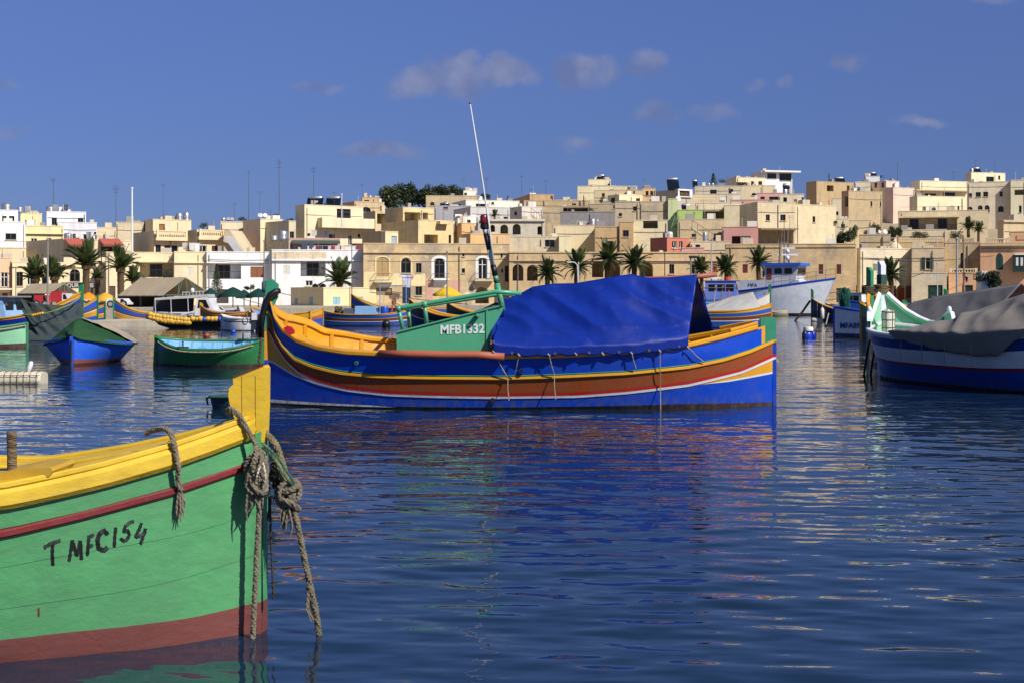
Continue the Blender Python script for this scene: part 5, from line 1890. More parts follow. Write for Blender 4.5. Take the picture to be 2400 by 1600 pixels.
trit = mh.curve([(622, 842), (641, 846), (689, 876), (760, 903), (811, 916), (906.5, 927), (1015, 931), (1151, 933), (1353, 931), (1469, 922.5), (1613.6, 905), (1671, 896), (1816, 869)])
brnt = mh.curve([(622, 940), (720, 945), (879, 951), (1180, 954), (1469, 949.6), (1613, 945), (1816, 941)])


def fade(q, a, b):
    return float(np.interp(q, [0, .5, 1.2, Lm - 1, Lm - .4, Lm], [a, (a + b) / 2, b, b, b, b]))


rubb = lambda q: min(rubt(q) - fade(q, .02, .062), sheer(q))
redb = lambda q: redt(q) - fade(q, .03, .042)
whib = lambda q: redb(q) - fade(q, .02, .045)
tri = lambda q: min(trit(q), whib(q))
trib = lambda q: tri(q) - float(np.interp(q, [0, .9, 1.6, Lm - 1.3, Lm - .9, Lm], [.035, .03, .0, .0, .03, .035]))
N_ = 110
mh.band('hull_bottom', big, lambda q: -.5, brnt, pt('#3c211b', .5), n=N_)
mh.band('bottom_strake', big, brnt, trib, BLUE, n=N_, mlev=5)
mh.band('white_line', big, trib, tri, WHT, n=N_, mlev=1, off=.002)
mh.band('yellow_wedge', big, tri, whib, YELO, n=N_, mlev=3)
mh.band('white_line', big, whib, redb, WHT, n=N_, mlev=1, off=.012)
mh.band('red_line', big, redb, redt, RED, n=N_, mlev=2, off=.016)
mh.band('brown_strake', big, redt, rubb, BRN, n=N_, mlev=4)
mh.band('blue_strake', big, rubt, sheer, BLU2, n=N_, mlev=4, s1=Lm - .28)
mh.rail('rubbing_strake', big, rubb, YELO, .07, .062, .035, n=N_)
mh.rail('rubbing_edge', big, lambda q: rubb(q) + .064, TEAL, .04, .014, .02, n=N_)
mh.band('boot_line', big, lambda q: brnt(q) - .012, lambda q: brnt(q) + float(np.interp(q, [0, .5, 1.9, 2.4], [.045, .035, .012, -.02])), WHT, off=.003, n=60, mlev=1, s1=2.4)
mh.rail('gunwale', big, lambda q: sheer(q) + .002, YELO, .15, .085, .045, n=N_, s1=Lm - .36)
railtop = lambda q: sheer(q) + .09
mh.rail('gunwale_cap', big, lambda q: sheer(q) + .09, YELO, .09, .05, .02, n=40, s0=Lm * .90, s1=Lm - .36)
dk = lambda q: float(np.interp(q, [0, .3, .8, 1.6, 2.6, 5, Lm - 1, Lm], [1.5, 1.05, .78, .6, .52, .5, .62, .9]))
mh.band('bulwark_lining', big, dk, lambda q: sheer(q) + .03, YELO, off=-.06, n=N_, inner=True, mlev=4, s0=.05, s1=Lm - .2)
mh.deck('deck', big, dk, pt('#b98a2a', .5), n=60)
for q in (.32, .62, 1.05, 1.55, 2.1, 2.7, 6.9, 7.3, 7.7, 8.0):
    for sd in (1, -1):
        a, b = mh.skin(q, dk(q), sd, -.095), mh.skin(q, sheer(q) + .02, sd, -.095)
        MB().obox(a - mh.a * .03, mh.a * .06, mh.n * (sd * .035), b - a).build('frame_rib', YELO, big)
# stern post and bow stem
def pxpoly(pts, d):
    return [P(x, y, d) for x, y in pts]


MB().prism(pxpoly([(1783, 746), (1787, 744), (1816, 744), (1819, 748), (1819, 797), (1810, 803), (1783, 807)], D0 - .07), (0, .14, 0)).build('stern_post', TEAL, big, recalc=True)
MB().prism(pxpoly([(1768, 757), (1776, 757), (1776, 806), (1768, 806)], D0 - .16), (0, .3, 0)).build('stern_bracket', YELO, big)
MB().prism(pxpoly([(1811, 806), (1820, 806), (1820, 960), (1811, 960)], D0 - .055), (0, .11, 0)).build('rudder_edge', BLUE, big)
MB().prism(pxpoly([(1812, 842), (1825, 842), (1825, 847), (1812, 847)], D0 - .03), (0, .06, 0)).build('rudder_pintle', YELO, big)
MB().prism(pxpoly([(623, 657), (637, 654.5), (651, 667), (650, 697), (641, 712), (633, 745), (627, 775), (619, 775), (617, 745), (621, 700)], D0 - .06), (0, .12, 0)).build('stem_post', TEAL, big, recalc=True)
MB().prism(pxpoly([(619, 765), (628, 765), (630, 960), (620, 960)], D0 - .05), (0, .1, 0)).build('stem_timber', BLUE, big)
MB().prism(pxpoly([(619.5, 757), (627, 757), (627, 843), (619.5, 843)], D0 - .055), (0, .11, 0)).build('stem_timber_band', YELO, big)
mb = MB()
mb.tube([P(656, 682, D0 - .1), P(646, 684, D0 - .14), (P(634, 692, D0 - .14)), P(623, 710, D0 - .12), P(615, 742, D0 - .1), P(610.5, 790, D0 - .08)], [.045, .055, .06, .06, .055, .04], 10)
mb.build('bow_fender', pl('#15171a', .5), big, smooth=True)
mb = MB()
twist(mb, [P(612, 775, D0 - .08), P(611, 810, D0 - .1), P(607, 850, D0 - .1), P(600, 900, D0 - .15)], .028)
mb.build('bow_rope', mat('#5a5148', 'rope'), big)
MB().lathe(P(620, 672, D0), [(.035, -.1), (.05, -.05), (.05, .06), (.03, .1)], 10).build('bow_light', pl('#5d646a', .4), big, smooth=True)
mb = MB().prism(pxpoly([(664, 769), (673, 764), (683, 767), (689, 775), (689, 782), (677, 786), (669, 779)], D0 - .66), (0, .1, 0))
mb.build('red_float', pt('#b5141c', .4), big, recalc=True)
# rolled pole along the rail
mb = MB().tube([mh.skin(mh.hit(x, y)[0], mh.hit(x, y)[1], 1, .06) for x, y in ((889, 827), (960, 828), (1050, 830), (1120, 830), (1182, 834))], .062, 12)
mb.build('rail_roller', pl('#a8583f', .6), big, smooth=True)

# green wheelhouse side with lettering
GRN = pt('#4a9d76', .32)
DC = D0 - 1.02
MB().prism(pxpoly([(929.5, 835), (929.5, 777), (1181, 714), (1178, 730), (1151, 775), (1148, 835)], DC), (0, .05, 0)).build('wheelhouse_side', GRN, big, recalc=True, label='green wheelhouse side lettered MFB1332')
MB().prism(pxpoly([(929.5, 835), (929.5, 777), (1181, 714), (1178, 730), (1151, 775), (1148, 835)], DC + 1.9), (0, .05, 0)).build('wheelhouse_side', GRN, big, recalc=True)
a, b = P(929.5, 777, DC), P(929.5, 845, DC)
MB().obox((a.x, DC + .05, b.z), (.05, 0, 0), (0, 1.85, 0), (0, 0, a.z - b.z)).build('wheelhouse_front', GRN, big)
MB().prism(pxpoly([(1139, 725.5), (1144, 724), (1144, 833), (1139, 833)], DC - .02), (0, .018, 0)).build('panel_batten', GRN, big)
MB().prism(pxpoly([(929.5, 780), (929.5, 776.5), (1181, 713), (1181, 716.5)], DC - .03), (0, .11, 0)).build('wheelhouse_coaming', GRN, big)
mb = MB().tube([P(1118, 741, DC - .02), P(1118, 741, DC - .14)], .04, 10)
mb.build('horn', pt('#2f7a58', .4), big, smooth=True)
put_text('registration_number', 'MFB1332', .205, pl('#d0dad4', .5), big, P(1083.5, 772.5, DC - .006), (1, 0, .03), (0, 0, 1), bold=.006, sx=.93)
# grey canvas lying on the wheelhouse
drape('folded_canvas', big, [P(1012, 763, DC + .5), P(1060, 745, DC + .6), P(1100, 738, DC + .6), P(1168, 706, DC + .6)], [P(1010, 775, DC + .08), P(1060, 757, DC + .08), P(1110, 745, DC + .1), P(1168, 728, DC + .1)], mat('#56565c', 'cloth'), 30, 10, fold=.06, seed=3)
# pipe rails
for (dd, pa, pb, pc, posts) in ((DC + .05, (933, 723), (1161, 684), (1222, 688), ((934, 723, 944, 772), (995, 713, 1000, 758))), (DC + 1.8, (957, 723), (1172, 690), (1222, 692), ((957, 723, 960, 770),))):
    mb = MB().tube([P(*pa, dd) + Vector((0, 0, -.02)), P(pa[0] + 12, pa[1] - 2.5, dd), P(*pb, dd), P(*pc, dd)], .037, 10)
    mb.build('pipe_rail', GRN, big, smooth=True)
    for (xa, ya, xb, yb) in posts:
        mb = MB().tube([P(xa, ya, dd), P(xb, yb, dd)], .036, 10)
        mb.tube([P(xa, ya, dd) + Vector((0, 0, -.05)), P(xa, ya, dd) + Vector((0, 0, .04))], .052, 10)
        mb.build('rail_post', GRN, big, smooth=True)
mb = MB().tube([P(935, 723, DC + .05), P(957, 723, DC + 1.8)], .034, 8)
mb.build('rail_crossbar', GRN, big, smooth=True)
# mast in coloured lengths, red lamp, whip aerial
DM = DC + .4
A, Bm = Vector((1179, 728)), Vector((1136, 535))


def mpt(f):
    q = A.lerp(Bm, f)
    return P(q.x, q.y, DM)


BLK = pl('#141516', .45)
for (f0, f1, m_, r_) in ((0, .33, GRN, .048), (.33, .36, BLK, .046), (.36, .42, GRN, .046), (.42, .55, BLK, .048), (.55, .74, pl('#cfe0d6', .4), .042), (.74, .93, BLK, .048), (.93, 1.0, pl('#dcdcd8', .4), .044)):
    MB().tube([mpt(f0), mpt(f1)], r_, 10).build('mast_section', m_, big, smooth=True)
mb = MB().lathe(mpt(1.0), [(.055, -.02), (.075, 0), (.075, .06), (.06, .07)], 12)
mb.build('lamp_base', BLK, big, auto=40)
mb = MB().lathe(mpt(1.0) + Vector((-.01, 0, .07)), [(.06, 0), (.068, .02), (.066, .13), (.04, .16)], 12)
mb.build('lamp_lens', pt('#7a1418', .15), big, smooth=True)
MB().tube([P(1157, 622, DM - .06), P(1146, 525, DM - .06), P(1124, 380, DM - .06), P(1102, 243, DM - .06)], [.018, .016, .012, .008], 8).build('whip_aerial', pl('#dedcd4', .4), big, smooth=True)
MB().lathe(P(1101.6, 242, DM - .06), [(.01, -.02), (.018, 0), (.01, .02)], 8).build('aerial_tip', BLK, big)

# blue tarpaulin over the ridge pole
TARP = mat('#0a2a86', 'cloth', .5)
ridge = [(1181, 703), (1200, 696), (1217.6, 689), (1249, 672), (1295.6, 665), (1347.7, 664), (1397, 656), (1446, 647), (1480, 642.5), (1495, 646), (1518, 651), (1570, 650), (1634, 644)]
hem = [(1155, 822), (1180, 826), (1217, 829), (1260, 831), (1285, 829), (1340, 827.5), (1415, 826), (1480, 825), (1545, 819), (1612, 809)]
tp = thing('tarpaulin', 'bright blue tarpaulin tied like a tent over the big boat', 'tarpaulin', P(1400, 830, D0))
rid3 = [P(x, y, D0 - .05) for x, y in ridge]
hem3 = [mh.skin(*mh.hit(x, y), 1, .075) for x, y in hem]
mid3 = [mh.skin(mh.hit(x, y)[0], mh.hit(x, y)[1] + .13, 1, .085) for x, y in hem]
drape('near_sheet', tp, rid3, hem3, TARP, 100, 44, bulge=-.01, fold=.062, seed=4, mid=mid3, fm=.86, scallop=9)
far3 = [P(x, 790 - 7 * i / 9, D0 + 1.25) for i, x in enumerate(np.linspace(1175, 1676, 10))]
drape('far_sheet', tp, [v + Vector((0, .03, -.01)) for v in rid3], far3, TARP, 60, 20, fold=.04, seed=8)
drape('front_flap', tp, [rid3[0], P(1166, 738, D0 - .7), P(1151, 772, D0 - .95)], [P(1184, 726, D0 - .5), P(1178, 760, D0 - .9), hem3[0]], TARP, 14, 8, fold=.03, seed=2)
for i, (x, y, x2, y2, ln) in enumerate([(1157, 822, 1190, 883, 24), (1216, 829, 1206, 878, 0), (1286, 829, 1299, 876, 26), (1349, 827, 1347, 831, 0), (1412, 826, 1411, 832, 0), (1479, 825, 1490, 862, 0), (1545, 820, 1547, 905, 45), (1611, 812, 1650, 848, 0)]):
    a, b = mh.skin(*mh.hit(x, y), 1, .09), mh.skin(*mh.hit(x2, y2), 1, .05)
    mb = MB().tube([a, a.lerp(b, .5) - Vector((0, .015, .02)), b] + ([b + Vector((0, -.02, -ln / 130)), b + Vector((.02, -.03, -2 * ln / 130))] if ln else []), .0085, 6)
    mb.build('tie_rope', ROPEL, tp)
    mb = MB()
    for q in range(3):
        mb.lathe(a + Vector((.012 * (q - 1), -.012, -.012 * q)), [(.004, -.02), (.014, 0), (.004, .02)], 6)
    k_ = mb.build('tie_knot', ROPEL, tp)
    k_['kind'] = 'stuff'
for (x, y) in ((1177, 712), (1157, 800), (1200, 826), (1300, 827), (1380, 825), (1450, 824), (1520, 820), (1590, 811)):
    c0 = (mh.skin(*mh.hit(x, y), 1, .085) if y > 790 else P(x, y, DC - .05))
    mb = MB()
    mb.tube([c0 + Vector((.016 * math.cos(w), -.012, .016 * math.sin(w))) for w in [2 * math.pi * j / 10 for j in range(11)]], .005, 5)
    mb.build('eyelet', mat('#b6a074', 'metal'), tp)
rp = thing('ridge_pole', 'reddish wooden pole sticking out under the blue tarpaulin', 'pole', P(1600, 660, D0))
MB().tube([P(1180, 706, D0), P(1400, 661, D0), P(1634, 649, D0), P(1680, 643.5, D0)], .042, 12).build('pole', pl('#a5614a', .6), rp, smooth=True)
for xx, yy_ in ((1250, 690), (1490, 655)):
    MB().tube([P(xx, yy_, D0), P(xx, 860, D0)], .035, 8).build('pole_prop', pl('#7a5a44', .7), rp)
# small hull fittings
for (x, y, r_) in ((1222, 868, .045), (836, 850, .03), (1155, 938, .05)):
    c0 = mh.skin(*mh.hit(x, y), 1, -.01)
    mb = MB().tube([c0, c0 + Vector((0, -.05, 0))], [r_, r_], 12)
    mb.build('hull_outlet', pl('#10307a' if x == 1222 else '#1a1d20' if x == 1155 else '#4a9a78', .4), big, smooth=False)
    MB().tube([c0 + Vector((0, -.051, 0)), c0 + Vector((0, -.053, 0))], r_ * .7, 10).build('outlet_mouth', BLK, big)

# ===== the near green boat, cut by the left edge
nh = Hull(((613 - 1200) / F * 7.67, 7.67), (-math.cos(R(8)), -math.sin(R(8))), 5.6, 1.75, 2.1, .95, .25)
near = thing('fishing_boat', 'green and yellow wooden boat with red strake and painted letters in the left foreground', 'boat', nh.pt(2.5, 0, 0))
GR, YE, RD, BT = mat('#529c62', 'worn'), mat('#e2bb2c', 'worn'), mat('#7a1518', 'worn'), mat('#773e36', 'worn')
ylow = nh.curve([(0, 1195.6), (99.5, 1175.7), (249, 1141), (398, 1098.6), (497.5, 1063.8), (582, 1031.4), (612, 1018)])
rtop = nh.curve([(0, 1240), (199, 1195.6), (413, 1138), (572, 1086), (610, 1071)])
rbot = nh.curve([(0, 1262.8), (199, 1215.5), (413, 1158), (572, 1103.6), (610, 1089)])
btop = nh.curve([(0, 1499), (149, 1481.7), (298.5, 1466.8), (447.8, 1446.9), (547, 1424.5), (612, 1409.6)])
ext = lambda f: (lambda q: f(min(q, 1.95)) - max(0, q - 1.95) * .02)
ylow, rtop, rbot, btop = map(ext, (ylow, rtop, rbot, btop))
nh.band('hull_bottom', near, lambda q: -.5, btop, BT, n=70, mlev=6)
# planking: each strake a piece of its own with a fine seam
NP = 3
def wob(f, q):
    return f + (.05 * math.sin(q * 1.1 + f * 9) + .012 * math.sin(q * 5 + f * 4)) * math.sin(math.pi * f)


for i in range(NP):
    f0, f1 = i / NP, (i + 1) / NP
    nh.band('hull_plank', near, lambda q, f0=f0: btop(q) + (rbot(q) - btop(q)) * wob(f0, q) + (.002 if f0 else 0), lambda q, f1=f1: btop(q) + (rbot(q) - btop(q)) * wob(f1, q), GR, n=70, mlev=4)
nh.band('hull_seam', near, btop, rbot, mat('#4b8f5c', 'worn'), off=-.0025, n=70, mlev=8)
nh.band('hull_plank', near, rtop, lambda q: ylow(q) + .02, GR, n=70, mlev=3)
nh.rail('rubbing_strake', near, rbot, RD, .05, .042, .022, n=70)
nh.band('strake_backing', near, rbot, lambda q: rtop(q) + .003, RD, off=-.003, n=70, mlev=2)
nh.rail('gunwale', near, lambda q: ylow(q), YE, .20, .105, .045, n=70, s0=.03)
nh.rail('gunwale_edge', near, lambda q: ylow(q) + .105, YE, .11, .03, .02, n=70, s0=.06)
nh.rail('covering_board', near, lambda q: ylow(q) + .085, YE, .2, .035, -.158, n=70, s0=.5)
nh.deck('deck', near, lambda q: ylow(q) + .03, mat('#d9a81c', 'worn'), n=50, inset=.1, camber=.06)
sp = [(545, 884), (580, 869), (617, 855), (622, 862), (621, 950), (619, 1000), (617, 1100), (616, 1300), (615, 1620), (600, 1620), (602, 1100), (585, 1040), (560, 1000), (542, 960), (537, 940), (535, 925), (537, 908), (547, 900)]
zs_cut = 10
up = [(545, 884), (580, 869), (617, 855), (622, 862), (621, 950), (619, 1000), (617, 1036), (598, 1036), (560, 1005), (542, 960), (537, 940), (535, 925), (537, 908), (547, 900)]
MB().prism(pxpoly(up, 7.66), (.012, .09, 0)).build('stem_head', YE, near, recalc=True)
MB().prism(pxpoly([(546, 882.5), (617, 853.5), (617, 856), (546, 885)], 7.655), (.012, .1, 0)).build('stem_cap', mat('#8a2a1a', 'worn'), near, recalc=True)
lw = [(599, 1036.5), (617.5, 1036.5), (616.5, 1100), (616, 1300), (615.5, 1408), (600, 1408)]
MB().prism(pxpoly(lw, 7.665), (.012, .085, 0)).build('stem_timber', GR, near, recalc=True)
MB().prism(pxpoly([(600, 1408.5), (615.5, 1408.5), (615, 1640), (600, 1640)], 7.665), (.012, .085, 0)).build('stem_foot', BT, near, recalc=True)
for x in (566, 598):
    a = [P(x, 880, 7.658), P(x + 1.2, 880, 7.658), P(x + 1.8, 1020, 7.658), P(x + .6, 1020, 7.658)]
    MB().prism(a, (0, .004, 0)).build('stem_seam', mat('#9a7410', 'worn'), near)


# hand painted letters T MFC154
def stroke(mb, pts, w):
    pp = []
    for (zx, zy) in pts:
        x, y = zx / 2.01, 820 + zy / 2.01
        pp.append(nh.skin(*nh.hit(x, y), 1, .004))
    fine = []
    for a, b in zip(pp, pp[1:]):
        for j in range(4):
            fine.append(a.lerp(b, j / 4))
    fine.append(pp[-1])
    n_ = len(fine)
    V = []
    nrm = Vector((.2, -1, 0)).normalized()
    for i, p in enumerate(fine):
        t = (fine[min(i + 1, n_ - 1)] - fine[max(i - 1, 0)]).normalized()
        sd = t.cross(nrm).normalized()
        ww = w * (.75 + .5 * abs(math.sin(i * 1.3 + pts[0][0])))
        V += [p + sd * ww, p - sd * ww]
    mb.add(V, [(2 * i, 2 * i + 2, 2 * i + 3, 2 * i + 1) for i in range(n_ - 1)])


LETTERS = {'T': [[(208, 928), (240, 908), (286, 893)], [(249, 905), (247, 960), (250, 1012)]],
           'M': [[(326, 992), (335, 940), (341, 893)], [(341, 893), (352, 930), (362, 968)], [(362, 968), (372, 930), (378, 895)], [(380, 895), (384, 985)]],
           'F': [[(420, 872), (416, 920), (412, 966)], [(416, 880), (444, 866)], [(416, 925), (440, 914)]],
           'C': [[(508, 868), (492, 848), (470, 860), (459, 895), (464, 930), (488, 942), (508, 926)]],
           'I': [[(546, 833), (541, 880), (539, 926)]],
           '5': [[(632, 803), (612, 810), (592, 826), (583, 852), (603, 848), (610, 868), (600, 890), (582, 896), (567, 884)]],
           '4': [[(668, 812), (655, 845), (638, 878), (660, 872), (690, 852)], [(686, 838), (676, 875), (662, 912)]]}
INK = mat('#0d100e', 'worn')
for ch, ss_ in LETTERS.items():
    mb = MB()
    for s_ in ss_:
        stroke(mb, s_, .0078 if ch != 'C' else .0105)
    mb.build('painted_letter', INK, near)
mb = MB()
stroke(mb, [(183, 1212), (184, 1252)], .004)
mb.build('paint_drip', mat('#7a2a18', 'worn'), near)
# wooden thole pin and its block, gouge on the rail
c0 = P(28, 1112, 7.05)
TR_ = .0235
MB().tube([c0, P(28, 1060, 7.05), P(27, 1010, 7.05)], [TR_, TR_, TR_ * 1.03], 14).build('thole_pin', mat('#7d6a4e', 'bark'), near, auto=40)
MB().prism(pxpoly([(-60, 1118), (-60, 1145), (40, 1132), (115, 1116), (124, 1103), (118, 1095), (70, 1094), (0, 1108)], 6.98), (.05, .2, .02)).build('pin_block', mat('#c19a2a', 'worn'), near, recalc=True)

# ropes on the near stem
rp = thing('mooring_rope', 'thick grey rope slung round the stem of the near boat down into the water', 'rope', P(600, 1480, 7.6))
mb = MB()
for off in (0, 6):
    twist(mb, [P(548, 962 + off, 7.75), P(533, 961 + off, 7.64), P(542, 957 + off * 1.2, 7.58), P(556, 966 + off, 7.56), P(572, 988 + off, 7.54), P(588, 1018 + off * .4, 7.54), P(602, 1046, 7.54), P(612, 1060, 7.55)], .0135)
mb.build('stem_lashing', ROPE, rp)


def knot(c, sx, sz, loops, r, seed, m, name, parent):
    rnd = random.Random(seed)
    mb = MB()
    for i in range(loops):
        a0 = Vector((rnd.gauss(0, 1), rnd.gauss(0, 1), rnd.gauss(0, 1))).normalized()
        b0 = a0.cross(Vector((rnd.gauss(0, 1), rnd.gauss(0, 1), rnd.gauss(0, 1)))).normalized()
        o = Vector((rnd.uniform(-.35, .35) * sx, rnd.uniform(-.3, .3) * sx, rnd.uniform(-.55, .55) * sz))
        pts = []
        for j in range(9):
            w = 2 * math.pi * j / 8
            q = a0 * math.cos(w) + b0 * math.sin(w)
            pts.append(c + o + Vector((q.x * sx * .75, q.y * sx * .7, q.z * sz * .6)))
        twist(mb, pts, r * rnd.uniform(.7, 1.15), 3, .07)
    # frayed ends
    for i in range(10):
        p = c + Vector((rnd.uniform(-.6, .6) * sx, rnd.uniform(-.5, .5) * sx, -sz * rnd.uniform(.4, .9)))
        l = rnd.uniform(.05, .17)
        mb.tube([p, p + Vector((rnd.uniform(-.02, .02), 0, -l * .6)), p + Vector((rnd.uniform(-.03, .03), 0, -l))], [.008, .006, .002], 5)
    o = mb.build(name, m, parent)
    o['kind'] = 'stuff'
    return o


knot(P(600, 1105, 7.5), .065, .125, 9, .017, 3, ROPE, 'rope_knot', rp)
mb = MB()
twist(mb, [P(604, 1150, 7.5), P(607, 1200, 7.5), P(602, 1290, 7.51), P(597, 1400, 7.52), P(593, 1480, 7.53), P(592, 1560, 7.55), P(596, 1640, 7.6)], .0165)
mb.build('hanging_rope', ROPE, rp)
mb = MB()
twist(mb, [P(606, 1060, 7.51), P(612, 1085, 7.46), P(606, 1100, 7.42), P(602, 1116, 7.42)], .006)
twist(mb, [P(607, 1062, 7.5), P(618, 1090, 7.44), P(622, 1120, 7.43), P(616, 1140, 7.45)], .006)
mb.build('white_twine', mat('#cdc6ae', 'rope'), rp)
r2 = thing('mooring_rope', 'second rope with a frayed knot slanting from the near stem into the water', 'rope', P(748, 1480, 7.45))
mb = MB()
twist(mb, [P(616, 1010, 7.72), P(628, 1020, 7.7), P(645, 1040, 7.66), P(656, 1065, 7.62), P(664, 1095, 7.6), P(672, 1130, 7.58)], .022)
twist(mb, [P(618, 1045, 7.6), P(640, 1066, 7.58), P(652, 1090, 7.57), P(666, 1130, 7.56)], .018)
mb.build('upper_rope', mat('#857a58', 'rope'), r2)
mb = MB()
twist(mb, [P(620, 1045, 7.56), P(648, 1068, 7.53), P(668, 1098, 7.52), P(688, 1128, 7.52), P(692, 1150, 7.52)], .0075)
twist(mb, [P(618, 1050, 7.56), P(640, 1072, 7.53), P(662, 1108, 7.52), P(684, 1135, 7.52)], .005)
mb.build('green_cord', ROPEG, r2)
knot(P(676, 1165, 7.55), .055, .09, 9, .016, 11, ROPE, 'rope_knot', r2)
knot(P(650, 1100, 7.6), .05, .06, 5, .013, 17, mat('#4f483c', 'rope'), 'rope_knot', r2)
mb = MB()
twist(mb, [P(690, 1195, 7.55), P(702, 1250, 7.55), P(716, 1320, 7.56), P(730, 1385, 7.57), P(740, 1430, 7.58), P(748, 1490, 7.6), P(755, 1560, 7.64)], .019)
mb.build('hanging_rope', mat('#7d745e', 'rope'), r2)
knot(P(729, 1378, 7.57), .02, .02, 3, .008, 5, ROPE, 'rope_hitch', r2)
r3 = thing('rope_strand', 'thin loose strand hanging beside the near stem', 'rope', P(636, 1400, 7.62))
mb = MB().tube([P(630, 1130, 7.6), P(632, 1180, 7.6), P(635, 1260, 7.6), P(638, 1330, 7.6), P(641, 1390, 7.6), P(639, 1404, 7.6)], [.006, .008, .007, .006, .008, .002], 6)
mb.tube([P(634, 1170, 7.6), P(628, 1210, 7.6), P(626, 1225, 7.6)], [.008, .006, .003], 6)
mb.build('strand', mat('#3f3a30', 'rope'), r3)
r4 = thing('rope_end', 'short rope end hanging over the yellow rail of the near boat', 'rope', nh.skin(*nh.hit(420, 1100), 1, .03))
mb = MB()


def on(x, y, o):
    q, z = nh.hit(x, y)
    return nh.skin(q, z, 1, o)


q, z = nh.hit(395, 1075)
twist(mb, [nh.pt(q + .13, nh.half(q, z) - .14, z + .12), nh.pt(q + .06, nh.half(q, z) - .06, z + .15), nh.pt(q - .01, nh.half(q, z) + .02, z + .14), on(418, 1072, .068), on(421, 1095, .07), on(419, 1120, .05), on(424, 1146, .04)], .0165)
mb.build('strands', mat('#8a7d68', 'rope'), r4)
knot(on(424, 1146, .04), .014, .014, 3, .008, 4, mat('#8a7d68', 'rope'), 'end_whipping', r4)
# ===== white and blue luzzu with a grey cover, at the right
wh = Hull(((2066 - 1200) / F * 33.5, 33.5), (.28, -.96), 8.2, 3.1, 3.3, 1.05, .38)
wb = thing('fishing_boat', 'white and blue luzzu with mint green inside and grey cover at the right', 'boat', wh.pt(4, 0, 0))
wsh = sheerfn(8.2, 1.2, .98, 1.35, 2.0)
WHP, MINT, NAVY = pt('#d9dade', .35), pt('#8cc5a0', .4), pt('#14388a', .3)
wh.band('hull_bottom', wb, lambda q: -.5, lambda q: .05, pt('#2a2422', .6), n=60)
for (f0, f1, m_) in ((.05, .40, pt('#1c47a0', .3)), (.40, .455, pt('#9a1a20', .35)), (.455, .75, pt('#e8e8e6', .4)), (.75, .95, NAVY), (.95, 1.0, WHP)):
    wh.band('hull_strake', wb, lambda q, f0=f0: max(.05, f0 * wsh(q)), lambda q, f1=f1: f1 * wsh(q), m_, n=60)
wh.rail('gunwale', wb, wsh, WHP, .16, .07, .06, n=60, s0=.1)
wdz = lambda q: wsh(q) - .22
wh.deck('deck', wb, wdz, pt('#a9c9b4', .5), n=50)
wh.band('bulwark_lining', wb, wdz, wsh, MINT, off=-.06, n=50, inner=True, mlev=2)
wing = lambda q: float(np.interp(q, [0, .08, .2, .4, .62, .8, .95, 1.05, 1.13, 1.2, 1.27, 1.32], [2.02, 1.96, 1.78, 1.53, 1.36, 1.27, 1.27, 1.33, 1.42, 1.5, 1.46, 1.2]))
wlo = lambda q: wsh(q) + .03
wh.band('wash_board', wb, wlo, wing, WHP, off=.0, n=60, s0=.0, s1=1.32)
wh.band('wash_board_lining', wb, lambda q: wdz(q), lambda q: wing(q) - .012, MINT, off=-.05, n=60, s0=.03, s1=1.3, inner=True)
wh.rail('wash_board_cap', wb, lambda q: wing(q) - .01, WHP, .1, .04, .03, n=60, s0=.03, s1=1.3)
wh.rail('wash_board_strip', wb, lambda q: wing(q) - .12, pt('#3f8a5e', .4), .05, .1, -.052, n=50, s0=.1, s1=1.12, sides=(-1,))  # dark green strip just below the cap, on the far lining only
for sd in (1, -1):
    c0 = wh.skin(1.21, 1.5, sd, -.03)
    MB().lathe(c0, [(.03, -.04), (.05, 0), (.06, .05), (.045, .1), (.01, .13)], 10).build('horn_knob', WHP, wb, smooth=True)
    mb = MB().tube([wh.skin(.7, wdz(.7), sd, -.07), wh.skin(.7, wing(.7) - .05, sd, -.07)], .016, 6)
    mb.build('frame_rib', pl('#3f6a50'), wb)
post(wb, wh, -.08, .1, -.3, 2.06, .13, WHP)
post(wb, wh, -.09, .12, 2.05, 2.36, .15, pl('#1f4a3c', .7), 'stem_wrap', 0)
post(wb, wh, -.07, .09, 2.35, 2.68, .13, WHP, 'stem_head', .1)
mb = MB()
for i in range(5):
    z = 1.98 + .028 * i
    twist(mb, [wh.pt(.02, 0, z) + Vector((.15 * math.cos(w) * (1 + .15 * math.sin(i * 2)), .13 * math.sin(w), .02 * math.sin(w + i))) for w in [2 * math.pi * j / 10 for j in range(11)]], .024, 3, .1)
o_ = mb.build('rope_coil', mat('#8a744a', 'rope'), wb)
# net-wrapped foam block inside the bow
c0 = P(2082, 764, 32.7)
t = thing('foam_float', 'white foam block in brown netting standing in the bow of the white luzzu', 'float', c0)
prof = [(.03, 0), (.15, .02), (.17, .08), (.165, .25), (.175, .4), (.16, .5), (.04, .54)]
MB().lathe(c0 + Vector((0, 0, -.16)), prof, 12, sx=.85, sy=.7).build('foam', pl('#d6d2c2', .8), t, auto=50)
for i in range(6):
    w = i * math.pi / 3
    MB().tube([c0 + Vector((r_ * .87 * math.cos(w), r_ * .72 * math.sin(w), h_ - .16)) for r_, h_ in prof], .009, 5).build('net_cord', mat('#6a5636', 'rope'), t)
for h_, r_ in ((.12, .172), (.3, .17), (.48, .178)):
    MB().tube([c0 + Vector((r_ * .88 * math.cos(w), r_ * .73 * math.sin(w), h_ - .16)) for w in [2 * math.pi * j / 14 for j in range(15)]], .009, 5).build('net_cord', mat('#6a5636', 'rope'), t)
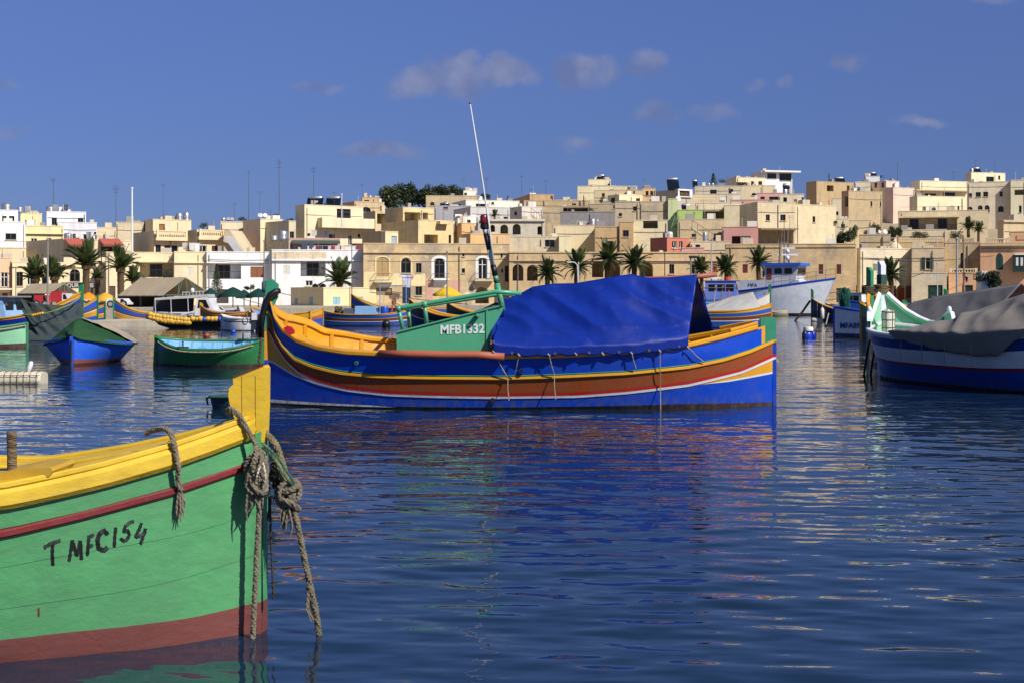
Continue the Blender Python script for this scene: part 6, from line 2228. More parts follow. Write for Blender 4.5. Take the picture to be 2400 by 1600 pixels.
# grey cover
GREY = mat('#857f76', 'cloth', .8)
tp = thing('boat_cover', 'large grey canvas cover over the white luzzu at the right', 'boat cover', wh.pt(4.5, 0, 1.2))
rid = [wh.pt(3.0, .3, 1.02), wh.pt(3.25, .1, 1.28), wh.pt(3.55, 0, 1.46), wh.pt(4.0, 0, 1.6), wh.pt(4.8, 0, 1.78), wh.pt(5.8, 0, 1.98), wh.pt(7.2, 0, 2.25)]
hm = [wh.skin(2.95, 1.04, 1, .02), wh.skin(3.2, .98, 1, .09), wh.skin(3.8, .9, 1, .1), wh.skin(4.6, .8, 1, .11), wh.skin(5.6, .72, 1, .11), wh.skin(6.3, .72, 1, .12), wh.skin(6.9, 1.1, 1, .1), wh.skin(7.2, 1.3, 1, .08)]
md = [wh.skin(q, wsh(q) + .1, 1, .1) for q in (2.98, 3.25, 3.8, 4.6, 5.6, 6.3, 6.9, 7.2)]
drape('near_sheet', tp, rid, hm, GREY, 70, 30, bulge=-.04, fold=.06, seed=12, mid=md, fm=.75, scallop=7)
hf = [wh.skin(3.1 + .52 * i, 1.05, -1, .08) for i in range(9)]
drape('far_sheet', tp, [v + Vector((0, 0, -.005)) for v in rid], hf, GREY, 40, 12, bulge=-.05, fold=.05, seed=13)
for q in (3.4, 4.2, 5.0, 5.8):
    a = wh.skin(q, .9, 1, .12)
    MB().tube([a, a + Vector((0, -.01, -.25)), a + Vector((.02, 0, -.4))], .008, 5).build('tie_rope', ROPEL, tp)
for x in (2012, 2018):
    pass
for i, q in enumerate((-.15, -.28)):
    b0 = wh.pt(q, .2 + .1 * i, 0)
    t = thing('mooring_rope', ('left' if i else 'right') + ' of two dark ropes hanging from the bow of the white luzzu', 'rope', (b0.x, b0.y, 0))
    mb = MB()
    twist(mb, [b0 + Vector((.25, .2, 1.0)), b0 + Vector((.12, .1, .6)), b0, b0 + Vector((-.03, 0, -.5))], .03)
    mb.build('strands', mat('#2a2622', 'rope'), t)

# ===== other boats
BL, YL, BR, WT, NV = '#1a55b0', '#d39a22', '#6e3a1e', '#d6d4cc', '#13204a'
LUZ = [(.04, .36, BL), (.36, .42, WT), (.42, .62, BR), (.62, .67, YL), (.67, .92, BL), (.92, 1.0, YL)]
G = 'moored harbour boats'
b4 = boat('fishing_boat', 'dark hulled luzzu with green stem lying behind the white luzzu', 2036, 40, (.4, -.92), 8, 2.6, 1.95, 1.05, 1.4,
          [(.04, .8, '#0e1420'), (.8, 1.0, '#1f6a4a')], YL, '#b98a80', stem=(2.68, '#2a8a58'), k=3.0, group=G)
mb = MB()
for i in range(4):
    z = 1.98 + .05 * i
    twist(mb, [b4.pt(.04, 0, z) + Vector((.2 * math.cos(w), .15 * math.sin(w), .02 * math.sin(w))) for w in [2 * math.pi * j / 10 for j in range(11)]], .035, 3, .12)
mb.build('rope_coil', mat('#6a6048', 'rope'), b4.root)
tp = thing('boat_cover', 'second grey canvas cover showing behind the large one at the right edge', 'boat cover', b4.pt(4, 0, 1.2))
rid = [b4.pt(1.9, 0, 1.7), b4.pt(3.2, 0, 1.9), b4.pt(4.6, 0, 2.03), b4.pt(5.9, 0, 2.16)]
drape('near_sheet', tp, rid, [b4.skin(1.9 + i * 1.33, 1.0, 1, .1) for i in range(4)], mat('#6c6a6a', 'cloth', .8), 40, 14, fold=.035, seed=21)
drape('far_sheet', tp, rid, [b4.skin(1.9 + i * 1.33, 1.1, -1, .1) for i in range(4)], mat('#6c6a6a', 'cloth', .8), 40, 14, fold=.035, seed=22)

b5 = boat('fishing_boat', 'white boat with blue rail marked MFA89 left of the white luzzu', 1955, 67, (.975, -.22), 6.5, 2.3, 1.35, 1.1, 1.3,
          [(.04, .14, '#182c6a'), (.14, 1.0, '#e6e6e4')], '#1c50c0', '#c9c2b0', k=2.6, railw=.2, railh=.12, group=G)
q, z = b5.hit(1992, 764)
c0 = b5.skin(q, z, 1, .03)
e = (b5.skin(q + .3, z, 1, .03) - b5.skin(q - .3, z, 1, .03)).normalized()
put_text('registration_number', 'MFA89', .36, pl('#1c3a8a'), b5.root, c0, e, (0, 0, 1), bold=.008)
b6 = boat('fishing_boat', 'yellow and navy luzzu moored in front of the trawler bow', 1902, 112, (.95, -.3), 7, 2.5, 1.78, .85, 1.3,
          [(.04, .55, '#14204e'), (.55, .6, '#6a4a1a'), (.6, 1.0, '#17244a')], YL, YL, stem=(2.55, '#256b48'), k=2.6, group=G)
for (dx, dz_, lab) in ((.9, .75, 'upper white fender on the yellow and navy luzzu'), (.5, .12, 'lower pale fender floating at the yellow and navy luzzu')):
    c0 = b6.skin(dx, .6, 1, .15)
    t = thing('fender', lab, 'fender', (c0.x, c0.y, dz_))
    if dz_ > .5:
        MB().lathe((c0.x, c0.y, dz_ - .6), [(.03, 0), (.16, .12), (.17, .75), (.05, .95)], 10).build('float_body', pl('#d8d4c4'), t, smooth=True)
    else:
        MB().lathe((c0.x - .5, c0.y, .1), [(.03, 0), (.2, .1), (.2, .9), (.03, 1.0)], 10, axis='x').build('float_body', pl('#cdbfa8'), t, smooth=True)
    MB().tube([(c0.x, c0.y, dz_ + .1), b6.skin(dx, b6.sh(dx), 1, .05)], .03, 5).build('line', ROPEL, t)
b6b = boat('fishing_boat', 'yellow and green luzzu partly hidden right of the white MFA89 boat', 2018, 60, (.85, -.5), 6, 2.1, 1.55, .9, 1.1, [(.04, .7, '#101a30'), (.7, 1.0, '#2a8a58')], YL, YL, stem=(1.7, '#d39a22'), group=G)

# trawler
th = Hull(((1922 - 1200) / F * 150, 150), (-.88, .475), 17, 5.6, 2.9, 2.6, .2, rake=.42)
tw = thing('trawler', 'large grey hulled fishing trawler with white wheelhouse and blue roof', 'ship', th.pt(8, 0, 0))
tsh = sheerfn(17, 3.9, 2.5, 2.6, 1.3, .55)
TG = pt('#dce0e2', .35)
th.band('hull_bottom', tw, lambda q: -.8, lambda q: .25, pt('#3a2420', .6), n=50)
th.band('hull_side', tw, lambda q: .25, lambda q: tsh(q) - .14, TG, n=50)
th.band('blue_sheer_line', tw, lambda q: tsh(q) - .14, lambda q: tsh(q) + .03, pt('#2450b8', .3), off=.03, n=50, mlev=1)
th.rail('gunwale', tw, tsh, pt('#2c56b8', .35), .3, .1, .08, n=50)
th.deck('deck', tw, lambda q: tsh(q) - .3, pl('#9aa0a2'), n=30)
th.band('rust_patch', tw, lambda q: .3, lambda q: .9, pl('#7a4a34'), off=.02, n=12, s0=7.5, s1=9.5, sides=(1,))
post(tw, th, -.2, .12, -.5, 1.2, .16, TG, 'stem_timber', 0)
wa, wn_ = -th.a, th.n
fr0 = th.pt(4.3, 0, 0)


def wbox(s0, s1, hw, z0, z1, m, name, taper=0.0):
    c = [th.bow + th.a * s0 + th.n * hw, th.bow + th.a * s0 - th.n * hw, th.bow + th.a * s1 - th.n * hw, th.bow + th.a * s1 + th.n * hw]
    lo = [Vector((v.x, v.y, z0)) for v in c]
    hi = [Vector((v.x, v.y, z1)) for v in c]
    hi[0] += th.a * -taper
    hi[1] += th.a * -taper
    return MB().add(lo + hi, ((0, 1, 2, 3), (4, 7, 6, 5), (0, 4, 5, 1), (1, 5, 6, 2), (2, 6, 7, 3), (3, 7, 4, 0))).build(name, m, tw, recalc=True)


WW = pl('#d8dade', .4)
wbox(1.9, 8.5, 1.5, 2.3, 3.75, WW, 'deckhouse')
wbox(2.2, 5.6, 1.45, 3.75, 5.25, WW, 'wheelhouse', .3)
wbox(1.6, 5.9, 1.75, 5.25, 5.55, pt('#2a66d8', .35), 'roof')
for i in range(5):
    c = th.bow + th.a * (2.0) + th.n * (1.12 - .56 * i)
    MB().obox(Vector((c.x, c.y, 4.35)) - th.n * .23, th.n * .46, -th.a * .05, (0, 0, .65)).build('window', GLASS, tw)
for s_ in (2.6, 3.7):
    c = th.bow + th.a * s_ + th.n * 1.46
    MB().obox(Vector((c.x, c.y, 4.4)), th.a * .8, th.n * .03, (0, 0, .6)).build('window', GLASS, tw)
c = th.bow + th.a * 4.8 + th.n * 1.46
MB().obox(Vector((c.x, c.y, 3.8)), th.a * .55, th.n * .03, (0, 0, 1.2)).build('door', pl('#8a3a34'), tw)
mb = MB()
for q in [i * .7 for i in range(9)]:
    a = th.skin(q, tsh(q), 1, -.1)
    mb.tube([a, a + Vector((0, 0, 1.0))], .03, 5)
for hh in (.5, 1.0):
    mb.tube([th.skin(q, tsh(q), 1, -.1) + Vector((0, 0, hh)) for q in [i * .5 for i in range(12)]], .028, 5)
mb.build('deck_railing', pl('#8a7458', .5), tw)
c = th.bow + th.a * 3.9
for sd in (-1, 1):
    p = Vector((c.x, c.y, 5.55)) + th.n * (1.7 * sd)
    MB().tube([p, p + Vector((0, 0, 2.2)) - th.n * (.3 * sd)], .08, 6).build('gantry_leg', pl('#6a5a4a', .5), tw)
MB().tube([Vector((c.x, c.y, 7.75)) + th.n * 1.4, Vector((c.x, c.y, 7.75)) - th.n * 1.4], .08, 6).build('gantry_beam', pl('#6a5a4a', .5), tw)
MB().tube([Vector((c.x, c.y, 5.5)), Vector((c.x, c.y, 10.2))], [.09, .03], 6).build('mast', pl('#7a6a58', .5), tw)
for z, w_ in ((6.2, 1.1), (6.9, .8)):
    p = Vector((c.x + .2, c.y - .8, z))
    MB().lathe(p, [(.2, -.3), (.22, 0), (.1, .15)], 10).build('radar_base', WW, tw, smooth=True)
    MB().box(p + Vector((0, 0, .16)), 2 * w_, .2, .16).build('radar_bar', WW, tw)
for dx in (-1.2, -.9, 1.1):
    p = Vector((c.x, c.y, 5.5)) + th.n * dx
    MB().tube([p, p + Vector((.1, 0, 3.6))], .025, 5).build('whip_aerial', pl('#8a8a84'), tw)
put_text('registration_number', 'MFA', .55, pl('#3a3f44'), tw, Vector((0, 0, 3.2)) + th.bow + th.a * 6.9 + th.n * 1.52, -th.a, (0, 0, 1))
put_text('registration_number', '7115', .4, pl('#3a3f44'), tw, Vector((0, 0, 2.65)) + th.bow + th.a * 6.9 + th.n * 1.52, -th.a, (0, 0, 1))
for i, (xa, ya, xb, yb, dd) in enumerate(((1812, 690, 1846, 736, 150), (1899, 705, 1863, 751, 115))):
    t = thing('mooring_line', ('pale mooring line running down from the trawler' if i == 0 else 'thick dark mooring line from the yellow and navy bow'), 'rope', P(xb, yb, dd))
    MB().tube([P(xa, ya, dd + (6 if i == 0 else -.5)), P((xa + xb) / 2, (ya + yb) / 2 + 3, dd), P(xb, yb + 2, dd)], .05 if i == 0 else .09, 6).build('strands', ROPEL if i == 0 else mat('#3a3630', 'rope'), t)
small = boat('rowing_boat', 'pale tender floating beside the trawler hull', 1846, 145, (-.98, .2), 4, 1.5, .55, .42, .5, [(.1, .6, '#8a8a70'), (.6, 1, '#c2b890')], '#cfc6a8', '#8a8468', group=G, n=24)
wlb = boat('motor_boat', 'small white cabin boat behind the trawler bow', 1936, 138, (.7, -.6), 6, 2.2, 1.3, 1.0, 1.0, [(.05, .6, '#4a5058'), (.6, 1.0, '#c9ccce')], '#d8d8d4', '#b8b8b0', group=G, n=24)


def cabin(b, q0, q1, hw, z0, z1, col, name='cabin', wins=0, roof=None, wincol=None):
    c = [b.bow + b.a * q0 + b.n * hw, b.bow + b.a * q0 - b.n * hw, b.bow + b.a * q1 - b.n * hw, b.bow + b.a * q1 + b.n * hw]
    t_ = (q1 - q0) * .1
    lo = [Vector((v.x, v.y, z0)) for v in c]
    hi = [Vector((v.x, v.y, z1)) + b.a * (t_ if i < 2 else -t_ * .4) for i, v in enumerate(c)]
    o = MB().add(lo + hi, ((0, 1, 2, 3), (4, 7, 6, 5), (0, 4, 5, 1), (1, 5, 6, 2), (2, 6, 7, 3), (3, 7, 4, 0))).build(name, pt(col, .35), b.root, recalc=True)
    for i in range(wins):
        f = (i + .5) / wins
        p = b.bow + b.a * (q0 + (q1 - q0) * (.12 + .76 * f)) + b.n * (hw + .015)
        w_ = (q1 - q0) * .66 / wins
        h_ = (z1 - z0)
        MB().obox(Vector((p.x, p.y, z0 + h_ * .45)) - b.a * w_ / 2, b.a * w_, -b.n * .03, (0, 0, h_ * .38)).build('window', GLASS, o)
    for i in range(2):
        p = b.bow + b.a * (q0 + t_ * .55 - .02) + b.n * (hw * (.5 - i))
        MB().obox(Vector((p.x, p.y, z0 + (z1 - z0) * .45)) - b.n * hw * .35, b.n * hw * .7, b.a * .02, (0, 0, (z1 - z0) * .38)).build('window', GLASS, o)
    if roof:
        cc = b.bow + b.a * (q0 + q1) / 2
        MB().obox(Vector((cc.x, cc.y, z1)) - b.a * (q1 - q0) * .52 - b.n * hw * 1.1, b.a * (q1 - q0) * 1.04, b.n * hw * 2.2, (0, 0, .07)).build('cabin_roof', pt(roof, .35), o)
    return o


cabin(wlb, 1.6, 4.2, .75, .8, 2.3, '#d8d8d2', wins=3, roof='#d8d8d2')
# net heap between the boats
nb = thing('net_heap', 'dark green bundle of netting on a boat left of the white luzzu', 'net', P(1981, 712, 100))
knot(P(1981, 706, 100), .35, .75, 10, .16, 31, mat('#1f5a44', 'cloth'), 'netting', nb)
bb = boat('fishing_boat', 'plain blue hull behind the dark green netting', 1990, 118, (.96, .1), 7, 2.4, 1.6, 1.3, 1.4, [(.05, 1.0, '#24549a')], '#2a5aa6', '#3a5a8a', group=G, n=24)

# luzzu with grey tent right behind the stern
b9 = boat('fishing_boat', 'striped luzzu with pale grey tent right behind the stern of the big boat', 1808, 88, (-1, .03), 7.6, 2.4, 1.42, .98, 1.25,
          [(.04, .4, BL), (.4, .46, WT), (.46, .64, BR), (.64, .68, YL), (.68, .88, BL), (.88, 1.0, YL)], YL, '#c9c6b8', k=2.8, group=G)
tp = thing('boat_cover', 'pale grey canvas tent on the striped luzzu behind the big stern', 'boat cover', b9.pt(3, 0, 1))
rid = [b9.pt(1.15, 0, 2.2), b9.pt(2.5, 0, 1.9), b9.pt(4.2, 0, 1.35), b9.pt(5.5, 0, 1.05)]
drape('near_sheet', tp, rid, [b9.skin(.75, 1.2, 1, .03), b9.skin(2.4, 1.08, 1, .05), b9.skin(4.2, 1.05, 1, .05), b9.skin(5.5, 1.05, 1, .05)], mat('#a8a6a2', 'cloth', .8), 40, 12, fold=.05, seed=31)
drape('far_sheet', tp, rid, [b9.skin(.75, 1.2, -1, .03), b9.skin(2.4, 1.08, -1, .05), b9.skin(4.2, 1.05, -1, .05), b9.skin(5.5, 1.05, -1, .05)], mat('#a8a6a2', 'cloth', .8), 40, 12, fold=.05, seed=32)
b9c = boat('fishing_boat', 'blue luzzu with white and red bow behind the grey tent', 1806, 102, (-.97, .2), 8, 2.6, 2.2, 1.2, 1.5, [(.04, .62, '#1a48b8'), (.62, .68, '#a82a30'), (.68, 1.0, '#d2ccc0')], '#b89a3a', '#c2b59a', stem=(2.85, '#2f7a58'), group=G)
b9d = boat('fishing_boat', 'light blue covered boat behind the striped luzzu', 1724, 96, (-.97, .15), 5, 2.1, 1.55, 1.45, 1.4, [(.04, 1.0, '#3f8fc8')], '#5aa6dc', '#5aa6dc', drop=.1, group=G)
b9e = boat('motor_boat', 'lilac blue cabin boat left of the trawler', 1792, 124, (-.97, .2), 8.5, 2.8, 2.3, 1.5, 1.5, [(.04, 1.0, '#5a74c4')], '#6a84d0', '#6a7ab0', group=G, n=24)
cabin(b9e, 2.2, 5.2, .95, 1.7, 3.3, '#6f86d4', wins=3, roof='#4a62b8')
MB().tube([b9e.pt(4.6, 0, 3.2), b9e.pt(4.6, 0, 5.6), b9e.pt(4.5, 0, 7.4)], [.07, .06, .03], 6).build('mast', pl('#b8b8b4'), b9e.root)
MB().box(b9e.pt(4.2, 0, 3.5), .9, .3, .16).build('radar_bar', pl('#d8d8d4'), b9e.root)
MB().tube([b9e.pt(3.2, 0, 3.36), b9e.pt(3.2, 0, 3.7)], .3, 10).build('life_ring', pl('#c4472a'), b9e.root)
b9f = boat('fishing_boat', 'dark work boat crowded with gear left of the lilac cabin boat', 1735, 122, (-.97, .2), 8, 2.8, 1.7, 1.4, 1.4, [(.04, 1.0, '#5a4034')], '#6a5a4a', '#5a4a40', group=G, n=24)
cabin(b9f, 4.6, 6.2, .9, 1.5, 2.6, '#c6c8c4', wins=2, roof='#b8bab4')
rnd = random.Random(5)
for i in range(9):
    q = 1 + i * .6
    p = b9f.pt(q, .8, 1.4)
    MB().tube([p, p + Vector((rnd.uniform(-.3, .3), 0, rnd.uniform(.6, 1.6)))], .06, 6).build('gear_post', pl(['#c4643a', '#8a7a64', '#a8a49a', '#3a3f4a'][i % 4]), b9f.root)
mb = MB().tube([b9f.pt(q, .9, 2.7) for q in (.3, 3, 6, 7.8)], .05, 6)
mb.build('awning_pole', pl('#6a5a50'), b9f.root)

# boats seen over the big boat's foredeck
b12 = boat('fishing_boat', 'small striped luzzu with light blue box cabin seen over the big foredeck', 955, 94, (-1, .05), 5.7, 2.0, 1.02, .72, .98, LUZ, YL, '#c2a65a', k=2.9, railh=.05, group=G)
cabin(b12, 1.9, 3.45, .6, .6, 1.3, '#86b4de', wins=0)
cabin(b12, 3.45, 4.2, .55, .6, 1.15, '#5a6068', 'grey_box')
kn = knot(b12.pt(4.6, 0, 1.0), .35, .3, 6, .09, 41, mat('#6a6248', 'rope'), 'net_pile', b12.root)
MB().lathe(b12.pt(1.5, .2, .6), [(.24, 0), (.26, .05), (.26, .6), (.22, .68)], 12).build('blue_barrel', pl('#1f4fb8', .4), b12.root, auto=40)
for i, x in enumerate((.6, 1.1)):
    p = b12.pt(x, -.2, .7)
    MB().tube([p, p + Vector((-.4 + .5 * i, 0, .9)), p + Vector((.35, 0, .5))], .05, 6).build('orange_frame', pl('#c4502e'), b12.root)
for x in (.15, 1.9):
    p = b12.pt(x, -.5, .7)
    MB().tube([p, p + Vector((0, 0, 2.0))], .035, 6).build('frame_post', pl('#6f9cc8'), b12.root)
MB().tube([b12.pt(.15, -.5, 2.65), b12.pt(1.9, -.5, 2.65)], .035, 6).build('frame_beam', pl('#6f9cc8'), b12.root)
b13 = boat('fishing_boat', 'navy and white luzzu with yellow rail behind the pipe rails', 960, 84, (.95, -.25), 7.5, 2.4, 1.72, .72, 1.2, [(.04, .5, '#16245e'), (.5, .55, WT), (.55, 1.0, '#10182c')], YL, YL, k=2.6, group=G)
b13b = boat('fishing_boat', 'blue luzzu with yellow rail moored behind the pipe rails', 1060, 108, (-.96, .2), 8, 2.4, 1.1, 1.05, 2.1, LUZ, YL, '#b9a27a', group=G)
b13c = boat('fishing_boat', 'small yellow bow peeping behind the pipe rails', 1048, 92, (.95, -.2), 6, 2.0, 1.5, .85, 1.0, [(.04, .6, BL), (.6, 1.0, '#23252a')], YL, YL, group=G)
b13d = boat('fishing_boat', 'low yellow boat with orange patch behind the big bow', 757, 92, (-1, .05), 5, 1.9, 1.15, .6, .9, [(.04, .5, BL), (.5, .7, '#b8562a'), (.7, 1, YL)], YL, YL, group=G, n=24)
b22 = boat('fishing_boat', 'yellow framed bow just left of the big stem', 590, 84, (.75, -.6), 5, 1.9, 1.3, .8, 1.0, [(.04, .7, '#2a1f1a'), (.7, 1, YL)], YL, '#8aa6d8', group=G, n=24)

# blue boat under a green cover, left
b14 = boat('rowing_boat', 'bright blue boat under a green and beige cover at the left', 168, 38.6, (-.06, 1), 4.6, 2.35, .72, .5, .66, [(.05, .22, '#8a4a34'), (.22, 1.0, '#1f62e0')], '#1e58c8', '#3f6fb0', k=2.7, worn=True, group=G, flare=.42)
tp = thing('boat_cover', 'dark green tarpaulin with beige back on the blue rowing boat', 'boat cover', b14.pt(2, 0, .8))
GT = mat('#244a29', 'cloth', .75)
pk = P(186, 747, 39.5)
rid = [b14.pt(-.08, 0, .82), b14.pt(.3, 0, 1.02), b14.pt(.6, .0, pk.z - .01), Vector((pk.x, b14.pt(1.0, 0, 0).y, pk.z)), b14.pt(2.4, -.1, 1.1), b14.pt(4.4, -.2, .85)]
lft, rgt = [], []
for i in range(9):
    q = .05 + i * .53
    z = b14.sh(q) - .06
    w_ = b14.half(q, z) + .09
    cl_ = b14.bow + b14.a * q
    lft.append(Vector((cl_.x - w_ - .03, cl_.y, z + .02)))
    rgt.append(Vector((cl_.x + w_ + .03, cl_.y, z + .05)))
drape('left_sheet', tp, rid, lft, GT, 40, 14, fold=.05, bulge=-.01, seed=51)
drape('right_sheet', tp, [v + Vector((.001, 0, -.003)) for v in rid], rgt, GT, 40, 14, fold=.05, bulge=-.01, seed=52)
b_ = [rgt[i].lerp(rid[min(i // 2 + 1, 5)], .12) for i in range(2, 9)]
drape('beige_sheet', tp, [v + Vector((.02, 0, .03)) for v in rid[3:]], [v + Vector((.03, 0, .05)) for v in rgt[4:]], mat('#a89a86', 'cloth', .8), 24, 10, fold=.03, bulge=-.05, seed=53)
t = thing('mooring_rope', 'dark rope hanging at the stem of the blue covered boat', 'rope', b14.pt(-.12, 0, 0))
MB().tube([b14.pt(-.06, 0, .66), b14.pt(-.09, 0, .3), b14.pt(-.14, 0, -.3)], .022, 6).build('strands', mat('#1a1a20', 'rope'), t)

# green rowing boat
b21 = boat('rowing_boat', 'green rowing boat with light blue inside and rope fender', 367, 38.3, (.995, -.1), 3.05, 1.5, .74, .44, .72, [(.05, .12, '#3a1f1c'), (.12, 1.0, '#22703a')], '#24783c', '#7fb4e4', k=2.6, drop=.26, railw=.1, railh=.05, group=G, flare=.35, heel=.13)
mb = MB()
twist(mb, [b21.skin(q, b21.sh(q) - .03, 1, .05) for q in [.1 + i * .19 for i in range(15)]], .024, 3, .1)
mb.build('rope_fender', ROPEL, b21.root)
for q in (.95, 2.2):
    p = b21.skin(q, b21.sh(q) + .05, 1 if q < 1 else -1, -.04)
    MB().tube([p, p + Vector((0, 0, .17))], .02, 8).build('thole_pin', pl('#22201c'), b21.root)
    MB().box(p + Vector((0, 0, -.01)), .3, .1, .04).build('pin_block', pl('#123a1c'), b21.root)
for q in (1.1, 1.9):
    a = b21.skin(q, .3, 1, -.06)
    b_ = b21.skin(q, .3, -1, -.06)
    MB().obox(a - b21.a * .1, b21.a * .2, b_ - a, (0, 0, .035)).build('thwart', pt('#6fa2d8', .4), b21.root)
t = thing('mooring_rope', 'dark rope dropping from the bow of the green rowing boat', 'rope', b21.pt(-.1, 0, 0))
MB().tube([b21.pt(-.05, 0, .6), b21.pt(-.07, 0, .2), b21.pt(-.1, 0, -.3)], .018, 6).build('strands', mat('#2a2824', 'rope'), t)
# light green boat, left edge
b15 = boat('rowing_boat', 'pale green boat with rope rail at the left edge', 63, 52.5, (-.99, -.1), 4.6, 1.8, .86, .66, .8, [(.05, .2, '#4a2e2a'), (.2, 1.0, '#8cc79c')], '#3f8a5e', '#c2a83a', k=2.5, group=G)
mb = MB()
twist(mb, [b15.skin(q, b15.sh(q) - .05, 1, .06) for q in [.02 + i * .25 for i in range(15)]], .04, 3, .16)
mb.build('rope_fender', ROPEL, b15.root)
# boat with light blue cabin and hanging net
b16 = boat('fishing_boat', 'blue luzzu with light blue cabin and tall green stem at the left', 193, 64, (-.985, .17), 9, 2.6, 2.05, .86, 1.3, [(.04, .45, '#14307a'), (.45, .5, YL), (.5, .93, '#122f9a'), (.93, 1, YL)], YL, '#c9a24a', stem=(2.45, '#2a8a58'), k=2.6, group=G)
cabin(b16, 3.1, 6.4, .95, .7, 1.85, '#8fb8e0', wins=0, roof='#8a8a88')
put_text('registration_number', 'MFA', .2, pl('#6a84a0'), b16.root, P(8, 714, 62.7), (1, 0, 0), (0, 0, 1))
nt_ = thing('fishing_net', 'grey green net hung along the blue luzzu down to the water', 'net', P(120, 790, 61.5))
NETM, ntt, nb_ = new_mat('net_mesh')
tr = ntt.nodes.new('ShaderNodeBsdfTransparent')
mx = ntt.nodes.new('ShaderNodeMixShader')
nb_.inputs['Base Color'].default_value = (.035, .055, .05, 1)
nb_.inputs['Roughness'].default_value = .9
vz = ntt.nodes.new('ShaderNodeTexNoise')
vz.inputs['Scale'].default_value = 2.5
gg = ntt.nodes.new('ShaderNodeNewGeometry')
ntt.links.new(gg.outputs['Position'], vz.inputs['Vector'])
mrr = ntt.nodes.new('ShaderNodeMapRange')
mrr.inputs['To Min'].default_value = .62
mrr.inputs['To Max'].default_value = .98
ntt.links.new(vz.outputs[0], mrr.inputs['Value'])
ntt.links.new(mrr.outputs[0], mx.inputs[0])
ntt.links.new(tr.outputs[0], mx.inputs[1])
ntt.links.new(nb_.outputs[0], mx.inputs[2])
ntt.links.new(mx.outputs[0], ntt.nodes['Material Output'].inputs[0])
drape('net_sheet', nt_, [P(47, 700, 62), P(70, 708, 61.7), P(110, 714, 61.5), P(150, 716, 61.5), P(180, 712, 62), P(196, 704, 62.5)], [P(64, 798, 60.5), P(95, 798, 60.5), P(130, 797, 60.6), P(165, 797, 60.8), P(196, 795, 61)], NETM, 60, 24, fold=.16, bulge=.1, seed=61)
MB().tube([P(52, 738, 60.9), P(95, 738, 60.7), P(130, 728, 60.8), P(165, 714, 61.2), P(186, 700, 62)], .03, 6).build('head_rope', pl('#7a8a3a'), nt_)
for i in range(5):
    p = P(77 + i * 5.5, 739.5 - i * 1.2, 60.6)
    MB().lathe(p, [(.02, -.07), (.06, -.05), (.06, .05), (.02, .07)], 8, axis='x').build('float', pl('#d0a22a', .4), nt_, smooth=True)
# small striped bows at the pier
for (x, d, aft, L, zb, lab) in ((229, 104, (-.96, .25), 6, 1.9, 'striped luzzu bow pointing right beside the net'), (246, 106, (-.9, .4), 5.5, 1.3, 'lower striped luzzu bow beside the first'), (266, 98, (.96, .2), 6.5, 1.75, 'striped luzzu pointing left at the pier')):
    boat('fishing_boat', lab, x, d, aft, L, 2.1, zb, .75, 1.2, [(.04, .3, BL), (.3, .52, YL), (.52, .56, WT), (.56, .66, BR), (.66, .92, BL), (.92, 1, YL)], YL, '#b89a5a', stem=(zb + .2, '#2f7a4a'), group=G, n=30)
MB().obox(P(198, 752, 90), (P(368, 752, 90) - P(198, 752, 90)), (0, 9, 0), (0, 0, -1.5)).build('pier_tmp', mat('#b3a68c', 'stone'))
o = bpy.data.objects['pier_tmp']
o.name = 'pier'
tag(o, 'short pale stone pier at the left shore', None, None, 'structure')
# ---------------------------------------------------------------- left quay: sheds, parasols, raft, motor boats
def shed(label, gl, ap, gr, far_ap, d, dd, text=None):
    a, b, c = [P(*px('A', *q), d) for q in (gl, ap, gr)]
    e = P(*px('A', *far_ap), d + dd) - b
    e.z = 0
    t = thing('boat_shed', label, 'shed', (a.x, a.y, 1.0))
    RM = mat('#b09a72', 'wall')
    n = 14
    for (p, q) in ((a, b), (c, b)):           # corrugated roof sheets, each its own piece
        for i in range(n):
            u0, u1 = e * (i / n), e * ((i + .94) / n)
            mb = MB()
            s_ = (q - p)
            o = p - s_ * .06
            mb.add([o + u0, o + u1, q + u1, q + u0, o + u0 + Vector((0, 0, .07)), o + u1 + Vector((0, 0, .07 + .03 * (i % 2))), q + u1 + Vector((0, 0, .07 + .03 * (i % 2))), q + u0 + Vector((0, 0, .07))], BOXF)
            mb.build('roof_sheet', RM, t)
    for k in (0, .5, 1):
        for p in (a, c):
            g = p + e * k
            MB().tube([(g.x, g.y, .9), g], .08, 6).build('shed_post', pl('#4a5a4a'), t)
    for (p, q) in ((a.lerp(c, .3), a.lerp(b, .7)), (a.lerp(c, .7), c.lerp(b, .7)), (a, c), (a.lerp(c, .5), b), (a.lerp(c, .3), b.lerp(a, .15)), (a.lerp(c, .7), b.lerp(c, .15))):
        MB().tube([p, q], .06, 5).build('truss_bar', pl('#5a6a5a'), t)
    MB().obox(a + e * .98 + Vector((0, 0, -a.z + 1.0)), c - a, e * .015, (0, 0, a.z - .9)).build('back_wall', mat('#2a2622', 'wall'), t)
    return t


shed('large open boat shed with beige corrugated roof behind the white cruiser', (1500, 1225), (1705, 1066), (1950, 1222), (1290, 1068), 128, 6)
shed('smaller boat shed with beige roof behind the net', (462, 1208), (592, 1122), (712, 1206), (290, 1122), 132, 6)
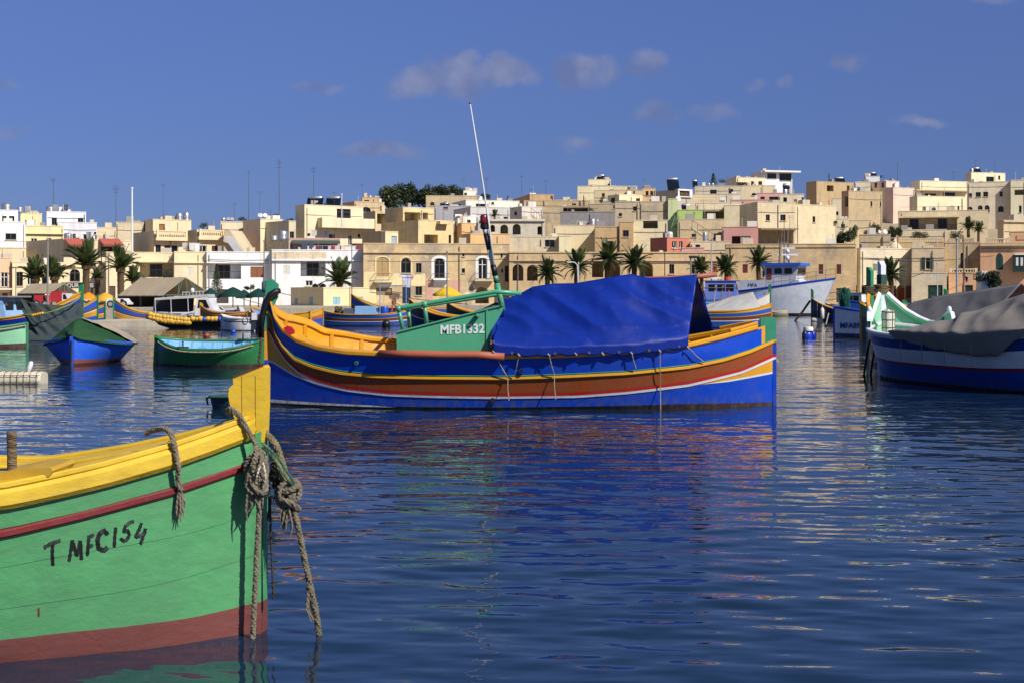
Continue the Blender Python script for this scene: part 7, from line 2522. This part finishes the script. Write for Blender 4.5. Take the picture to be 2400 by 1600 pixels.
# dark sign band behind the palms
a, b = P(*px('A', 560, 1162), 150), P(*px('A', 872, 1108), 150)
t = thing('shop_sign', 'dark sign band with pale capitals behind the palm trunks', 'sign', (a.x, a.y, 1))
MB().obox(a, (b.x - a.x, 0, 0), (0, .15, 0), (0, 0, b.z - a.z)).build('board', pl('#24221f'), t)
MB().tube([(a.x + .4, 150.3, .9), (a.x + .4, 150.3, a.z)], .08, 6).build('sign_leg', pl('#3a3632'), t)
MB().tube([(b.x - .4, 150.3, .9), (b.x - .4, 150.3, a.z)], .08, 6).build('sign_leg', pl('#3a3632'), t)
h_ = b.z - a.z
put_text('lettering', 'BOUR', h_ * .95, pl('#c9c6be'), t, P(*px('A', 655, 1136), 149.98), (1, 0, 0), (0, 0, 1), bold=.02)
put_text('lettering', 'IS', h_ * .95, pl('#c9c6be'), t, P(*px('A', 842, 1136), 149.98), (1, 0, 0), (0, 0, 1), bold=.02)


def parasol(x, yt, ye, wpx, d, col, label, ntxt=None):
    c = P(x, yt, d)
    ze = P(x, ye, d).z
    r = wpx / 2 * d / F
    t = thing('parasol', label, 'parasol', (c.x, c.y, 1.0), 'parasols on the quay')
    mb = MB()
    rows = []
    for i in range(6):
        f = i / 5
        rr = []
        for k in range(25):
            w = 2 * math.pi * k / 24
            sc = 1 - .07 * (abs(math.sin(w * 4)) * f)
            rr.append(Vector((c.x + r * max(f, .01) * math.cos(w) * sc, c.y + r * max(f, .01) * math.sin(w) * sc, c.z + (ze - c.z) * (f ** 1.25))))
        rows.append(rr)
    rows.append([v + Vector((0, 0, -.22)) for v in rows[-1]])
    mb.grid(rows)
    mb.build('canopy', mat(col, 'cloth', .8), t, smooth=True)
    MB().tube([(c.x, c.y, .9), (c.x, c.y, c.z)], .05, 6).build('pole', pl('#8a8478'), t)
    for k in range(8):
        w = 2 * math.pi * k / 8
        MB().tube([(c.x, c.y, c.z - .35), (c.x + r * .9 * math.cos(w), c.y + r * .9 * math.sin(w), ze + .02)], .02, 4).build('rib', pl('#8a8478'), t)
    if ntxt:
        for dx in ntxt:
            put_text('lettering', 'Bar', .22, pl('#c87a3a'), t, (c.x + dx * r, c.y - r * math.sqrt(max(.05, 1 - dx * dx)) * 1.0 - .02, ze - .11), (1, 0, 0), (0, 0, 1))
    return t


parasol(546, 673, 691, 66, 126, '#123a34', 'dark green parasol in the middle of the left quay row')
parasol(494, 675, 693, 44, 126.5, '#123a34', 'dark green parasol beside the boat shed')
parasol(606, 676, 692, 56, 126, '#123a34', 'dark green parasol nearest the big green stem')
parasol(572, 679, 694, 40, 129, '#123a34', 'dark green parasol hidden between its neighbours')
parasol(207, 685, 703, 56, 122, '#d88a1e', 'orange parasol right of the tall green stem')
parasol(247, 686, 701, 56, 124, '#d8a83a', 'yellow orange parasol left of the large boat shed')
parasol(178, 688, 702, 40, 124, '#d88a1e', 'orange parasol left of the tall green stem')
parasol(1048, 671, 690, 68, 165, '#dcb42a', 'yellow parasol before the weathered ochre house')
parasol(1092, 684, 694, 40, 166, '#d8c89a', 'pale cream parasol right of the yellow one')

# vans and truck on the quay
def van(x0, y0, x1, y1, d, col, label, cabf=.3, right=True, cat='van', name='van', box=None):
    a, b = P(x0, y1, d), P(x1, y0, d)
    L_, H_ = b.x - a.x, b.z - 1.0
    t = thing(name, label, cat, (a.x, d, 1.0))
    w = 1.8
    z0 = 1.0 + .28
    pr = [(0, z0), (L_, z0), (L_, 1 + H_ * .55), (L_ * .93, 1 + H_ * .6), (L_ * .8, 1 + H_), (0.03 * L_, 1 + H_), (0, 1 + H_ * .9)]
    if not right:
        pr = [(L_ - q, z) for q, z in pr][::-1]
    MB().prism([(a.x + q, d, z) for q, z in pr], (0, w, 0)).build('body', pt(col, .3), t, recalc=True)
    s = 1 if right else -1
    x_ = (lambda f: a.x + (L_ * f if right else L_ * (1 - f)))
    MB().add([(x_(.66), d - .012, 1 + H_ * .58), (x_(.9), d - .012, 1 + H_ * .58), (x_(.79), d - .012, 1 + H_ * .93), (x_(.66), d - .012, 1 + H_ * .93)], ((0, 1, 2, 3),)).build('window', GLASS, t)
    if box:
        MB().obox((a.x + (0 if right else L_ * .4), d - .06, 1 + H_ * .35), (L_ * .6, 0, 0), (0, w + .1, 0), (0, 0, H_ * .8)).build('load_box', pt(box, .4), t)
    for f in (.18, .8):
        wh_ = MB().lathe((x_(f), d - .06, 1.32), [(.2, 0), (.32, .02), (.32, .2), (.2, .22)], 14, axis='y').build('wheel', pl('#141414'), t, auto=40)
        MB().lathe((x_(f), d - .08, 1.32), [(.19, 0), (.19, .03)], 10, axis='y').build('rim', pl('#9a9a98'), wh_)
    return t


van(250, 700, 299, 735, 121.5, '#dcdcd8', 'white van parked behind the striped luzzus')
van(192, 703, 214, 735, 120.8, '#d4d6d8', 'white van front just right of the tall green stem')
van(120, 688, 162, 715, 127, '#c8ccd0', 'white truck with red box behind the net', box='#a8222a', cat='truck', name='truck')
van(80, 692, 112, 712, 129, '#b02a30', 'red van behind the sail mast')
van(2230, 699, 2262, 718, 158, '#1c2226', 'dark car parked before the rusticated doorway', cat='car', name='car')
van(2300, 636, 2345, 700, 160, '#d8d8d4', 'white van at the foot of the orange villa')

# float-laden raft
rh = thing('work_raft', 'long black raft hung with rows of yellow floats', 'raft', P(455, 768, 86))
a = P(352, 756, 86.5)
poly = [P(352, 742, 86), P(560, 746, 86), P(575, 748, 86), P(575, 771, 86), P(400, 771, 86), P(372, 762, 86)]
MB().prism(poly, (.1, 2.0, 0)).build('hull', pl('#100f0e', .7), rh, recalc=True)
YF, BF = pl('#d8a83a', .45), pl('#2450b0', .45)
fl = MB().lathe((0, 0, 0), [(.02, -.19), (.1, -.17), (.165, -.08), (.165, .08), (.1, .17), (.02, .19)], 10, axis='x').mesh('float', None, True)
fl.materials.append(YF)
fb = fl.copy()
fb.materials.clear()
fb.materials.append(BF)
spots = []
for i in range(12):
    f = i / 11
    spots += [(352 + 90 * f, 737 + 13 * f ** .7, 0), (352 + 90 * f, 744 + 13 * f ** .7, 0)]
for i in range(9):
    spots.append((372 + 68 * i / 8, 750 + 7 * (i / 8) ** .5, 0))
for i in range(13):
    spots.append((452 + i * 9, 748 + (.5 if i % 2 else 0), 1 if i in (3, 7) else 0))
for (x, y, bl) in spots:
    o = bpy.data.objects.new('float', fb if bl else fl)
    COL.objects.link(o)
    o.parent = rh
    o.location = P(x, y, 85.75) - ORG[rh.name]
    o.rotation_euler = (random.uniform(-.3, .3), random.uniform(-.3, .3), random.uniform(-.3, .3))
    o.scale = [random.uniform(.85, 1.05)] * 3
MB().tube([P(352, 741, 85.9), P(440, 754, 85.9), P(575, 749, 85.9)], .03, 5).build('float_line', ROPE, rh)

# white cruiser with grey awning
b19 = boat('motor_boat', 'white motor cruiser with grey awning behind the yellow floats', 512, 96, (-.98, .15), 4.8, 2.2, 1.05, .8, .9, [(.05, .7, '#c8cccf'), (.7, 1, '#dcdcd8')], '#dcdcd8', '#a8a8a0', group=G, n=24)
cc = lambda x, y, d=95.2: P(x, y, d)
mb = MB().prism([cc(455, 740), cc(462, 697), cc(486, 697), cc(500, 726), cc(512, 730), cc(512, 742)], (.1, 1.7, 0))
mb.build('cabin', pl('#dcdcd8', .4), b19.root, recalc=True)
MB().prism([cc(463, 722, 95.17), cc(466, 703, 95.17), cc(482, 703, 95.17), cc(491, 722, 95.17)], (0, .02, 0)).build('window', GLASS, b19.root)
MB().prism([cc(362, 699), cc(486, 690), cc(488, 697), cc(362, 704)], (.1, 1.8, 0)).build('awning_roof', mat('#b8b8b4', 'cloth'), b19.root, recalc=True)
MB().prism([cc(361, 700, 96.9), cc(455, 697, 96.9), cc(452, 742, 96.9), cc(358, 742, 96.9)], (0, .03, 0)).build('awning_side', mat('#3c3c42', 'cloth'), b19.root)
for x in (363, 400, 440):
    MB().tube([cc(x, 699), cc(x + 2, 742)], .03, 5).build('awning_post', pl('#c0c0bc'), b19.root)
mb = MB()
for x in range(428, 480, 8):
    mb.tube([cc(x, 693, 96), cc(x, 684, 96)], .02, 5)
mb.tube([cc(428, 686, 96), cc(480, 683, 96)], .025, 5)
mb.build('roof_rail', pl('#c8c8c4', .4), b19.root)
MB().lathe(cc(451, 680, 96), [(.1, -.2), (.14, 0), (.1, .1), (.02, .14)], 10).build('radar_dome', pl('#dcdcd8'), b19.root, smooth=True)
b19.gr = None
MB().prism([cc(424, 736, 95), cc(455, 729, 95), cc(455, 732, 95), cc(424, 739, 95)], (0, .06, 0)).build('boarding_plank', pl('#d8d8d4'), b19.root)
b19b = boat('motor_boat', 'white cabin boat with long blue windows beside the cruiser', 514, 100, (.97, .1), 2.6, 1.8, 1.2, .8, .85, [(.05, .6, '#5a4a44'), (.6, 1, '#d6d6d2')], '#dcdcd8', '#b8b8b2', group=G, n=24)
MB().prism([P(512, 740, 99), P(526, 724, 99), P(560, 720, 99), P(570, 742, 99)], (0, 1.5, 0)).build('cabin', pl('#d8d8d4', .4), b19b.root, recalc=True)
MB().prism([P(521, 736, 98.97), P(529, 728, 98.97), P(556, 727, 98.97), P(560, 736, 98.97)], (0, .02, 0)).build('window', mat('#2a4a74', 'glass'), b19b.root)
MB().prism([P(552, 742, 98.5), P(556, 716, 98.5), P(566, 742, 98.5)], (0, .3, 0)).build('outboard_cover', pl('#4a4c54'), b19b.root)
b18d = boat('fishing_boat', 'dark brown and blue hulled boat behind the floats', 470, 92, (.99, .05), 3.0, 1.6, 1.3, .85, .9, [(.05, .5, '#3a2420'), (.5, .85, '#5a3428'), (.85, 1, '#a8743a')], '#a8743a', '#3f6fb0', stem=(1.55, '#d0a22a'), group=G, n=24)
b20 = boat('motor_boat', 'small white open motor boat with outboard engine', 520, 80.5, (.9, -.43), 2.2, 1.1, .85, .66, .62, [(.05, .72, '#d6d8d8'), (.72, .82, '#4a3a3a'), (.82, 1, '#dcdcd8')], '#e0e0dc', '#c8c8c2', k=2.2, group=G, n=24)
e = b20.pt(2.25, 0, .5)
MB().box(e + Vector((0, -.05, -.35)), .16, .2, .5).build('outboard_leg', pl('#2a2c30'), b20.root)
MB().box(e + Vector((0, -.05, .1)), .26, .32, .4).build('outboard_hood', pl('#dcdcdc', .3), b20.root)
mb = MB().tube([e + Vector((-.3 + .16 * math.cos(w), -.3, .35 + .22 * math.sin(w))) for w in [2 * math.pi * j / 14 for j in range(15)]], .025, 5)
mb.build('steering_wheel', pl('#2a2a2c'), b20.root)

# buoys
def buoy(x, y, rp, d, col, label, name='buoy'):
    c = P(x, y, d)
    r = rp * d / F
    t = thing(name, label, 'buoy', (c.x, c.y, 0), 'mooring buoys')
    pr = [(.02 * r, -r)] + [(r * math.sin(math.pi * i / 10), -r * math.cos(math.pi * i / 10)) for i in range(1, 10)] + [(.02 * r, r)]
    MB().lathe((c.x, c.y, r * .55), pr, 16).build('ball', pl(col, .4), t, smooth=True)
    MB().tube([(c.x, c.y, r * 1.5), (c.x, c.y, r * 1.85)], r * .16, 8).build('eye', pl('#3a3430'), t)


buoy(485, 785, 7, 66, '#a8482c', 'orange ball buoy beyond the green rowing boat')
buoy(547, 779, 6, 74, '#1f4fc4', 'blue ball buoy before the white motor boat')
buoy(238, 767, 5, 82, '#2a64c8', 'small blue buoy at the stone pier')
buoy(905, 757, 10, 92, '#1a1b1e', 'black buoy below the small striped luzzu')
t = thing('float_drum', 'cluster of blue drums with a white cap floating right of the big stern', 'float', P(1897, 792, 65))
c = P(1897, 792, 65)
for (dx, r_, m_) in ((-.1, .22, pl('#1a44c4', .35)), (.16, .17, pl('#10208a', .35)), (-.24, .13, pl('#101830', .4))):
    MB().lathe((c.x + dx, c.y + dx * .5, -.15), [(r_ * .7, 0), (r_, .1), (r_, .35), (r_ * .7, .45), (r_ * .3, .5)], 14).build('drum', m_, t, smooth=True)
MB().lathe((c.x - .06, c.y - .05, .3), [(.2, 0), (.23, .03), (.23, .17), (.2, .21)], 14).build('white_cap', pl('#dad6c8', .6), t, auto=40)
t = thing('mooring_rope', 'slack mooring rope between the drums and the white MFA89 boat', 'rope', P(1932, 795, 65))
MB().tube([P(1942, 735, 70), P(1936, 760, 68), P(1931, 785, 66), P(1932, 800, 65)], .03, 6).build('strands', ROPEL, t)
# foam raft with a gull
rf = thing('foam_raft', 'white foam raft wrapped in cord at the left edge', 'raft', P(40, 896, 30.2))
a, b = P(-60, 871, 30.4), P(104, 900, 30.4)
mb = MB()
n = 26
rows = []
for i in range(n + 1):
    x = a.x + (b.x - a.x) * i / n
    rr = []
    for k in range(13):
        w = 2 * math.pi * k / 12
        e = .012 * math.sin(i * 2.1 + k)
        q = min(1, (n - i) / 1.2 + .85)
        sx = math.copysign(abs(math.cos(w)) ** .45, math.cos(w))
        sz = math.copysign(abs(math.sin(w)) ** .45, math.sin(w))
        rr.append((x, 30.4 + (.3 + e) * sx * q, .09 + (.165 + e) * sz * q))
    rows.append(rr)
mb.grid(rows)
mb.add([rows[-1][k] for k in range(12)], (tuple(range(12)),))
mb.build('foam', pl('#cfc6ae', .85), rf, auto=60)
for i in range(11):
    x = a.x + (b.x - a.x) * (i + .5) / 11
    MB().tube([(x, 30.4 + .315 * math.copysign(abs(math.cos(w)) ** .45, math.cos(w)), .09 + .178 * math.copysign(abs(math.sin(w)) ** .45, math.sin(w))) for w in [2 * math.pi * k / 16 for k in range(17)]], .007, 5).build('cord', mat('#8a7a52', 'rope'), rf)
for z in (.18, .04):
    MB().tube([(a.x, 30.08, z), (b.x, 30.08, z + .01)], .007, 5).build('cord', mat('#8a7a52', 'rope'), rf)
g = P(70, 872, 30.3)
gl = thing('seagull', 'white gull preening on the foam raft', 'bird', (g.x, g.y, .27))
body = [(g.x - .055, g.z - .03, .012), (g.x - .04, g.z + .02, .032), (g.x - .012, g.z + .085, .05), (g.x + .012, g.z + .15, .052), (g.x + .03, g.z + .195, .04), (g.x + .038, g.z + .222, .028), (g.x + .032, g.z + .238, .01)]
MB().tube([Vector((x, g.y, z)) for x, z, r in body], [r for x, z, r in body], 14).build('body', pl('#e4e4e4', .6), gl, smooth=True)
MB().tube([Vector((g.x - .06, g.y - .045, g.z - .05)), Vector((g.x - .01, g.y - .055, g.z + .07)), Vector((g.x + .03, g.y - .04, g.z + .15))], [.004, .024, .012], 8).build('wing', pl('#c9ccd2', .6), gl, smooth=True)
MB().lathe(Vector((g.x + .012, g.y - .02, g.z + .205)), [(.002, -.03), (.022, -.02), (.03, 0), (.022, .02), (.002, .03)], 10).build('head', pl('#e8e8e8', .6), gl, smooth=True)
MB().tube([Vector((g.x - .005, g.y - .045, g.z + .2)), Vector((g.x - .03, g.y - .055, g.z + .18))], [.008, .002], 6).build('beak', pl('#c8a030'), gl)
for s_ in (-.02, .02):
    MB().tube([Vector((g.x - .005 + s_, g.y, g.z + .04)), Vector((g.x + s_, g.y, .268))], .005, 5).build('leg', pl('#b08a6a'), gl)
# dark teal tub behind the near stem
tb = thing('plastic_tub', 'dark teal tub floating behind the near stem', 'tub', P(540, 950, 23.6))
c = P(545, 950, 23.6)
MB().lathe((c.x, c.y, -.1), [(.25, 0), (.33, .08), (.37, .26), (.4, .27), (.4, .3), (.35, .3), (.32, .12), (.02, .1)], 20, sx=1.0, sy=.8).build('shell', pt('#123a44', .35), tb, auto=40)
MB().tube([(c.x - .41, c.y, .05), (c.x - .42, c.y - .05, .16), (c.x - .3, c.y - .28, .2), (c.x, c.y - .34, .2)], .018, 6).build('rim_rope', ROPEG, tb)
# boats among the right cluster
b25 = boat('fishing_boat', 'yellow inner bow with green post beyond the mint wash board', 2118, 56, (.93, -.3), 6.5, 2.2, 1.52, .95, 1.1, [(.04, .8, '#1a3f9a'), (.8, 1, '#2a5ac0')], YL, YL, stem=(1.75, '#3a9a6a'), group=G)
for (x, y0, lab) in ((2188, 707, 'green stem with coiled rope left of the dark green door'), (2214, 684, 'taller bright green stem right of the dark green door')):
    b = boat('fishing_boat', 'dark luzzu with ' + lab, x, 74, (.85, -.5), 6.5, 2.1, 1.75, 1.1, 1.2, [(.04, .8, '#0f1826'), (.8, 1, '#2a9a4a')], '#c9a22a', '#c9a22a', stem=(2.3 if y0 < 700 else 1.9, '#2f9a5a'), group=G)
    mb = MB()
    for i in range(3):
        mb.tube([b.pt(.05, 0, 1.75 + .06 * i) + Vector((.22 * math.cos(w), .16 * math.sin(w), .02 * math.sin(w))) for w in [2 * math.pi * j / 12 for j in range(13)]], .045, 6)
    mb.build('rope_coil', mat('#5a5444', 'rope'), b.root)
